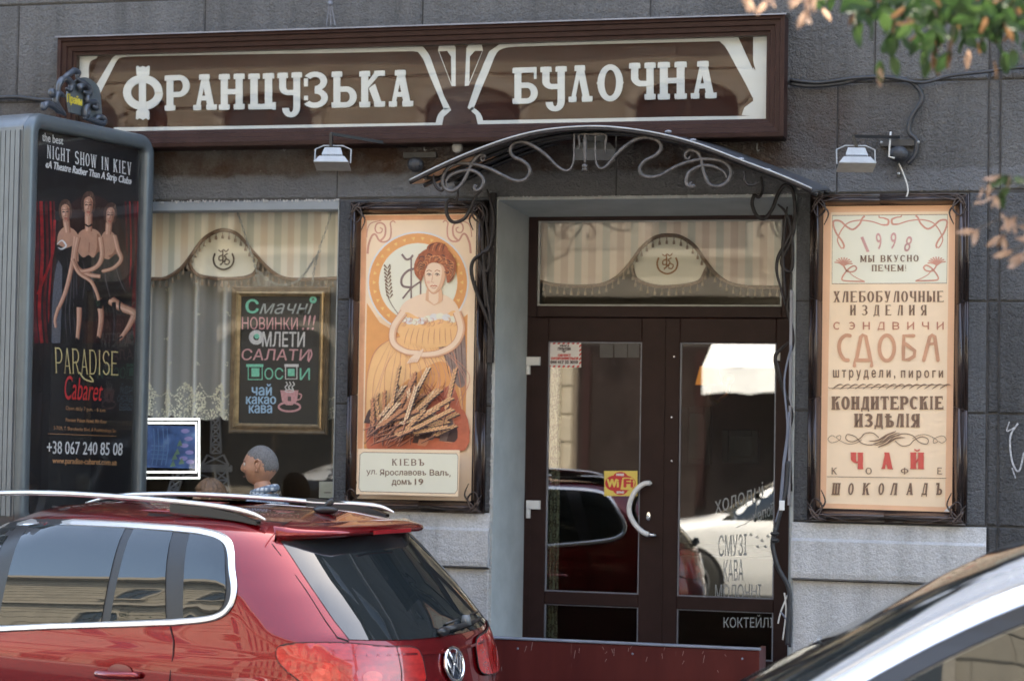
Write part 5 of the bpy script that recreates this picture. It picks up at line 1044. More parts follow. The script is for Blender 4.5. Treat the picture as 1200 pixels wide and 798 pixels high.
iron([(515, 388), (502, 392), (508, 408), (522, 404), (512, 412), (490, 405), (480, 380), (500, 330), (560, 300), (620, 300), (680, 328), (700, 366)], g8)
iron([(800, 330), (795, 370), (815, 400), (850, 400), (870, 380)], g8, m=M_irond, r=.007)
# side brackets and the tangled iron tendrils against the wall
iron([(355, 425), (352, 462), (340, 490), (318, 482), (292, 500), (292, 550), (312, 592), (345, 602), (390, 580), (420, 530), (445, 470), (482, 430)], g7, 'bracket_scroll', M_irond, .011, -.75)
iron([(510, 425), (528, 480), (545, 560), (545, 640), (525, 740), (480, 770)], g7, 'bracket_scroll', M_irond, .010, -.12)
g9 = lambda x, y: S3(x, y, 540, 210, 3.99); g10 = lambda x, y: S3(x, y, 860, 210, 3.99); g11 = lambda x, y: S3(x, y, 860, 400, 3.99); g12 = lambda x, y: S3(x, y, 780, 540, 3.627)
tl = thing('iron_tendrils', 'twisted dark iron tendrils climbing the wall beside the figure poster under the canopy', 'ironwork', at(576, 400, -.08))
for pts, r in (([(125, 55), (150, 140), (156, 230), (140, 305), (100, 348), (62, 378), (50, 430), (72, 520), (112, 620), (150, 730), (152, 790)], .012), ([(45, 145), (95, 200), (104, 300), (108, 400), (120, 520), (138, 650), (150, 740)], .010), ([(112, 165), (98, 260), (103, 350), (118, 430), (134, 400), (132, 300), (120, 200), (100, 120)], .009), ([(0, 100), (40, 130), (90, 110), (125, 150), (120, 240)], .008), ([(85, 380), (105, 430), (112, 520), (118, 600)], .011)):
    iron(pts, g9, 'tendril', M_irond, r, -.10, parent=tl, dy=-.01)
mb = MB(); a = at(577.5, 226, -.05); b = at(573.5, 425, -.05); mb.box(a.x-.016, a.x+.016, -.06, -.002, b.z, a.z); mb.build('wall_bar', M_irond, tl)
tr2 = thing('iron_tendrils', 'twisted dark iron tendrils with cables hanging down the right edge of the doors', 'ironwork', at(922, 400, .02))
for pts, r in (([(128, -12), (134, 50), (118, 85), (95, 78), (86, 120), (108, 172), (142, 184), (180, 140), (206, 72), (240, 28), (275, 55), (286, 150), (270, 240), (236, 310), (206, 368), (200, 430), (216, 500), (240, 592)], .012), ([(205, 118), (245, 160), (268, 250), (273, 400), (252, 432), (222, 385), (262, 300), (286, 200), (280, 90)], .011), ([(250, 130), (236, 230), (228, 340), (232, 450), (242, 560)], .011)):
    iron(pts, g10, 'tendril', M_irond, r, -.02, parent=tr2, dy=.0)
iron([(268, 440), (262, 530), (250, 600), (268, 680), (276, 760), (262, 830)], g10, 'tendril', M_irond, .011, -.01, parent=tr2)
iron([(262, 0), (215, 40), (194, 75), (204, 140), (240, 250), (270, 340), (256, 430), (262, 560), (270, 700)], g11, 'tendril', M_irond, .012, -.01, parent=tr2)
iron([(200, 90), (226, 200), (262, 300)], g11, 'tendril', M_irond, .010, -.03, parent=tr2)
mb = MB(); a = at(927.5, 340, -.02); b = at(926, 592, -.02); mb.box(a.x-.008, a.x+.008, -.03, -.002, b.z, a.z); mb.build('wall_bar', M_lead, tr2)
cbn = thing('cable_bundle', 'dark and pale cables tied in a bundle down the right door jamb', 'cable', at(915, 600, -.02))
M_cblu = mat('blue_grey_cable', (.16, .18, .24), .4)
for pts, f, m_, r in (([(270, 20), (236, 180), (250, 400), (232, 560), (215, 760)], g11, M_cblu, .006), ([(258, 330), (246, 500), (226, 650), (222, 760)], g11, M_cblu, .006), ([(468, 285), (455, 345), (462, 400), (482, 460), (520, 530), (527, 600), (522, 680), (518, 780)], g12, M_cable, .014), ([(520, 0), (512, 120), (482, 240), (470, 290)], g12, M_cable, .012), ([(505, 0), (495, 150), (468, 260)], g12, M_cblu, .006), ([(518, 570), (490, 640), (478, 690)], g12, M_wirew, .005), ([(505, 560), (512, 640), (498, 760)], g12, M_wirew, .005), ([(530, 560), (532, 700), (528, 790)], g12, M_cable, .009), ([(488, 640), (520, 690), (524, 790)], g12, M_cblu, .006)):
    iron(pts, f, 'cable', m_, r, -.04, False, parent=cbn)
for px, py in ((908, 625), (908, 633)): c = at(px, py, -.05); mb = MB(); mb.ball(c, .022, 8, 6, (1.3, .8, .7)); mb.build('cable_tie', M_black, cbn)
c = at(917, 592, -.04); mb = MB(); mb.bevbox(c.x-.018, c.x+.014, -.062, -.05, c.z-.03, c.z+.03, .003); mb.build('cable_tag', M_white, cbn)

# ================================================================== FLOODLIGHTS
def flood(label, px, py, Y, s=1.0, arm=None, box=None, m=None):
    """px,py centre of the lamp body"""
    c = at(px, py, Y); t = thing('floodlight', label, 'floodlight', c, 'white floodlights under the sign')
    t['label'] = label; mb = MB(); R_ = Matrix.Translation(c) @ Matrix.Rotation(math.radians(12), 4, 'Z') @ Matrix.Rotation(math.radians(-14), 4, 'X')
    def frus(x0, x1, y0, y1, z0, X0, X1, Y0, Y1, z1):
        vs = [(x0, y0, z0), (x1, y0, z0), (x1, y1, z0), (x0, y1, z0), (X0, Y0, z1), (X1, Y0, z1), (X1, Y1, z1), (X0, Y1, z1)]; mb.add([R_ @ Vector(v)*1 if False else R_ @ (Vector(v)*s) for v in vs], [(0, 1, 2, 3), (4, 7, 6, 5), (0, 4, 5, 1), (1, 5, 6, 2), (2, 6, 7, 3), (3, 7, 4, 0)])
    frus(-.065, .065, -.045, .045, .012, -.050, .050, -.035, .035, .060); mb.build('gear_housing', M_lampg, t)
    mb = MB(); frus(-.105, .105, -.075, .075, -.045, -.078, .078, -.055, .055, -.004); frus(-.108, .108, -.078, .078, -.052, -.108, .108, -.078, .078, -.0455); mb.build('reflector_body', M_lampg, t)
    mb = MB()
    for q_ in range(9): frus(-.06+q_*.0145, -.053+q_*.0145, -.056, .05, -.003, -.06+q_*.0145, -.053+q_*.0145, -.052, .05, .011)
    mb.build('cooling_fin', mat('lamp_fin', (.30, .31, .32), .5, metal=.3), t)
    mb = MB(); mb.tube([R_ @ (Vector(v)*s) for v in ((-.112, 0, -.03), (-.112, 0, .06), (-.06, 0, .085), (.06, 0, .085), (.112, 0, .06), (.112, 0, -.03))], .005, 6); mb.build('yoke', M_lampg, t)
    if arm:
        mb = MB()
        for a, b in zip(arm[:-1], arm[1:]): mb.tube([at(a[0], a[1], a[2]), at(b[0], b[1], b[2])], .013, 4)
        mb.build('bracket_arm', M_black, t)
    if box:
        c = at(box[0], box[1], -.06); mb = MB(); mb.ball(c, .062, 16, 10, (1, .75, .82)); mb.box(c.x-.115, c.x+.125, -.03, -.004, c.z+.055, c.z+.095); mb.box(c.x-.012, c.x+.014, -.028, -.004, c.z-.135, c.z+.05); mb.build('junction_mount', M_cable, t, smooth=False)
        mb = MB()
        for dx, dz in ((-.105, .075), (.115, .075), (.0, -.115)): mb.ball((c.x+dx, -.035, c.z+dz), .010, 8, 6)
        mb.build('fixing_bolt', M_lampg, t, smooth=True)
        mb = MB(); mb.tube([c+Vector(v) for v in ((-.045, -.05, .13), (-.05, -.055, .05), (-.055, -.05, -.02), (-.02, -.05, -.03))], .006, 6); mb.tube([Vector((c.x+dx, -.03, c.z+dz)) for dx, dz in catmull([(.0, -.05), (.03, -.12), (.055, -.2), (.05, -.25), (.02, -.29)], 4)], .005, 6); mb.build('flex', M_wirew, t, smooth=True)
    return t
flood('white floodlight on a thin black arm hanging left of the canopy beneath the sign', 390, 186, -.55, 1.0, [(388, 172, -.55), (388, 157, -.55), (477, 172, -.02)])
flood('white floodlight hanging under the middle of the canopy behind the iron scrolls', 697, 171, -.45, 1.15, [(700, 158, -.45), (700, 150, -.35), (712, 150, -.02)])
flood('white floodlight on a black arm beside the black junction box above the menu poster', 1003, 187, -.50, 1.0, [(1005, 176, -.50), (1000, 160, -.50), (1053, 161, -.03)], (1053, 181))
sb = thing('junction_box', 'dark round junction box and lamp fitting tucked beneath the left end of the canopy', 'junction box', at(487, 193, -.06)); c = at(487, 193, -.08); mb = MB(); mb.ball(c, .055, 14, 9, (1, .8, .9)); mb.box(c.x-.1, c.x+.12, -.03, -.004, c.z+.05, c.z+.085); mb.build('casing', M_cable, sb)
mb = MB(); mb.ball(at(536, 173, -.1), .036, 12, 8, (1, .8, 1)); mb.build('bulb', mat('frosted_bulb', (.42, .42, .42), .3), sb, smooth=True)
# overhead cables
def cable(label, pts, r, Y, m=None, name='power_cable'):
    mb = MB(); mb.tube([at(px, py, Y) for px, py in catmull(pts, 6)], r, 8); o = mb.build(name, m or M_cable, None, smooth=True); return tag(o, label, 'cable')
cable('thick black cable sagging from the sign to the right, lower of the pair', [(926, 98), (950, 101), (985, 98), (1015, 91), (1045, 91), (1065, 95), (1077, 105), (1080, 118), (1068, 138), (1065, 155), (1074, 165), (1072, 182), (1063, 192)], .014, -.03)
cable('thinner black cable from the sign running up to the right edge, upper of the pair', [(926, 94), (960, 97), (1000, 92), (1040, 91), (1080, 97), (1110, 90), (1140, 86), (1160, 84), (1175, 81), (1210, 79)], .010, -.045)
cable('black cable on the wall behind the top of the advertising light box', [(-6, 115), (20, 114), (45, 117), (75, 118)], .014, -.03)
mb = MB(); c = at(388, 14, -.03)
for dx in (-.03, 0, .03): mb.tube([c+Vector((dx, 0, -.09)), c+Vector((dx*.3, -.02, .03))], .004, 5)
mb.ball(c+Vector((0, -.02, .05)), .018, 8, 6); tag(mb.build('wire_anchor', M_lead, None), 'small grey wire anchor standing on the wall just above the sign', 'anchor')
# graffiti scratches at the far right
A = Art((0, -.0035, 0), Pn, .0003); M_gr = mat('white_scrawl', (.42, .43, .46), .9, var=.4, vs=60)
A.stroke([(1193, 496), (1184, 512), (1186, 540), (1194, 552), (1200, 530)], 2.2, M_gr); A.stroke([(1183, 494), (1180, 505), (1190, 500)], 1.4, M_gr); A.stroke([(1186, 548), (1190, 560)], 1.6, M_gr)
A.build('scrawled_mark', bld)
# ================================================================== DARK RED BARRIER IN FRONT OF THE DOOR
br = thing('entrance_parapet', 'low dark red panelled parapet standing in front of the doors', 'parapet', (.8, -.6, 0))
a = at(560, 748, -.60); b = at(890, 762, -.60); zt = (a.z+b.z)/2
m, n, p, out = nodes('dark_red_painted_panel'); t = tex(n, 'Noise', 5, 6, .6, sc=(1, 1, .25)); r = ramp(n, t.outputs['Fac'], [(.3, (.065, .011, .010)), (.7, (.098, .018, .015))])
t2 = tex(n, 'Noise', 22, 4, .6, sc=(1, 1, .12)); s2 = ramp(n, t2.outputs['Fac'], [(.68, 0), (.72, 1)]); cc_ = mixc(n, s2.outputs[0], r.outputs[0], (.11, .045, .04)); n.links.new(cc_, p.inputs['Base Color']); p.inputs['Roughness'].default_value = .45; p.inputs['Specular IOR Level'].default_value = .18; M_dred = m
boxobj('front_panel', a.x-.5, b.x, -.60, -.575, 0, zt, m, br, .004); boxobj('end_panel', b.x-.025, b.x, -.572, -.3, 0, zt-.002, m, br, .004)
rs_ = random.Random(8); scm = MB()
for k_ in range(26):
    x_ = rs_.uniform(a.x-.1, b.x-.03); z_ = zt-abs(rs_.gauss(0, .06)); l_ = rs_.uniform(.01, .05); d_ = rs_.uniform(-.012, .012); scm.add([(x_, -.6012, z_), (x_+.003, -.6012, z_), (x_+d_+.002, -.6012, z_-l_), (x_+d_, -.6012, z_-l_)], [(0, 1, 2, 3)])
tag(scm.build('paint_scratches', mat('bare_scratch', (.30, .20, .18), .8), br, fix=False), kind='stuff')
for x_ in (a.x+.25, a.x+.95, b.x-.10):
    sm_ = MB(); sm_.ball((x_, -.602, zt-.05), .007, 8, 6, (1, .5, 1)); sm_.build('screw_head', M_lead, br, smooth=True)
boxobj('top_rail', a.x-.5, b.x+.004, -.606, -.55, zt+.001, zt+.014, M_lead, br, .003)
# ================================================================== ADVERTISING LIGHT BOX
LA, LB = at(40, 148, -1.25), at(168, 178, -.22)
hd = Vector((LB.x-LA.x, LB.y-LA.y, 0)); Wd = hd.length; hd.normalize(); nrm = hd.cross(Vector((0, 0, 1)));
if nrm.dot(_f) > 0: nrm = -nrm
ang = math.atan2(hd.y, hd.x)
lb = thing('advertising_light_box', 'tall grey street advertising light box with a cabaret poster on its glazed face', 'light box', (LA.x, LA.y, 0), rz=ang)
zt_ = (LA.z+LB.z)/2; zb_ = 1.36
M_casing = mat('grey_aluminium_casing', (.105, .125, .14), .34, metal=.35, var=.08); M_case2 = mat('ribbed_aluminium', (.15, .165, .18), .4, metal=.35, var=.1)
# local frame: x along face, -y outwards (towards viewer), origin at LA foot
dep = .26; fw = .095
def lbox(name, m, *a, b=0): 
    mb = MB(); (mb.bevbox(*a, b) if b else mb.box(*a)); return mb.build(name, m, lb, local=True)
def round_ring(x0, x1, z0, z1, wd, R, y0, y1):
    """frame with rounded corners, extruded from y0 to y1"""
    mb = MB(); O = []; I = []
    for cx_, cz_, a0 in ((x1-R, z1-R, 0), (x0+R, z1-R, 90), (x0+R, z0+R, 180), (x1-R, z0+R, 270)):
        for k in range(9):
            a = math.radians(a0+k*90/8); O.append((cx_+R*math.cos(a), cz_+R*math.sin(a))); I.append((cx_+(max(R-wd, .01))*math.cos(a), cz_+max(R-wd, .01)*math.sin(a)))
    n_ = len(O); rings = []
    pf = [(O, y1), (O, y0+.035), None, None, (I, y0+.012), (I, y0+.06)]
    sh = lambda P_, Q_, t_: [(p[0]+(q[0]-p[0])*t_, p[1]+(q[1]-p[1])*t_) for p, q in zip(P_, Q_)]
    seq = [(O, y1), (O, y0+.04), (sh(O, I, .07), y0+.018), (sh(O, I, .22), y0+.004), (sh(O, I, .5), y0), (sh(O, I, .8), y0+.004), (sh(O, I, .95), y0+.012), (I, y0+.03), (I, y0+.08)]
    vs = [(x, y, z) for P_, y in seq for x, z in P_]
    mb.add(vs, [(r_*n_+i, r_*n_+(i+1) % n_, (r_+1)*n_+(i+1) % n_, (r_+1)*n_+i) for r_ in range(len(seq)-1) for i in range(n_)]); return mb
rg = round_ring(-fw, Wd+.075, zb_-fw, zt_+fw, fw, .13, -.05, .0); ro = rg.build('face_frame', M_casing, lb, smooth=True, local=True)
rg = round_ring(-fw-.002, Wd+.077, zb_-fw-.002, zt_+fw+.002, .05, .13, .002, dep); rg.build('casing', M_case2, lb, smooth=False, local=True)
for k in range(6):
    y = .02+k*.038; mb = MB(); mb.bevbox(-.016, .016, -.004, .004, zb_-.0, zt_-.02, .002, Matrix.Translation((-fw-.006, y+.016, 0)) @ Matrix.Rotation(math.pi/2, 4, 'Z')); mb.build('casing_rib', M_case2, lb, local=True)
lbox('side_skin', M_case2, -fw+.0, -fw+.01, .004, dep-.004, zb_, zt_); lbox('back_skin', M_case2, -fw+.06, Wd+.03, dep-.02, dep-.004, zb_-.04, zt_+.04)
lbox('backlight_panel', M_black, -.005, Wd+.005, .02, .03, zb_-.005, zt_+.005)
lbox('face_glass', glass_mat('light_box_glass', 1.5, (.95, .95, .95), wav=.08, boost=1.5), .0-.01, Wd+.01, -.004, -.001, zb_-.01, zt_+.01)
mb = MB(); mb.bevbox(Wd*.30, Wd*.62, .04, .2, 0, zb_-fw+.01, .02); mb.build('leg', M_casing, lb, local=True); lbox('base_plate', M_casing, Wd*.1, Wd*.85, -.05, .3, 0, .03, b=.01)
# crest with scrolls and the operator's name
iv = inv(lb); PO = Vector((LA.x, LA.y, 0)) + nrm*(-.06); on = (PO, nrm)
def LP(px, py, off=0): return atp(px, py, Vector((LA.x, LA.y, 0))+nrm*off, nrm)
crest = MB(); cr_pts = [(83, 132), (80, 112), (84, 100), (94, 92), (104, 92), (114, 100), (118, 112), (120, 142)]
cp_ = [LP(*q_, -.08) for q_ in catmull(cr_pts, 3)]; kN = len(cp_); crest.add([p for p in cp_]+[p-nrm*.02 for p in cp_], [tuple(range(kN)), tuple(range(kN, 2*kN))]+[(i, (i+1) % kN, (i+1) % kN+kN, i+kN) for i in range(kN)])
crest.build('crest_plate', M_casing, lb)
M_scr = mat('blue_grey_cast_scroll', (.06, .07, .09), .35, metal=.3, coat=.3, var=.3)
hh = lambda x, y: S3(x, y, 40, 20, 6)
for pts in ([(60, 600), (65, 640), (95, 610), (150, 640), (170, 660), (205, 680)], [(220, 690), (180, 650), (150, 590), (170, 540), (215, 560)], [(165, 560), (175, 480), (200, 440), (240, 440), (262, 480), (250, 515), (225, 500)], [(150, 540), (125, 548), (122, 525), (150, 520)], [(200, 430), (250, 400), (280, 380), (310, 395), (300, 430)], [(300, 430), (350, 470), (385, 500), (390, 540), (345, 525)], [(360, 500), (350, 480), (320, 490), (330, 520)], [(385, 530), (375, 590), (430, 600), (440, 640), (410, 625)], [(400, 600), (360, 650), (365, 700), (390, 650)], [(350, 710), (420, 730), (480, 750), (490, 720), (450, 705), (430, 735)]):
    mb = MB(); P = [LP(*hh(*q_), -.06) for q_ in catmull(pts, 5)]; n_ = len(P); mb.tube(P, [.021*min(1, .4+3*min(i, n_-1-i)/n_) for i in range(n_)], 8); mb.build('crest_scroll', M_scr, lb, smooth=True)
A = Art(Vector((LA.x, LA.y, 0))-nrm*.0775, nrm, .0006); text_sans(A, 'Прайм', ((79, 109.5), (96, 114.5), (96, 127), (79, 122.5)), mat('yellow_lettering', (.62, .50, .06), .5), .02); A.build('crest_lettering', lb)
# poster print
A = Art(Vector((LA.x, LA.y, 0))-nrm*.016, nrm, .0005)
M_adk = mat('black_print', (.010, .009, .011), .45, var=.1); M_curt = mat('crimson_curtain_print', (.26, .012, .015), .5, var=.6, vs=14); M_curt2 = mat('deep_crimson_print', (.10, .006, .009), .5, var=.5, vs=14)
M_tan = mat('tan_skin_print', (.52, .27, .18), .5, var=.12, vs=14); M_tan2 = mat('shaded_tan_print', (.30, .12, .075), .5, var=.12); M_adw = mat('white_print', (.70, .70, .70), .5); M_adg = mat('gold_lettering_print', (.60, .48, .22), .5); M_ado = mat('orange_lettering_print', (.50, .25, .11), .5); M_lace2 = mat('grey_lace_print', (.10, .10, .12), .5, var=.9, vs=160); M_lip = mat('dark_red_lip_print', (.30, .02, .02), .5)
A.poly([(36, 140), (171, 176), (171, 575), (30, 575)], M_adk)
for x, w_, m_ in ((42, 5, M_curt2), (48, 4, M_curt), (54, 3, M_curt2), (59, 2.2, M_curt), (63, 2, M_curt2), (158, 3.5, M_curt2), (162, 3, M_curt), (147, 2, M_curt2), (152, 1.8, M_curt)): A.stroke([(x, 236), (x+1.5, 300), (x-2, 360), (x+1, 402)], w_, m_, taper=False)
A.stroke([(64, 258), (61, 300), (50, 330), (44, 345)], 3, M_curt)
M_tanh = mat('lit_tan_skin_print', (.72, .43, .31), .5, var=.08, vs=20); M_hairb = mat('dark_brown_hair_print', (.085, .042, .03), .4, var=.5, vs=60); M_hairs = mat('hair_sheen_print', (.22, .13, .09), .4); M_drs = mat('black_satin_print', (.010, .009, .012), .3, var=.5, vs=20); M_drh = mat('satin_sheen_print', (.09, .085, .10), .35); M_glow = mat('dim_warm_backdrop_print', (.030, .010, .009), .5, var=.4, vs=5)
def limb(pts, w_, tp=.3, ln=1):
    w_ *= 1.28; A.stroke(pts, w_, M_tan2, taper=tp); A.stroke([(x-.10*w_*ln, y) for x, y in pts], w_*.78, M_tan, taper=tp); A.stroke([(x-.22*w_*ln, y) for x, y in pts], w_*.30, M_tanh, taper=tp)
def face(cx_, cy_, s_, turn, tilt=0):
    R2 = lambda x, y: (cx_+(x*math.cos(tilt)-y*math.sin(tilt))*s_, cy_+(x*math.sin(tilt)+y*math.cos(tilt))*s_)
    C2 = lambda L_, m_: A.poly([R2(*q_) for q_ in catmull(L_, 4)], m_)
    S2 = lambda L_, w_, m_, tp=False: A.stroke([R2(*q_) for q_ in L_], w_*s_, m_, taper=tp)
    C2([(-5.6, 3), (-6.4, -4), (-4, -11), (0, -13.6), (4, -12), (6.2, -5), (5.6, 3), (3, 6), (-3, 6)], M_hairb)
    for k_ in range(4): S2([(-4+k_*2.6, -4-k_*1.4), (-2.4+k_*2, -9.5), (1+k_, -12)], .5, M_hairs, True)
    C2([(-3.9, -5), (-2.2, -8.4), (1, -8.8), (3.6, -6), (3.9, -1), (3.2, 4), (1.2, 8.0), (-.4, 8.6), (-2.2, 6.6), (-3.6, 2)], M_tan)
    C2([(turn*1.2, -8), (turn*3.9, -4), (turn*3.9, 0), (turn*3, 4.5), (turn*1, 8), (turn*1.6, 2), (turn*1.9, -3)], M_tan2)
    C2([(-turn*2.8, -4), (-turn*1, -6.5), (0, -3), (-turn*.8, 1), (-turn*2.6, 2)], M_tanh)
    for d_ in (-1.75, 1.75):
        S2([(d_-1.1, -1.3), (d_, -1.9), (d_+1.2, -1.2)], 1.25, M_hairb); S2([(d_-1.4, -3.3), (d_, -4.1), (d_+1.4, -3.4)], .6, M_hairb)
    S2([(.1, -2), (.4, 1.0), (-.4, 2.0), (.9, 2.2)], .5, M_tan2); S2([(-1.4, 4.6), (-.2, 4.1), (1.3, 4.6)], .8, M_lip); S2([(-1.0, 5.2), (0, 5.6), (1.0, 5.2)], .7, mat('lip_light_print', (.50, .08, .06), .4))
    C2([(-5.6, -3), (-5, -9), (-1, -12.5), (3, -11.5), (0, -9.2), (-3.2, -7), (-4.3, -2), (-4.8, 3)], M_hairb)
A.poly(catmull([(64, 402), (62, 330), (68, 262), (82, 240), (104, 228), (130, 240), (146, 280), (152, 340), (154, 402)], 4), M_glow)
# right dancer, behind
A.poly(catmull([(119, 300), (117, 284), (122, 272), (131, 272), (138, 282), (139, 300), (128, 308)], 4), M_tan); A.poly(catmull([(126, 300), (133, 296), (137, 282), (139, 298), (133, 306)], 3), M_tan2)
A.poly(catmull([(117, 300), (127, 304), (137, 298), (141, 318), (147, 336), (154, 350), (146, 368), (120, 362), (115, 330)], 4), M_drs); A.stroke([(122, 308), (124, 330), (130, 352)], 1.2, M_drh, taper=True); A.stroke([(134, 306), (140, 328), (148, 344)], 1.0, M_drh, taper=True)
limb([(134, 276), (138, 292), (142, 304), (133, 314), (120, 318)], 4.4, .25); limb([(130, 352), (142, 360), (156, 366), (158, 372)], 8.5, .25); limb([(157, 370), (150, 384), (140, 398)], 6.2, .55); A.stroke([(141, 350), (140, 362), (146, 370)], 2.2, M_drs); A.stroke([(143, 394), (134, 402), (137, 408), (146, 398)], 2.4, M_drs); A.stroke([(133, 354), (134, 376), (131, 404)], 5.2, M_drs, taper=.4); A.stroke([(133, 360), (133.5, 380), (132, 400)], .9, M_drh, taper=True)
limb([(127.5, 260), (126.5, 275)], 6, .1); face(128.6, 254, 1.22, 1, .10)
# left dancer
A.poly(catmull([(66, 300), (66, 284), (72, 278), (88, 280), (92, 300), (90, 330), (94, 366), (96, 402), (58, 402), (60, 350)], 3), M_drs); A.poly(catmull([(60, 402), (61, 350), (66, 310), (72, 306), (72, 350), (70, 402)], 3), M_lace2)
A.poly(catmull([(66, 290), (68, 274), (76, 266), (87, 270), (92, 280), (88, 292), (76, 294)], 4), M_tan); A.poly(catmull([(66, 302), (66, 287), (77, 291), (90, 287), (90, 310), (76, 318)], 3), M_drs); A.stroke([(66, 287), (72, 282), (77, 288), (72, 292), (67, 290)], 2.0, M_adw, taper=True)
for k_ in range(4): A.stroke([(78+k_*4, 300), (80+k_*3, 330), (76+k_*5, 366), (78+k_*5, 398)], .9, M_drh, taper=True)
limb([(77, 258), (79, 273)], 6.2, .1); limb([(88, 277), (85, 305), (77, 340), (68, 362)], 5.0, .35); limb([(68, 360), (64, 374), (65, 384)], 3.2, .4); face(76.2, 250.5, 1.24, 1, -.06)
# middle dancer
A.poly(catmull([(90, 306), (89, 282), (94, 271), (104, 268), (114, 271), (119, 282), (117, 304), (104, 314)], 4), M_tan); A.poly(catmull([(108, 306), (113, 290), (113, 274), (119, 282), (118, 302)], 3), M_tan2); A.stroke([(104, 284), (103.6, 296)], .8, M_tan2)
A.poly(catmull([(91, 296), (97, 302), (103, 299), (109, 302), (116, 295), (118, 316), (113, 334), (122, 372), (86, 372), (93, 334)], 3), M_drs); A.stroke([(96, 304), (99, 326), (94, 364)], 1.1, M_drh, taper=True); A.stroke([(110, 306), (107, 330), (114, 364)], 1.1, M_drh, taper=True)
limb([(115, 350), (118, 372), (115, 396)], 6.4, .45); limb([(92, 352), (92, 376), (90, 398)], 5.6, .5); A.poly([(84, 350), (122, 350), (119, 362), (87, 360)], M_drs)
limb([(91, 278), (87, 300), (90, 314), (104, 322), (117, 324)], 4.8, .25); limb([(117, 278), (119, 300), (112, 313), (96, 318), (88, 312)], 4.8, .25); limb([(84, 304), (92, 320), (106, 330), (113, 344), (115, 352)], 4.0, .35)
limb([(103, 250), (103, 271)], 7, .05); A.stroke([(99, 263), (103, 265.5), (107, 263)], 2.0, M_drs); face(102.6, 242.5, 1.34, 1, .02); A.stroke([(88, 396), (94, 404), (86, 406)], 2, M_drs); A.stroke([(113, 394), (118, 403), (110, 407)], 2, M_drs)
# lettering of the advert
def ad(s_, TL, TR, BR, BL, m_, **k): text_sans(A, s_, (TL, TR, BR, BL), m_, **k)
ad('the best', (48.6, 155.5), (73, 161), (73, 170), (48.6, 165.5), M_adw, bold=.01)
K5 = dict(T=.24, t=.09, S=.05, E=.06)
text_serif(A, 'NIGHT SHOW IN KIEV', ((54, 170), (153, 191), (153, 206), (54, 185.5)), M_adw, .26, **K5)
ad('«A Theatre Rather Than A Strip Club»', (52.6, 188), (153, 208.5), (153, 219), (52.6, 199.5), M_adw, bold=.015, shear=.25)
text_serif(A, 'PARADISE', ((63, 407), (138, 412), (137.5, 440), (64, 437)), M_adg, .16, T=.14, t=.05, S=.03, E=.05); A.stroke([(92, 436), (98, 444), (108, 447), (104, 440)], 1.6, M_adg)
ad('Cabaret', (74, 439), (120, 447), (119, 470), (75, 468), M_red, bold=-.01, shear=.3)
ad('Open daily 7 p.m. - 6 a.m.', (76, 475.5), (123, 478.5), (123, 484), (76, 481.5), M_ado); ad('Premier Palace Hotel, 8th floor', (76, 489.5), (124, 492), (124, 497), (76, 494.5), M_ado)
ad('5-7/29, T. Shevchenka Blvd. & Pushkinskaya Str.', (62, 499), (136, 503), (136, 508), (62, 504.5), M_ado); A.stroke([(55, 508), (135, 511)], .5, M_ado, False)
text_sans(A, '+38 067 240 85 08', ((54, 516.5), (143, 519), (142, 533.5), (54, 531.5)), M_adw, .008)
ad('www.paradise-cabaret.com.ua', (60.5, 536), (136, 538.5), (135, 547), (60.5, 544.5), M_ado, bold=.01)
A.build('printed_poster', lb)
SILX = (5.45, -5.45, -.095); WC1 = (3.0, -9.6, -.12); WC2 = (-2.3, -9.6, -.12)
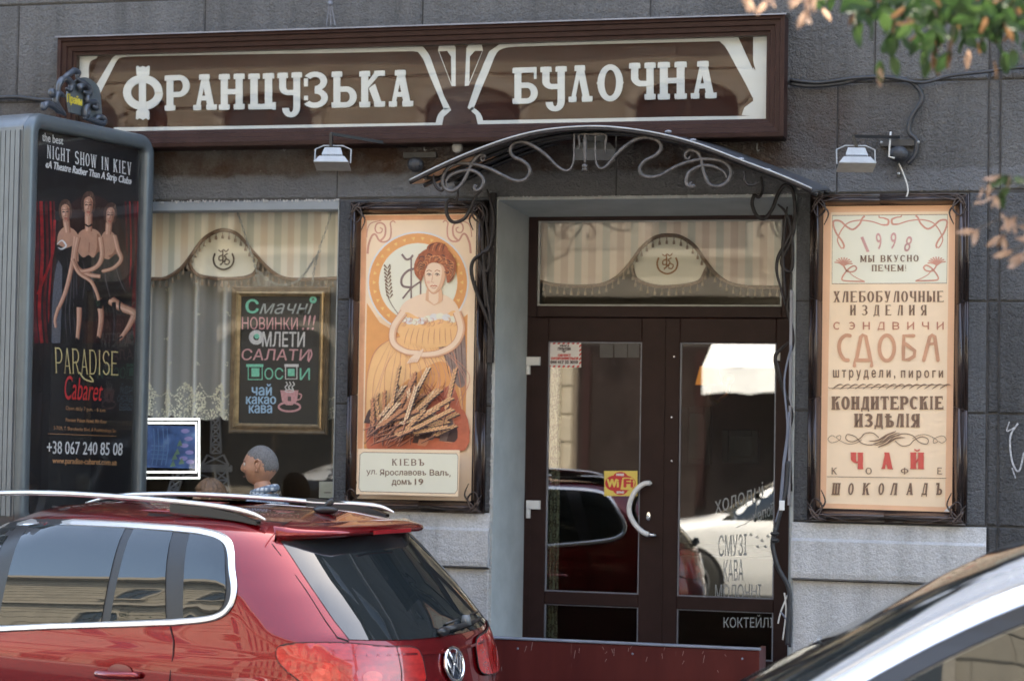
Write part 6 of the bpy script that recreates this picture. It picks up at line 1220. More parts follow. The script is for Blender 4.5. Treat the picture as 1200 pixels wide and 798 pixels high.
# ================================================================== CARS
def smooth_table(tb, zmax):
    a = np.array(tb); z = np.arange(a[0, 0], a[-1, 0]+.002, .004); y = np.interp(z, a[:, 0], a[:, 1]); ys = y.copy()
    for _ in range(3):
        k = np.ones(9)/9; yp = np.concatenate([np.full(4, ys[0]), ys, np.full(4, ys[-1])]); ys = np.convolve(yp, k, 'valid')
    w_ = np.clip((zmax-z)/.04, 0, 1); return np.stack([z, y*(1-w_)+ys*w_], 1)
class Car:
    def __init__(s, T, rc, rf, Q, L): s.T = {k_: smooth_table(v_, T['W'][-1][0]*.955) for k_, v_ in T.items()}; s.rc = rc; s.rf = rf; s.Q = Q; s.L = L
    def I(s, k, z): a = s.T[k]; return float(np.interp(z, a[:, 0], a[:, 1]))
    def B(s, u): return 1-.035*((u-s.L/2)/(s.L/2))**2
    def half(s, u, z):
        W = s.I('W', z)*s.B(u); er = min(1, max(0, (u-s.I('ur', z))/s.rc)); ef = min(1, max(0, (s.I('uf', z)-u)/s.rf))
        return W*max(0, 1-(1-er)**2)**(1/s.Q)*max(0, 1-(1-ef)**2)**(1/s.Q)
    def rear(s, th, z, off=0):
        u = s.I('ur', z)+s.rc*(1-math.cos(th)); return Vector((u-off*math.cos(th), math.copysign(abs(math.sin(th))**(2/s.Q), th)*s.I('W', z)*s.B(u)*(1+off*.8*abs(math.sin(th))), z))
    def front(s, th, z, off=0):
        u = s.I('uf', z)-s.rf*(1-math.cos(th)); return Vector((u+off*math.cos(th), math.copysign(abs(math.sin(th))**(2/s.Q), th)*s.I('W', z)*s.B(u)*(1+off*.8*abs(math.sin(th))), z))
    def th(s, v, z): return math.copysign(math.asin(min(1, (abs(v)/(s.I('W', z)*s.B(0)))**(s.Q/2))), v)
    def shell(s, levels):
        na, nb = 14, 26; vs = []; n = None
        for z in levels:
            ur, uf = s.I('ur', z), s.I('uf', z); ring = [s.rear(-math.pi/2+math.pi*i/(2*na), z) for i in range(2*na+1)]
            u0, u1 = ring[-1].x, s.front(math.pi/2, z).x
            ring += [Vector((u0+(u1-u0)*i/nb, s.I('W', z)*s.B(u0+(u1-u0)*i/nb), z)) for i in range(1, nb)]
            ring += [s.front(math.pi/2-math.pi*i/(2*na), z) for i in range(2*na+1)]
            ring += [Vector((u1+(u0-u1)*i/nb, -s.I('W', z)*s.B(u1+(u0-u1)*i/nb), z)) for i in range(1, nb)]
            n = len(ring); vs += ring
        fs = [(r*n+i, r*n+(i+1) % n, (r+1)*n+(i+1) % n, (r+1)*n+i) for r in range(len(levels)-1) for i in range(n)]
        fs += [tuple(range(n))[::-1], tuple((len(levels)-1)*n+i for i in range(n))]; return vs, fs
def cdt(outline, step):
    P = [];
    for a, b in zip(outline, outline[1:]+outline[:1]):
        d = math.hypot(b[0]-a[0], b[1]-a[1]); k = max(1, int(d/step)); P += [(a[0]+(b[0]-a[0])*i/k, a[1]+(b[1]-a[1])*i/k) for i in range(k)]
    n = len(P); xs = [p[0] for p in P]; ys = [p[1] for p in P]
    def inside(x, y):
        c = False
        for i in range(n):
            x1, y1 = P[i]; x2, y2 = P[(i+1) % n]
            if (y1 > y) != (y2 > y) and x < (x2-x1)*(y-y1)/(y2-y1)+x1: c = not c
        return c
    G = []; x = min(xs)+step/2
    while x < max(xs):
        y = min(ys)+step/2
        while y < max(ys):
            if inside(x, y) and min(math.hypot(x-p[0], y-p[1]) for p in P) > step*.45: G.append((x, y))
            y += step
        x += step
    r = delaunay_2d_cdt([Vector(p) for p in P+G], [(i, (i+1) % n) for i in range(n)], [list(range(n))], 1, 1e-6)
    return [(v.x, v.y) for v in r[0]], [tuple(f) for f in r[2]]
def patch(name, outline, mp, m, parent, step=.06, thick=.0, smooth=True):
    V, Fc = cdt(outline, step); return meshobj(name, [mp(*p) for p in V], Fc, m, parent, smooth=smooth, local=True)
def ribbon(name, pts, wd, mp, m, parent, closed=False, lift=.006):
    """slightly raised strip following a line on the body"""
    P = [np.array(p) for p in pts]; N = len(P); mb = MB(); vs = []
    for i in range(N):
        a = P[i-1 if i or closed else 0]; b = P[(i+1) % N if (i < N-1 or closed) else N-1]; t = b-a; t = t/(np.hypot(*t)+1e-9); q = np.array((-t[1], t[0]))
        for k, l in ((-.5, 0), (-.42, lift), (.42, lift), (.5, 0)): vs.append(mp(*(P[i]+q*wd*k), l))
    mb.add(vs, [(i*4+k, i*4+k+1, ((i+1) % N)*4+k+1, ((i+1) % N)*4+k) for i in range(N if closed else N-1) for k in range(3)])
    return mb.build(name, m, parent, smooth=False, local=True)
def inset(pts, d):
    out = []; n = len(pts); P = [np.array(p) for p in pts]
    area = sum(P[i][0]*P[(i+1) % n][1]-P[(i+1) % n][0]*P[i][1] for i in range(n)); sg_ = 1 if area > 0 else -1
    for i in range(n):
        t = P[(i+1) % n]-P[i-1]; t = t/(np.hypot(*t)+1e-9); out.append(tuple(P[i]+sg_*d*np.array((-t[1], t[0]))))
    return out
M_cg = None
def cglass(name, c=(.012, .016, .018), ior=1.75):
    m, n, p, out = nodes(name); p.inputs['Base Color'].default_value = (*c, 1); p.inputs['Roughness'].default_value = .015; p.inputs['IOR'].default_value = ior; p.inputs['Specular IOR Level'].default_value = .5
    t = tex(n, 'Noise', 1.1, 1, .3); b = bump(n, p, t.outputs['Fac'], .10, .02); return m
M_cg = cglass('tinted_car_glass', ior=1.72)
M_trim = mat('black_car_trim', (.018, .018, .02), .38, var=.1)
M_seam = mat('panel_gap', (.006, .003, .003), .8)
M_tyre = mat('tyre_rubber', (.02, .02, .02), .8); M_alloy = mat('alloy_wheel', (.45, .46, .48), .3, metal=.8)
def wheel(u, v, r, parent):
    s_ = 1 if v > 0 else -1; w_ = MB(); n_ = 36
    prof = [(-.10, r*.62), (-.11, r*.9), (-.08, r), (.08, r), (.11, r*.9), (.10, r*.62)]
    vs = [(u+pr*math.cos(2*math.pi*i/n_), v+y, r+pr*math.sin(2*math.pi*i/n_)) for y, pr in prof for i in range(n_)]
    w_.add(vs, [(k*n_+i, k*n_+(i+1) % n_, (k+1)*n_+(i+1) % n_, (k+1)*n_+i) for k in range(5) for i in range(n_)]); o = w_.build('wheel', M_tyre, parent, smooth=True, local=True)
    mb = MB()
    for k in range(5):
        a = 2*math.pi*k/5
        for d_ in (-.12, .12): mb.tube([(u+.03*math.cos(a), v+s_*.085, r+.03*math.sin(a)), (u+r*.64*math.cos(a+d_), v+s_*.095, r+r*.64*math.sin(a+d_))], .022, 6)
    mb.tube([(u+r*.65*math.cos(2*math.pi*i/24), v+s_*.09, r+r*.65*math.sin(2*math.pi*i/24)) for i in range(24)], .018, 6, closed=True)
    mb.tube([(u, v-s_*.05, r), (u, v+s_*.10, r)], .045, 12); mb.build('rim', M_alloy, o, smooth=False, local=True)
LV = [.20, .24, .30, .4, .5, .6, .68, .75, .8, .85, .88]+[round(.90+.02*i, 3) for i in range(34)]+[1.572, 1.58, 1.588, 1.60, 1.607, 1.615, 1.63, 1.64, 1.65, 1.657, 1.662, 1.666, 1.67]
TI = dict(W=[(.2, .82), (.4, .885), (.6, .90), (.85, .905), (.95, .90), (1.0, .887), (1.04, .872), (1.08, .862), (1.12, .853), (1.20, .832), (1.30, .802), (1.42, .757), (1.50, .717), (1.56, .672), (1.585, .640), (1.60, .61), (1.615, .57), (1.63, .52), (1.65, .38), (1.662, .24), (1.67, .05)],
          ur=[(.2, .12), (.4, .03), (.55, 0), (.75, .0), (.9, .04), (1.05, .07), (1.1, .09), (1.30, .21), (1.50, .35), (1.56, .40), (1.60, .46), (1.63, .62), (1.65, .9), (1.67, 1.6)],
          uf=[(.2, 4.3), (.5, 4.43), (.75, 4.40), (.9, 4.2), (1.0, 3.9), (1.07, 3.45), (1.10, 3.3), (1.5, 2.6), (1.56, 2.45), (1.60, 2.35), (1.63, 2.2), (1.65, 2.0), (1.67, 1.9)])
def build_car(name, label, cat, loc, rz, K, paint, top_outline, zs=1.0, wheels=(.86, 3.46), group=None, glassm=None, chrome=True):
    t = thing(name, label, cat, loc, group, rz); glassm = glassm or M_cg
    lv = [z*zs for z in LV] if zs != 1 else LV
    V, Fc = K.shell(lv); meshobj('body', V, Fc, paint, t, smooth=True, local=True)
    for wu in wheels:
        for sd_ in (1, -1):
            ar = MB(); n_ = 24; ar.add([(wu+.40*math.cos(math.pi*i/n_), sd_*(K.half(wu, .5)+.012), .34+.40*math.sin(math.pi*i/n_)) for i in range(n_+1)]+[(wu+.40, sd_*(K.half(wu, .5)+.0), .2), (wu-.40, sd_*(K.half(wu, .5)+.0), .2)], [tuple(range(n_+3))]); ar.build('wheel_arch', M_trim, t, local=True)
            wheel(wu, sd_*(K.half(wu, .5)-.07), .35, t)
    return t
SUVX = (.455, -3.13, -.12); PSI = .285
TI['ur'] = [(z, u-(.12 if z <= 1.1 else .12*max(0, 1-(z-1.1)/.42))) for z, u in TI['ur']]
K = Car(TI, .52, .70, 2.35, 4.43)
M_redp = paint_mat('deep_red_metallic_paint', (.20, .0015, .005), .6, .26)
suv = build_car('red_suv', 'metallic red estate-bodied SUV with pale roof rails parked in front of the display window', 'car', SUVX, math.pi-PSI, K, M_redp, None)
for sd_ in (1, -1):
    mp = lambda u, z, off=0, sd_=sd_: Vector((u, sd_*(K.half(u, z)+.003+off), z))
    outer = [(3.12, .985)]+[(2.0, 1.030), (1.68, 1.062), (1.26, 1.098), (.93, 1.128)]+catmull([(.80, 1.145), (.71, 1.163), (.645, 1.195), (.612, 1.25), (.618, 1.32), (.66, 1.40), (.70, 1.475), (.75, 1.53), (.83, 1.562), (.95, 1.577)], 3)+[(1.1, 1.582), (1.4, 1.586), (1.75, 1.584), (2.1, 1.570), (2.38, 1.535), (2.62, 1.45), (2.86, 1.30), (3.02, 1.15)]
    inn = inset(outer, .030)
    patch('window_surround', outer, lambda u, z, mp=mp: mp(u, z, .001), M_trim, suv, .035)
    # chrome surround as a raised band between the outlines
    mb = MB(); n_ = len(outer); vs = [mp(*p, .003) for p in outer]+[mp(*p, .010) for p in inset(outer, .006)]+[mp(*p, .010) for p in inset(outer, .024)]+[mp(*p, .003) for p in inn]
    mb.add(vs, [(r_*n_+i, r_*n_+(i+1) % n_, (r_+1)*n_+(i+1) % n_, (r_+1)*n_+i) for r_ in range(3) for i in range(n_)]); mb.build('chrome_surround', M_rail, suv, smooth=False, local=True)
    qw = catmull([(.885, 1.168), (.80, 1.178), (.71, 1.200), (.672, 1.24), (.675, 1.31), (.71, 1.40), (.75, 1.48), (.80, 1.525), (.865, 1.54)], 3)+[(.985, 1.548), (.935, 1.36)]
    patch('quarter_window', qw, lambda u, z, mp=mp: mp(u, z, .0045), M_cg, suv, .05)
    patch('rear_vent_window', [(1.315, 1.123), (.985, 1.158), (1.045, 1.36), (1.09, 1.550), (1.335, 1.556), (1.325, 1.34)], lambda u, z, mp=mp: mp(u, z, .0045), M_cg, suv, .05)
    patch('rear_door_window', [(2.02, 1.062), (1.66, 1.090), (1.37, 1.118), (1.378, 1.34), (1.388, 1.556), (1.72, 1.556), (2.03, 1.545)], lambda u, z, mp=mp: mp(u, z, .0045), M_cg, suv, .05)
    patch('front_door_window', [(3.06, 1.015), (2.13, 1.052), (2.14, 1.53), (2.36, 1.505), (2.58, 1.435), (2.82, 1.29), (2.97, 1.15)], lambda u, z, mp=mp: mp(u, z, .0045), M_cg, suv, .05)
    ribbon('door_gap', [(.955, 1.124), (.92, 1.06), (.905, 1.0), (.91, .88), (.93, .70), (.98, .62), (1.0, .42)], .006, mp, M_seam, suv, lift=.0012)
    ribbon('door_gap', [(2.06, 1.028), (2.05, .8), (2.04, .38)], .006, mp, M_seam, suv, lift=.0012); ribbon('door_gap', [(3.2, .98), (3.22, .7), (3.16, .38)], .006, mp, M_seam, suv, lift=.0012)
    # handle: dished recess and bar
    cu, cz = (1.205, .889)
    patch('handle_recess', [(cu+.075*math.cos(a), cz+.008+.038*math.sin(a)) for a in [2*math.pi*i/20 for i in range(20)]], lambda u, z, mp=mp: mp(u, z, .0025), mat('handle_dish_red', (.18, .003, .006), .35, coat=1), suv, .03)
    mb = MB(); P = [mp(cu+x, cz+dz-.004, o_) for x, dz, o_ in ((-.125, .004, .004), (-.10, .004, .026), (-.03, .001, .038), (.05, -.002, .038), (.115, -.004, .026), (.135, -.004, .004))]; mb.tube(P, [.014, .018, .019, .019, .018, .013], 10); mb.build('door_handle', M_redp, suv, smooth=True, local=True)
    if sd_ == -1: pass
    # crease strip picks out the shoulder
    pts = catmull([(.64, 1.603), (.74, 1.634), (.95, 1.658), (1.4, 1.678), (2.0, 1.684), (2.5, 1.66), (2.75, 1.61)], 4)
    vr = lambda u: .565-.02*abs(u-1.6)
    mb = MB(); P = [Vector((u, sd_*vr(u), z+.018-(.032*min(1, max(0, (u-.7)/.4)) if sd_ < 0 else 0))) for u, z in pts]
    n2 = len(P); vs = []
    for i, p in enumerate(P):
        k_ = min(1, .2+4*min(i, n2-1-i)/n2); h_r = .011*k_+.003; w_r = .015*k_+.003
        for a in range(8): vs.append(p+Vector((0, math.cos(2*math.pi*a/8)*w_r, math.sin(2*math.pi*a/8)*h_r)))
    mb.add(vs, [(i*8+a, i*8+(a+1) % 8, (i+1)*8+(a+1) % 8, (i+1)*8+a) for i in range(n2-1) for a in range(8)]+[tuple(range(8)), tuple((n2-1)*8+a for a in range(8))])
    rl = mb.build('roof_rail', M_rail, suv, smooth=True, local=True)
    ft = MB(); vs = []
    pf = [(.68, 1.598, .012), (.80, 1.614, .030), (.98, 1.628, .040), (1.20, 1.640, .036)]
    for (u, z, h) in pf:
        for dy in (-.016, .016): vs += [Vector((u, sd_*vr(u)+dy, z-.004)), Vector((u, sd_*vr(u)+dy, z+h))]
    ft.add(vs, [(i*4, i*4+4, i*4+5, i*4+1) for i in range(3)]+[(i*4+2, i*4+3, i*4+7, i*4+6) for i in range(3)]+[(i*4+1, i*4+5, i*4+7, i*4+3) for i in range(3)]); ft.build('rail_foot', M_trim, rl, local=True)
    ribbon('roof_drip_moulding', [(.60, 1.598), (.8, 1.612), (1.3, 1.618), (2.0, 1.618), (2.5, 1.60)], .010, lambda u, z, off=0, sd_=sd_: Vector((u, sd_*(K.half(u, z)+.001), z+off*.6)), M_seam, suv, lift=.004)
rp = lambda v, z, off=0: K.rear(K.th(v, z), z, .004+off)
rt_ = lambda th, z, off=0: K.rear(th, z, .004+off)
def tv(v, z): return (K.th(v, z), z)
gl = [tv(v, z) for v, z in [(-.595, 1.10), (-.30, 1.082), (0, 1.078), (.30, 1.082), (.595, 1.10), (.60, 1.18), (.585, 1.32), (.555, 1.45), (.535, 1.525), (.30, 1.535), (0, 1.538), (-.30, 1.535), (-.535, 1.525), (-.555, 1.45), (-.585, 1.32), (-.60, 1.18)]]
patch('tailgate_window', gl, lambda th, z: rt_(th, z, .002), M_cg, suv, .06)
for sd_ in (1, -1):
    # D pillar gap and tailgate gap
    ribbon('tailgate_gap', [tv(sd_*v, z) for v, z in [(.545, 1.575), (.575, 1.50), (.61, 1.32), (.632, 1.18), (.635, 1.11), (.60, 1.092)]], .008, lambda th, z, off=0: rt_(th, z, off-.002), M_seam, suv, lift=.0015)
    lo = [(sd_*t_, z) for t_, z in catmull([(1.33, 1.045), (1.28, 1.075), (1.10, 1.088), (.80, 1.086), (.50, 1.062), (.30, 1.050), (.24, 1.02), (.22, .95), (.24, .885), (.40, .86), (.8, .862), (1.05, .89), (1.20, .95), (1.30, 1.0)], 3, True)]
    M_tl = M_tl if sd_ == -1 else None
    if M_tl is None:
        m, n, p, out = nodes('red_lamp_lens'); t = tex(n, 'Noise', 14, 3, .6, sc=(1, 1, 3)); r = ramp(n, t.outputs['Fac'], [(.30, (.30, .005, .005)), (.55, (.46, .010, .008)), (.80, (.58, .025, .018))]); n.links.new(r.outputs[0], p.inputs['Base Color']); p.inputs['Roughness'].default_value = .25; p.inputs['Coat Weight'].default_value = 1; p.inputs['Coat Roughness'].default_value = .02; M_tl = m
    lamp = patch('tail_lamp', lo, lambda th, z: rt_(th, z, .010), M_tl, suv, .05)
    for cx_, cz_, rx_, rz_ in ((.98, .945, .14, .062), (.62, .93, .13, .055)):
        for q_, off in ((1.0, .013), (.55, .016)):
            e = [(sd_*(cx_+rx_*q_*math.cos(2*math.pi*i/20)), cz_+rz_*q_*math.sin(2*math.pi*i/20)) for i in range(20)]; patch('lamp_bowl', e, lambda th, z, off=off: rt_(th, z, off), mat('lamp_bowl_red', (.50, .015, .012), .2, var=.3, vs=20, coat=1) if q_ == 1 else mat('lamp_core_rose', (.66, .07, .05), .2, var=.3, vs=20, coat=1), lamp, .05)
    ribbon('lamp_rim', lo, .008, lambda th, z, off=0: rt_(th, z, off+.006), M_seam, suv, True, .004)
    ribbon('lamp_divider', [(sd_*.42, 1.058), (sd_*.40, .95), (sd_*.42, .862)], .008, lambda th, z, off=0: rt_(th, z, off+.010), mat('lamp_gap', (.05, .002, .002), .4), suv, False, .002)
# spoiler with stop lamp
mb = MB(); sp = []; NS = 26
for i in range(NS+1):
    v = -.565+1.13*i/NS; k_ = min(1, (1-abs(v/.565)**4)+.12); uf_ = .49+.10*(v/.6)**2; ub = uf_-.20*k_; zt = 1.600-.012*(v/.6)**2
    sp += [Vector((uf_, v, zt+.004)), Vector((uf_-.10*k_, v, zt-.002)), Vector((ub+.01, v, zt-.020)), Vector((ub, v, zt-.034)), Vector((ub+.012, v, zt-.050)), Vector((uf_-.06*k_, v, zt-.062)), Vector((uf_-.02, v, zt-.075))]
mb.add(sp, [(i*7+j, i*7+j+1, (i+1)*7+j+1, (i+1)*7+j) for i in range(NS) for j in range(6)]+[tuple(range(7)), tuple(NS*7+j for j in range(7))]); mb.build('roof_spoiler', M_redp, suv, smooth=True, local=True)
mb = MB(); mb.bevbox(-.16, .16, -.004, .004, -.010, .010, .002, Matrix.Translation((.2815, 0, 1.5595)) @ Matrix.Rotation(-math.pi/2, 4, 'Z')); mb.build('stop_lamp', mat('stop_lamp_lens', (.30, .01, .015), .2, coat=1), suv, local=True)
# wiper, washer block, badge, tailgate handle line, number plate
wp = MB(); wp.tube([rp(.02, 1.105, .012), rp(-.10, 1.112, .022), rp(-.30, 1.12, .024), rp(-.44, 1.128, .02)], [.018, .014, .009, .006], 8); wp.ball(rp(.04, 1.10, .014), .03, 12, 8, (.8, 1.5, .8)); wp.tube([rp(-.02, 1.130, .012), rp(-.45, 1.150, .012)], .006, 6); wp.build('rear_wiper', M_trim, suv, smooth=True, local=True)
wp = MB(); wp.tube([rp(-.20, 1.11, .01), rp(-.20, 1.16, .05)], [.028, .020], 10); wp.build('washer_nozzle_cap', mat('grey_plastic_cap', (.12, .13, .14), .4), suv, smooth=True, local=True)
bz = .945; rad = .078
pl = lambda x, z, off=.0: rp(-x, bz+z, .006+off)
bd = patch('badge', [(rad*math.cos(2*math.pi*i/28), rad*math.sin(2*math.pi*i/28)) for i in range(28)], lambda x, z: pl(x, z, .0), mat('badge_dark_ground', (.03, .035, .05), .2, coat=1), suv, .03)
mb = MB(); mb.tube([pl(rad*math.cos(2*math.pi*i/36), rad*math.sin(2*math.pi*i/36), .005) for i in range(36)], .009, 8, closed=True)
for pts in ([(-.034, .060), (-.006, .012), (.006, .012), (.034, .060)], [(-.062, .030), (-.036, -.050), (-.006, .002), (.006, .002), (.036, -.050), (.062, .030)]): mb.tube([pl(x, z, .006) for x, z in pts], .0065, 6)
mb.build('emblem', M_chrome, bd, smooth=True, local=True)
ribbon('tailgate_crease', [(K.th(v, .90), 1.035-.03*(1-abs(v/.7))) for v in np.linspace(-.62, .62, 24)], .014, lambda th, z, off=0: rt_(th, z, off), M_redp, suv, False, .010)
patch('tailgate_recess', [tv(v, z) for v, z in [(-.34, .66), (.34, .66), (.36, .80), (-.36, .80)]], lambda th, z: rt_(th, z, .0), M_trim, suv, .08)
patch('number_plate', [tv(v, z) for v, z in [(-.26, .68), (.26, .68), (.26, .78), (-.26, .78)]], lambda th, z: rt_(th, z, .006), M_white, suv, .08)
patch('bumper_moulding', [tv(v, z) for v, z in [(-.80, .27), (.80, .27), (.84, .42), (-.84, .42)]], lambda th, z: rt_(th, z, .006), M_trim, suv, .08)
patch('windscreen', [(K.Q and math.copysign(math.asin((abs(v)/.84)**(K.Q/2)), v), z) for v, z in [(-.66, 1.12), (.66, 1.12), (.56, 1.30), (.50, 1.52), (-.50, 1.52), (-.56, 1.30)]], lambda th, z: K.front(th, z, .006), M_cg, suv, .08)
an = MB(); an.ball((.67, .02, 1.652), .05, 12, 8, (1.5, .6, .45)); an.tube([(.67, .02, 1.66), (.625, .02, 1.705)], [.020, .014], 8); an.build('roof_aerial', M_trim, suv, smooth=True, local=True)
for sd_ in (1, -1):
    mb = MB(); mb.ball((3.0, sd_*1.0, 1.08), .11, 12, 8, (.6, 1.1, .8)); mb.tube([(3.0, sd_*.84, 1.03), (3.0, sd_*.95, 1.05)], .03, 8); mb.build('door_mirror', M_redp, suv, smooth=True, local=True)
ribbon('roof_gap', [(.585, -.62), (.60, 0), (.585, .62)], .006, lambda u, v, off=0: Vector((u+.07*(1-abs(v/.62)**3), v, np.interp(K.half(u, 1.6), [0, 1], [1.6, 1.6])*0+1.628-.028*abs(v/.62)**3)), M_seam, suv, lift=.001)

# ---- silver car close on the right
SZ = 1.0
TS = dict(W=[(.2, .80), (.4, .87), (.8, .895), (1.0, .885), (1.10, .865), (1.3, .80), (1.5, .735), (1.7, .66), (1.78, .61), (1.83, .52), (1.86, .40), (1.88, .2), (1.885, .05)],
          ur=[(.2, .1), (.5, 0), (.9, .0), (1.1, .03), (1.7, .2), (1.8, .28), (1.86, .5), (1.885, 1.0)],
          uf=[(.2, 4.3), (.5, 4.4), (.8, 4.35), (.95, 4.1), (1.08, 3.46), (1.12, 3.35), (1.30, 3.03), (1.42, 2.82), (1.55, 2.60), (1.66, 2.39), (1.74, 2.21), (1.80, 2.02), (1.84, 1.78), (1.87, 1.5), (1.885, 1.2)])
KS = Car(TS, .35, .38, 3.4, 4.4)
lvs = sorted(set([z for z in LV if z < 1.5]+[1.25, 1.35, 1.45, 1.5, 1.55, 1.6, 1.65, 1.7, 1.74, 1.77, 1.79, 1.81, 1.83, 1.845, 1.855, 1.865, 1.872, 1.878, 1.882, 1.885]))
_LV = LV; LV = lvs
M_silp = paint_mat('silver_blue_metallic_paint', (.72, .75, .80), .55, .25)
sil = build_car('silver_car', 'silver car with a curved windscreen pillar, out of focus at the lower right corner', 'car', SILX, math.pi, KS, M_silp, None)
LV = _LV
for sd_ in (1, -1):
    mp = lambda u, z, off=0, sd_=sd_: Vector((u, sd_*(KS.half(u, z)+.004+off), z))
    o_ = [(.7, 1.12), (3.10, 1.10)]+catmull([(2.98, 1.165), (2.77, 1.300), (2.53, 1.440), (2.28, 1.562), (2.04, 1.650), (1.8, 1.70)], 3)+[(1.2, 1.705), (.75, 1.66), (.52, 1.42)]
    o_ = [(u_, z_-(.035 if z_ > 1.13 else 0)) for u_, z_ in o_]; patch('side_window', inset(o_, .03), lambda u, z, mp=mp: mp(u, z, .003), M_cg, sil, .09)
    ribbon('window_seal', o_, .055, mp, M_trim, sil, True, .006)
    ribbon('pillar_moulding', catmull([(3.20, 1.14), (3.02, 1.240), (2.81, 1.370), (2.57, 1.510), (2.32, 1.632), (2.05, 1.722), (1.75, 1.770), (1.0, 1.785)], 4), .062, mp, mat('pale_silver_moulding', (.70, .74, .80), .30, metal=.7, var=.02), sil, False, .010)
    ribbon('window_divider', [(1.95, 1.11), (1.98, 1.69)], .08, lambda u, z, off=0, mp=mp: mp(u, z, off+.004), M_trim, sil, False, .004)
    ribbon('door_gap', [(1.95, 1.08), (1.93, .4)], .008, mp, M_seam, sil, lift=.0012)
    mb = MB(); mb.ball((3.05, sd_*1.02, 1.16), .12, 12, 8, (.6, 1.1, .8)); mb.tube([(3.05, sd_*.84, 1.10), (3.05, sd_*.95, 1.12)], .03, 8); mb.build('door_mirror', M_silp, sil, smooth=True, local=True)
patch('windscreen', [(sd_*math.asin((v/.86)**(KS.Q/2)), z) for v, z, sd_ in [(.76, 1.14, -1), (.76, 1.14, 1), (.70, 1.35, 1), (.62, 1.6, 1), (.56, 1.72, 1), (.56, 1.72, -1), (.62, 1.6, -1), (.70, 1.35, -1)]], lambda th, z: KS.front(th, z, .006), M_cg, sil, .08)
patch('rear_window', [(KS.th(v, z), z) for v, z in [(-.66, 1.15), (.66, 1.15), (.56, 1.62), (-.56, 1.62)]], lambda th, z: KS.rear(th, z, .006), M_cg, sil, .08)

# ---- white cars beyond the viewer, mirrored in the door glass
TW = {k: [(z*.97, u) for z, u in v] for k, v in TI.items()}
KW = Car(TW, .40, .70, 2.7, 4.43); _LV = LV; LV = [z*.97 for z in LV]; M_whp = paint_mat('white_car_paint', (.85, .86, .87), 0, .3)
for loc, label in ((WC1, 'white hatchback parked across the street, mirrored in the right door glass'), (WC2, 'white hatchback parked ahead of the other, mirrored in the left door glass')):
    wc = build_car('white_hatchback', label, 'car', loc, math.pi, KW, M_whp, None, group='white cars across the street')
    zf = .97/.88
    for sd_ in (1, -1):
        mp = lambda u, z, off=0, sd_=sd_: Vector((u, sd_*(KW.half(u, z*zf)+.004+off), z*zf))
        o_ = [(.7, .98), (3.12, .93)]+catmull([(3.0, 1.02), (2.7, 1.22), (2.4, 1.34), (2.1, 1.375)], 3)+[(1.2, 1.375), (.8, 1.34), (.6, 1.15)]
        patch('side_window', o_, lambda u, z, mp=mp: mp(u, z, .003), M_cg, wc, .09); ribbon('door_gap', [(1.9, .95), (1.9, .4)], .012, mp, M_seam, wc, lift=.001); ribbon('window_divider', [(1.9, .95), (1.92, 1.37)], .07, mp, M_trim, wc, False, .006)
        patch('tail_lamp', [(sd_*t_, z) for t_, z in ((.55, .98), (1.25, .98), (1.38, .82), (1.2, .72), (.62, .74))], lambda th, z: KW.rear(th, z*zf, .008), M_tl, wc, .06)
    patch('windscreen', [(sd_*math.asin((v/.84)**(KW.Q/2)), z) for v, z, sd_ in [(.66, .99, -1), (.66, .99, 1), (.54, 1.2, 1), (.50, 1.34, 1), (.50, 1.34, -1), (.54, 1.2, -1)]], lambda th, z: KW.front(th, z*zf, .006), M_cg, wc, .08)
    patch('rear_window', [(KW.th(v, z*zf), z) for v, z in [(-.55, .97), (.55, .97), (.50, 1.3), (-.50, 1.3)]], lambda th, z: KW.rear(th, z*zf, .006), M_cg, wc, .08)
LV = _LV

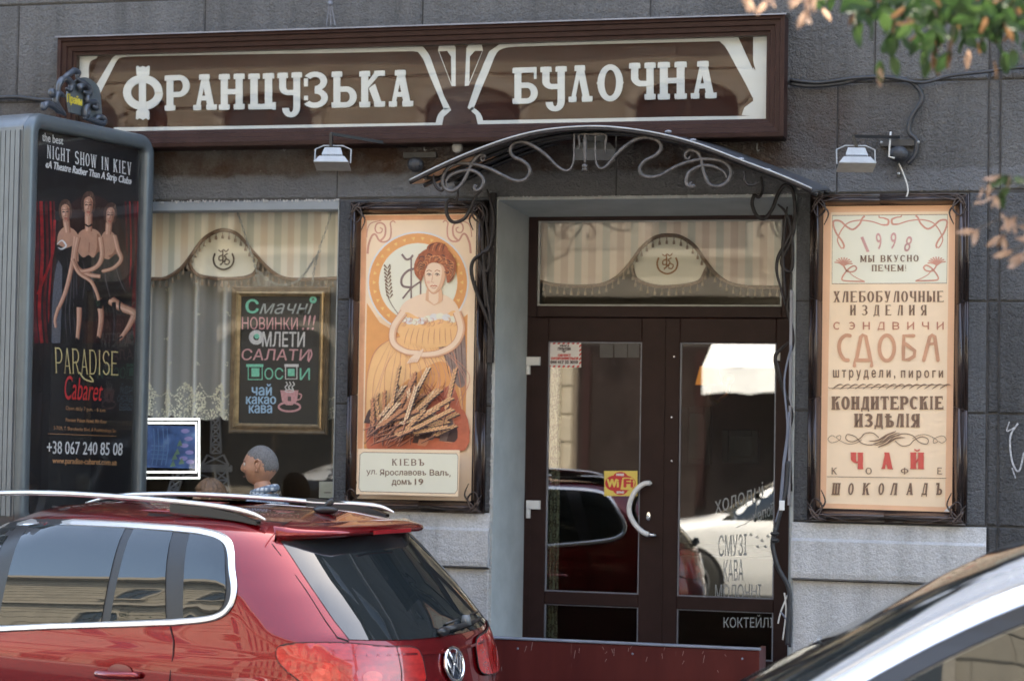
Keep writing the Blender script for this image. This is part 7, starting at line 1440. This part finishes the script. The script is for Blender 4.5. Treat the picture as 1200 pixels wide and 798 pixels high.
# ================================================================== PEOPLE
def head_mesh(c, yaw, s=1.0, m=None, parent=None, pitch=0):
    """adult head facing local +x"""
    nu, nv = 56, 44; vs = []; R_ = Matrix.Translation(c) @ Matrix.Rotation(yaw, 4, 'Z') @ Matrix.Rotation(pitch, 4, 'Y')
    def shape(x, y, z, hair=0):
        g_ = lambda a, b, c_, w_: math.exp(-((x-a)**2+(y-b)**2+(z-c_)**2)/w_)
        X, Y, Z_ = .094*x, .074*y, .112*z
        if x < 0: X *= 1.06-.05*z
        if z > 0: Y *= 1+.05*z
        if z < -.2: k_ = (-.2-z)/.8; Y *= 1-.30*k_; X = X*(1-.10*k_)+.012*k_ if x > 0 else X*(1-.46*k_)
        f = 0
        f += .022*g_(.99, 0, -.18, .022)+.012*g_(.97, 0, .02, .02)+.006*g_(.9, 0, .22, .09)
        f += .007*g_(.93, 0, -.50, .02)+.012*g_(.76, 0, -.80, .06)-.006*g_(.93, 0, -.36, .010)-.007*g_(.97, 0, -.62, .010)
        f -= .010*(g_(.91, .34, .08, .03)+g_(.91, -.34, .08, .03)); f += .005*(g_(.80, .55, -.15, .05)+g_(.80, -.55, -.15, .05))
        return R_ @ (Vector((X+f*x, Y+f*y, Z_+f*z*.3))*s*(1+hair))
    for j in range(nv+1):
        a = math.pi*j/nv
        for i in range(nu): b = 2*math.pi*i/nu; vs.append(shape(math.sin(a)*math.cos(b), math.sin(a)*math.sin(b), math.cos(a)))
    fs = [(j*nu+i, (j+1)*nu+i, (j+1)*nu+(i+1) % nu, j*nu+(i+1) % nu) for j in range(nv) for i in range(nu)]
    o = meshobj('head', vs, fs, m, parent, smooth=True)
    mb = MB()
    for sd_ in (1, -1):   # ears
        E_ = lambda x, y, z: R_ @ Vector((x*s, sd_*y*s, z*s))
        mb.tube([E_(-.002+.0*0, .072, -.030), E_(-.010, .080, -.012), E_(-.020, .086, .010), E_(-.022, .088, .026), E_(-.010, .086, .035), E_(.004, .080, .030), E_(.008, .075, .014)], [.007*s, .006*s, .006*s, .006*s, .006*s, .006*s, .005*s], 8)
        mb.ball(E_(-.006, .076, .004), .017*s, 10, 8, (1, .45, 1.5)); mb.ball(E_(.0, .074, -.026), .009*s, 8, 6)
    mb.build('ear', m, o, smooth=True)
    eb = MB()
    for sd_ in (1, -1): eb.ball(R_ @ Vector((.080*s, sd_*.030*s, .010*s)), .0115*s, 10, 8)
    eb.build('eye', mat('eye_white', (.5, .48, .45), .3), o, smooth=True)
    eb = MB()
    for sd_ in (1, -1): eb.tube([R_ @ (Vector((.088, sd_*.014, .027))*s), R_ @ (Vector((.089, sd_*.030, .033))*s), R_ @ (Vector((.078, sd_*.048, .027))*s)], .0032*s, 6)
    eb.tube([R_ @ (Vector((.092, -.022, -.060))*s), R_ @ (Vector((.099, 0, -.058))*s), R_ @ (Vector((.092, .022, -.060))*s)], .0035*s, 6); eb.build('brow_and_lips', mat('brow_lip_tone', (.20, .10, .08), .6), o, smooth=True)
    return o, shape, R_
def body(joints, edges, name, m, parent, sub=2):
    """joints: name -> (x,y,z,radius); first is the pelvis root"""
    names = list(joints); me = bpy.data.meshes.new(name); mi = inv(parent)
    me.from_pydata([tuple(mi @ Vector(joints[k][:3])) for k in names], [(names.index(a), names.index(b)) for a, b in edges], [])
    o = bpy.data.objects.new(name, me); me.materials.append(m); link(o, parent)
    md = o.modifiers.new('skin', 'SKIN'); sv = me.skin_vertices[0].data
    for i, k in enumerate(names): r_ = joints[k][3]; sv[i].radius = (r_, r_*(joints[k][4] if len(joints[k]) > 4 else 1)); sv[i].use_root = (i == 0)
    md.use_smooth_shade = True; s_ = o.modifiers.new('subsurf', 'SUBSURF'); s_.levels = sub; s_.render_levels = sub; return o
def person(label, base, yaw, height, top_m, leg_m, skin_m, hair_m, hair, hy, hp=0):
    """standing figure facing yaw (radians from +x)"""
    t = thing('person', label, 'person', base); F = Vector((math.cos(yaw), math.sin(yaw), 0)); S = Vector((-math.sin(yaw), math.cos(yaw), 0)); U = Vector((0, 0, 1)); b = Vector(base); k = height/1.75
    P = lambda f, s, u, r, a=1: (*(b+(F*f+S*s+U*u)*k), r*k, a)
    J = {'pel': P(0, 0, .95, .125), 'waist': P(.0, 0, 1.10, .125), 'chest': P(.0, 0, 1.28, .145), 'upper': P(-.01, 0, 1.40, .115), 'neck': P(-.012, 0, 1.475, .062)}
    E = [('pel', 'waist'), ('waist', 'chest'), ('chest', 'upper'), ('upper', 'neck')]
    for n_, sd in (('l', 1), ('r', -1)):
        J.update({n_+'sh': P(-.01, sd*.165, 1.405, .072), n_+'el': P(-.03, sd*.235, 1.13, .050), n_+'wr': P(.06, sd*.235, .90, .036)}); E += [('upper', n_+'sh'), (n_+'sh', n_+'el'), (n_+'el', n_+'wr')]
    body(J, E, 'shirt', top_m, t)
    J = {'pel': P(0, 0, .98, .128)}; E = []
    for n_, sd in (('l', 1), ('r', -1)):
        J.update({n_+'hip': P(0, sd*.09, .90, .10), n_+'kn': P(.02 if sd > 0 else .05, sd*.095, .50, .066), n_+'an': P(-.02 if sd > 0 else .0, sd*.095, .10, .048)}); E += [('pel', n_+'hip'), (n_+'hip', n_+'kn'), (n_+'kn', n_+'an')]
    body(J, E, 'trousers', leg_m, t)
    for sd in (1, -1):
        J = {'heel': P(-.06, sd*.095, .045, .042), 'ball': P(.10, sd*.10, .035, .045), 'toe': P(.18, sd*.10, .028, .032)}; body(J, [('heel', 'ball'), ('ball', 'toe')], 'shoe', M_trim, t)
        J = {'wr': P(.06, sd*.235, .905, .026), 'palm': P(.075, sd*.235, .84, .034, .5)}; E = [('wr', 'palm')]
        for q_ in range(4):
            a = -.026+.017*q_; l_ = (.062, .075, .080, .066)[q_]; J.update({f'k{q_}': P(.075+a*.8, sd*.235, .80, .010), f'm{q_}': P(.085+a*.9, sd*.228, .80-l_*.55, .0085), f't{q_}': P(.085+a*.9, sd*.215, .80-l_, .007)}); E += [('palm', f'k{q_}'), (f'k{q_}', f'm{q_}'), (f'm{q_}', f't{q_}')]
        J.update({'th1': P(.105, sd*.225, .84, .011), 'th2': P(.125, sd*.212, .80, .009)}); E += [('palm', 'th1'), ('th1', 'th2')]
        body(J, E, 'hand', skin_m, t, 1)
    J = {'a': P(-.012, 0, 1.44, .058), 'b': P(.0, 0, 1.50, .056), 'c': P(.006, 0, 1.56, .055)}; body(J, [('a', 'b'), ('b', 'c')], 'neck', skin_m, t)
    hc = b+(F*.015+U*1.635)*k
    ho, shp, R_ = head_mesh(hc, hy, k*1.08, skin_m, t, hp)
    # hair cap
    nu, nv = 60, 40; vs = []; idx = {}; fs = []
    rr = random.Random(2)
    def hairline(x, y, z):
        if hair == 'short': return (z > .30+.35*max(0, x)) or (x < .12 and z > -.34 and not (x > -.30 and abs(y) > .7 and z < .22))
        return True
    for j in range(nv+1):
        a = math.pi*j/nv
        for i in range(nu):
            bb = 2*math.pi*i/nu; x, y, z = math.sin(a)*math.cos(bb), math.sin(a)*math.sin(bb), math.cos(a)
            jt = .07*math.sin(bb*23+z*31)+.05*math.sin(bb*57-z*17)
            if hair == 'short': h_ = .006+rr.uniform(-.004, .006) if hairline(x+jt, y, z+jt*.6) else -.06
            else:
                h_ = .16+.035*math.sin(bb*17+z*4)+.02*math.sin(bb*31) if (z > .45 or x < .45) else -.08
            v = shp(x, y, z, h_)
            if hair != 'short' and z < 0 and h_ > 0: v = v+Vector((0, 0, -.10*(-z)))
            vs.append(v)
    fs = [(j*nu+i, (j+1)*nu+i, (j+1)*nu+(i+1) % nu, j*nu+(i+1) % nu) for j in range(nv) for i in range(nu)]
    meshobj('hair', vs, fs, hair_m, ho, smooth=True)
    return t, F, S, U, b, k
def skinmat(name, c): 
    m, n, p, out = nodes(name); t = tex(n, 'Noise', 18, 4); r = ramp(n, t.outputs['Fac'], [(.3, [x*.82 for x in c]), (.7, [min(1, x*1.12) for x in c])]); n.links.new(r.outputs[0], p.inputs['Base Color'])
    p.inputs['Roughness'].default_value = .5; p.inputs['Subsurface Weight'].default_value = .15; p.inputs['Subsurface Radius'].default_value = (.02, .008, .004); return m
M_sk1 = skinmat('weathered_skin', (.42, .225, .15)); M_sk2 = skinmat('fair_skin', (.50, .32, .24))
M_gh = mat('cropped_grey_hair', (.13, .125, .125), .85, var=.45, vs=140, bmp=.6, bs=400); M_bh = mat('brown_streaked_hair', (.13, .075, .04), .55, var=.55, vs=60, bmp=.6, bs=150)
m, n, p, out = nodes('blue_white_checked_cotton'); p.inputs['Roughness'].default_value = .9
tc = n.nodes.new('ShaderNodeTexCoord'); cc = (.52, .55, .58)
for ax, sc_ in (('X', 1), ('Y', 1), ('Z', 1)):
    wv = n.nodes.new('ShaderNodeTexWave'); wv.bands_direction = ax; wv.inputs['Scale'].default_value = 11; n.links.new(tc.outputs['Object'], wv.inputs[0]); r = ramp(n, wv.outputs['Fac'], [(.60, 0), (.72, .8)])
    cc = mixc(n, r.outputs[0], cc, (.10, .14, .20)) if True else cc
n.links.new(cc, p.inputs['Base Color']); M_plaid = m
M_jean = mat('dark_trouser_cloth', (.03, .035, .05), .9); M_dress = mat('dark_jacket_cloth', (.04, .03, .035), .9)
mb_ = at(309, 549, -.48)
t, F, S, U, b, k = person('man with cropped grey hair and pale checked shirt, in profile before the window', (mb_.x+.10, -.75, 0), math.radians(180), 1.80, M_plaid, M_jean, M_sk1, M_gh, 'short', math.radians(184), .04)
cl = MB(); cl.tube([b+(F*f_*1.0+S*s_+U*u_)*k for f_, s_, u_ in [( .068*math.cos(a)-.012, .066*math.sin(a), 1.487+.02*math.cos(a+math.pi)) for a in [2*math.pi*i/20 for i in range(20)]]], .024, 8, closed=True); cl.build('collar', M_plaid, t, smooth=True)
wb_ = at(236, 556, -.9)
person('woman with streaked brown hair, only the top of her head above the car roof', (wb_.x-.05, -.60, 0), math.radians(200), 1.57, M_dress, M_jean, M_sk2, M_bh, 'long', math.radians(190))

# ================================================================== OVERHANGING TREE
tree = thing('street_tree', 'leafy street tree with green and dry pinkish leaves hanging into the upper right corner', 'tree', (7.2, -6.2, -.12))
M_bark = mat('grey_brown_bark', (.10, .08, .065), .9, var=.4, vs=8, bmp=1, bs=30, bd=.02)
mb = MB(); mb.tube([(7.2, -6.2, -.12), (7.15, -6.2, 1.2), (7.05, -6.25, 2.6), (6.8, -6.3, 4.2), (6.7, -6.4, 6.0), (6.6, -6.5, 8.0)], [.24, .19, .16, .13, .09, .04], 12); mb.build('trunk', M_bark, tree, smooth=True)
def leafmesh(name, m, L_=.056, W_=.034):
    vs = []; N = 6
    for i in range(N+1):
        t_ = i/N; w_ = W_*math.sin(math.pi*min(.98, t_*.92+.04))**.75*(1-.25*t_); z = -.008*math.sin(math.pi*t_)-.012*t_*t_
        vs += [(t_*L_, -w_*.5, z+.006), (t_*L_, 0, z), (t_*L_, w_*.5, z+.006)]
    fs = [(i*3+j, i*3+j+1, (i+1)*3+j+1, (i+1)*3+j) for i in range(N) for j in range(2)]
    me = bpy.data.meshes.new(name); me.from_pydata(vs, [], fs); me.materials.append(m); me.polygons.foreach_set('use_smooth', [True]*len(fs)); return me, vs, fs
def leafmat(name, c, c2):
    m, n, p, out = nodes(name); oi = n.nodes.new('ShaderNodeObjectInfo'); r = ramp(n, oi.outputs['Random'], [(0, c), (1, c2)]); t = tex(n, 'Noise', 60, 3)
    cc = mixc(n, .25, r.outputs[0], ramp(n, t.outputs['Fac'], [(.3, [x*.5 for x in c]), (.7, [min(1, x*1.4) for x in c2])]).outputs[0]); n.links.new(cc, p.inputs['Base Color']); p.inputs['Roughness'].default_value = .65
    tl_ = n.nodes.new('ShaderNodeBsdfTranslucent'); n.links.new(cc, tl_.inputs[0]); mx = n.nodes.new('ShaderNodeMixShader'); mx.inputs[0].default_value = .35
    n.links.new(p.outputs[0], mx.inputs[1]); n.links.new(tl_.outputs[0], mx.inputs[2]); n.links.new(mx.outputs[0], out.inputs[0]); return m
LG = leafmesh('leaf', leafmat('green_leaf', (.022, .050, .014), (.055, .10, .028))); LD = leafmesh('leaf', leafmat('dark_green_leaf', (.018, .045, .014), (.035, .075, .02)))
LPk = leafmesh('leaf', leafmat('dry_pink_leaf', (.42, .27, .20), (.56, .40, .31)), .050, .020); LBr = leafmesh('leaf', leafmat('brown_leaf', (.13, .07, .035), (.22, .12, .06)), .046, .018)
rr = random.Random(21); ti = inv(tree); nleaf = 0
def put_leaf(pos, dirv, kind, sc=1.0):
    global nleaf
    o = bpy.data.objects.new('leaf', kind[0]); COL.objects.link(o); o.parent = tree
    x = Vector(dirv).normalized(); z = (Vector((rr.uniform(-1, 1), rr.uniform(-1.4, -.1), rr.uniform(-.4, 1)))); y = z.cross(x).normalized(); z = x.cross(y)
    o.matrix_local = ti @ Matrix.LocRotScale(Vector(pos), Matrix((x, y, z)).transposed().to_quaternion(), Vector((sc, sc, sc))); nleaf += 1
tw = MB()
def twig(p0, p1, Y0, Y1, nl, kinds, r0=.006, sc=1.0, droop=.0):
    """twig between two measured positions, carrying leaves"""
    a, b = at(*p0, Y0), at(*p1, Y1); mid = a.lerp(b, .5)+Vector((rr.uniform(-.03, .03), rr.uniform(-.05, .05), .03+droop)); P = [Vector(q_) for q_ in catmull([a, mid, b], 6)]
    tw.tube(P, [r0*(1-.7*i/(len(P)-1)) for i in range(len(P))], 5); n_ = len(P)
    for k in range(nl):
        f_ = rr.uniform(.12, 1)*(n_-1.01); i = int(f_); p = P[i].lerp(P[i+1], f_-i); ax = (P[i+1]-P[i]).normalized()
        d = ax*.55+Vector((rr.uniform(-.8, .8), rr.uniform(-.6, .5), rr.uniform(-1.0, .25))); put_leaf(p, d, rr.choice(kinds), sc*rr.uniform(.75, 1.25))
G_, D_, K_, B_ = LG, LD, LPk, LBr
YT = -6.6
tw.tube([Vector((6.85, -6.3, 3.9)), Vector((5.4, -6.5, 3.75)), Vector((4.3, -6.6, 3.45)), at(1200, -25, YT), at(1090, -22, YT), at(990, -24, YT)], [.06, .045, .03, .018, .012, .006], 8)
for (p0, p1, nl, kinds) in [((1000, -20), (962, 12), 8, (G_, K_)), ((1010, -20), (1003, 34), 7, (G_, G_, B_)), ((1030, -20), (1020, 22), 9, (G_, D_)), ((1050, -22), (1046, 40), 10, (G_, D_, B_)), ((1070, -22), (1050, 62), 12, (G_, D_, B_, D_)), ((1085, -22), (1078, 58), 13, (D_, D_, G_, B_)), ((1100, -22), (1094, 72), 14, (G_, D_, B_, B_)), ((1115, -24), (1112, 66), 14, (D_, B_, G_, B_)), ((1130, -24), (1130, 50), 13, (D_, G_, B_)), ((1145, -24), (1150, 48), 12, (D_, D_, B_, G_)), ((1160, -24), (1168, 54), 12, (D_, D_, G_)), ((1175, -24), (1188, 62), 13, (D_, D_, G_, B_)), ((1190, -24), (1204, 58), 12, (D_, D_, B_)), ((1040, -20), (1100, 20), 12, (D_, G_)), ((1100, -20), (1160, 22), 14, (D_, D_, B_)), ((1150, -22), (1210, 20), 14, (D_, D_))]:
    twig(p0, p1, YT+rr.uniform(-.2, .2), YT+rr.uniform(-.3, .3), nl, kinds, .004)
for (p0, p1, nl) in [((960, -24), (930, 12), 6), ((930, -26), (900, 4), 5), ((900, -28), (868, 0), 4), ((950, -24), (945, 18), 5), ((985, -24), (948, 6), 6)]: twig(p0, p1, YT-.6, YT-.6, nl, (K_,), .003, .95)
for px, py, kk in ((1046, 72, G_), (1084, 64, G_), (1086, 74, G_), (1030, 78, G_), (1031, 86, K_), (1008, 18, G_), (1007, 30, G_), (1076, 48, D_), (1046, 50, D_), (1178, 68, D_), (1166, 78, B_), (1135, 66, K_)): put_leaf(at(px, py-6, YT), Vector((rr.uniform(-.3, .3), -.1, -1)), kk, 1.1)
tw.tube([Vector((5.4, -6.5, 3.7)), Vector((4.4, -6.4, 3.1)), at(1230, 205, -6.4), at(1205, 222, -6.4)], [.03, .02, .010, .006], 6)
for (p0, p1, nl, kinds) in [((1215, 215), (1150, 222), 8, (G_, K_)), ((1215, 225), (1165, 232), 6, (G_, K_, K_)), ((1215, 262), (1140, 272), 6, (K_,)), ((1218, 270), (1158, 290), 7, (K_, K_, B_)), ((1220, 285), (1175, 302), 5, (B_, K_)), ((1220, 300), (1190, 312), 4, (K_,))]: twig(p0, p1, -6.4, -6.5, nl, kinds, .003)
tw.build('branch', M_bark, tree, smooth=True)
fm_ = MB(); fmat = [G_[0].materials[0], D_[0].materials[0], B_[0].materials[0]]
for k in range(250):
    px = 1000+200*rr.random()**.75; lim = 4+36*min(1, (px-990)/90)*(.55+.45*math.sin(px*.11)**2); py = -30+(lim+30)*rr.random(); kind = rr.choice((0, 1, 1, 1, 1, 1, 2)); src = (G_, D_, B_)[kind]; fm_.cur = kind
    x = Vector((rr.uniform(-.9, .9), rr.uniform(-.6, .6), rr.uniform(-1.1, .2))).normalized(); z = Vector((rr.uniform(-1, 1), rr.uniform(-1.4, -.1), rr.uniform(-.4, 1))); y = z.cross(x).normalized(); z = x.cross(y)
    M_ = Matrix.LocRotScale(at(px, py, YT+rr.uniform(-.5, .6)), Matrix((x, y, z)).transposed().to_quaternion(), Vector((1, 1, 1))*rr.uniform(.8, 1.25)); fm_.add([M_ @ Vector(v) for v in src[1]], src[2])
tag(fm_.build('dense_foliage', fmat, tree, fix=False), kind='stuff')
# the rest of the crown, above and beside the picture
mb = MB(); rc_ = random.Random(4)
for k in range(42):
    c = Vector((6.6+rc_.gauss(0, 1.3), -6.4+rc_.gauss(0, 1.2), 6.0+rc_.gauss(0, 1.1)))
    if c.z < 4.6 : c.z = 4.6+rc_.random()*.6
    for q_ in range(90):
        p = c+Vector((rc_.gauss(0, .32), rc_.gauss(0, .32), rc_.gauss(0, .26))); x = Vector((rc_.uniform(-1, 1), rc_.uniform(-1, 1), rc_.uniform(-1, .3))).normalized(); y = x.orthogonal().normalized()
        mb.add([p, p+x*.035+y*.018, p+x*.07, p+x*.035-y*.018], [(0, 1, 2, 3)])
tag(mb.build('crown', LG[0].materials[0], tree, fix=False), kind='stuff')
mb = MB()
for k in range(9): a = k*.9; mb.tube([(6.75, -6.35, 4.3+k*.35), (6.7+math.cos(a)*.8, -6.4+math.sin(a)*.8, 5.2+k*.3), (6.6+math.cos(a)*1.7, -6.4+math.sin(a)*1.7, 5.8+k*.3)], [.05, .03, .01], 6)
mb.build('limb', M_bark, tree, smooth=True)

# ================================================================== OPPOSITE SIDE OF THE STREET (seen only in reflections)
op = thing('opposite_building', 'sunlit cream stone building across the street, seen mirrored in the glass and car paint', 'building', (0, -24, 0))
M_stone = mat('cream_sandstone', (.34, .295, .225), .85, var=.18, vs=1.2, bmp=.3, bs=20); M_stone2 = mat('pale_sandstone_trim', (.40, .35, .28), .8, var=.1)
OY = -24.0; bw = MB(); bw.box(-45, 45, OY-10, OY-.06, 0, 19.5); bw.build('wall', mat('recessed_mortar', (.16, .13, .10), .9), op)
holes = []
for k in range(-9, 10):
    x = k*4.0+1.2; holes += [(x-.9, x+.9, 5.2, 8.0), (x-.8, x+.8, 10.2, 12.8), (x-.7, x+.7, 15.0, 17.4)]
    if not (-6 < x < 6): holes += [(x-1.2, x+1.2, .6, 3.6)]
holes += [(-5.2, 6.4, .0, 3.5)]
st = MB(); z = 0; row = 0
while z < 19.3:
    h_ = .52; x = -45+(row % 2)*.6
    while x < 45:
        x1 = x+1.2; cut = [(x, x1)]
        for (a, b, c0, c1) in holes:
            if c0 < z+h_*.5 < c1:
                nc = []
                for (p_, q_) in cut:
                    if q_ <= a or p_ >= b: nc.append((p_, q_))
                    else:
                        if p_ < a: nc.append((p_, a))
                        if q_ > b: nc.append((b, q_))
                cut = nc
        for (p_, q_) in cut:
            if q_-p_ > .05: st.bevbox(-q_, -p_, 0, .06, z+.012, z+h_-.012, .02, Matrix.Translation((0, OY, 0)) @ Matrix.Rotation(math.pi, 4, 'Z'))
        x = x1
    z += h_; row += 1
tag(st.build('stone_blocks', M_stone, op), kind='stuff')
for (a, b, c0, c1) in holes[:-1]:
    f_ = MB(); n_ = 12; xm_ = (a+b)/2; R0 = (b-a)/2
    arcp = [(xm_+(R0+.18)*math.cos(math.pi*i/n_), c1-.25+.55*math.sin(math.pi*i/n_)) for i in range(n_+1)]; arci = [(xm_+R0*math.cos(math.pi*i/n_), c1-.35+.45*math.sin(math.pi*i/n_)) for i in range(n_+1)]
    for i in range(n_): f_.prism([arcp[i], arcp[i+1], arci[i+1], arci[i]], OY-.02, OY+.14)
    f_.box(a-.18, a, OY-.02, OY+.10, c0, c1-.25); f_.box(b, b+.18, OY-.02, OY+.10, c0, c1-.25); f_.box(a-.3, b+.3, OY-.02, OY+.22, c0-.15, c0)
    wi = f_.build('window', M_stone2, op); boxobj('pane', a, b, OY-.03, OY-.01, c0, c1, mat('street_window_pane', (.03, .035, .04), .06), wi)
    fb = MB(); fb.box(xm_-.04, xm_+.04, OY-.008, OY+.03, c0, c1-.2); fb.box(a, xm_-.041, OY-.008, OY+.028, c1-.95, c1-.87); fb.box(xm_+.041, b, OY-.008, OY+.028, c1-.95, c1-.87); fb.build('glazing_bar', mat('dark_sash', (.06, .05, .045), .5), wi)
for zz, d_, h_ in ((4.3, .45, .35), (9.1, .30, .28), (13.9, .35, .25), (19.2, .9, .6)): boxobj('cornice', -45, 45, OY-.02, OY+d_, zz, zz+h_, M_stone2, op, .05)
boxobj('shopfront', -5.1, 6.3, OY-.02, OY+.02, 0, 3.4, mat('dark_shopfront', (.03, .022, .02), .2, var=.4, vs=1), op)
for k in range(6): boxobj('shopfront_post', -5.0+k*2.2, -4.85+k*2.2, OY+.022, OY+.10, .4, 3.3, M_brown, op)
aw = thing('white_awning', 'white canvas awning on the shopfront across the street, mirrored in the right door glass', 'awning', (0, OY, 3))
M_canv = mat('white_canvas', (.74, .74, .72), .8, var=.05)
mb = MB(); mb.add([(-2.4, OY+.1, 3.75), (5.8, OY+.1, 3.75), (5.8, OY+1.9, 2.95), (-2.4, OY+1.9, 2.95)], [(0, 1, 2, 3)]); mb.build('canvas_top', M_canv, aw)
mb = MB(); n_ = 60; vs = []
for i in range(n_+1): x = -2.4+8.2*i/n_; vs += [(x, OY+1.9+.02*math.sin(i*1.1), 2.95), (x, OY+1.92+.03*math.sin(i*1.1), 2.48+.05*abs(math.sin(i*.52)))]
mb.add(vs, [(i*2, i*2+1, i*2+3, i*2+2) for i in range(n_)]); mb.build('scalloped_valance', M_canv, aw, smooth=True)
mb = MB(); 
for x in (-2.3, 1.7, 5.7): mb.tube([(x, OY+.1, 2.8), (x, OY+1.88, 2.93)], .02, 6)
mb.build('awning_arm', M_lampg, aw)
for k, x in enumerate((-14, -24, 13, 23)):
    tt = thing('street_tree', 'plane tree on the far pavement, '+('nearest left of the awning', 'farthest left', 'nearest right of the awning', 'farthest right')[k]+', seen only as a reflection', 'tree', (x, -19, 0), 'trees on the far pavement')
    mb = MB(); mb.tube([(x, -19, 0), (x+.1, -19, 2.5), (x, -19.1, 4.5), (x+.2, -19, 7)], [.2, .16, .13, .05], 10)
    for q_ in range(5): a = q_*1.3; mb.tube([(x, -19, 3.6+q_*.4), (x+math.cos(a)*1.1, -19+math.sin(a)*1.1, 4.8+q_*.4)], [.07, .02], 6)
    mb.build('trunk', M_bark, tt, smooth=True); mb = MB()
    for q_ in range(26):
        c = Vector((x+rc_.gauss(0, 1.1), -19+rc_.gauss(0, 1.0), 6.3+rc_.gauss(0, 1.1)))
        for r_2 in range(60): p_ = c+Vector((rc_.gauss(0, .35), rc_.gauss(0, .35), rc_.gauss(0, .3))); xx = Vector((rc_.uniform(-1, 1), rc_.uniform(-1, 1), rc_.uniform(-1, 1))).normalized(); yy = xx.orthogonal().normalized(); mb.add([p_, p_+xx*.07+yy*.04, p_+xx*.14, p_+xx*.07-yy*.04], [(0, 1, 2, 3)])
    mb.build('crown', LG[0].materials[0], tt, fix=False)
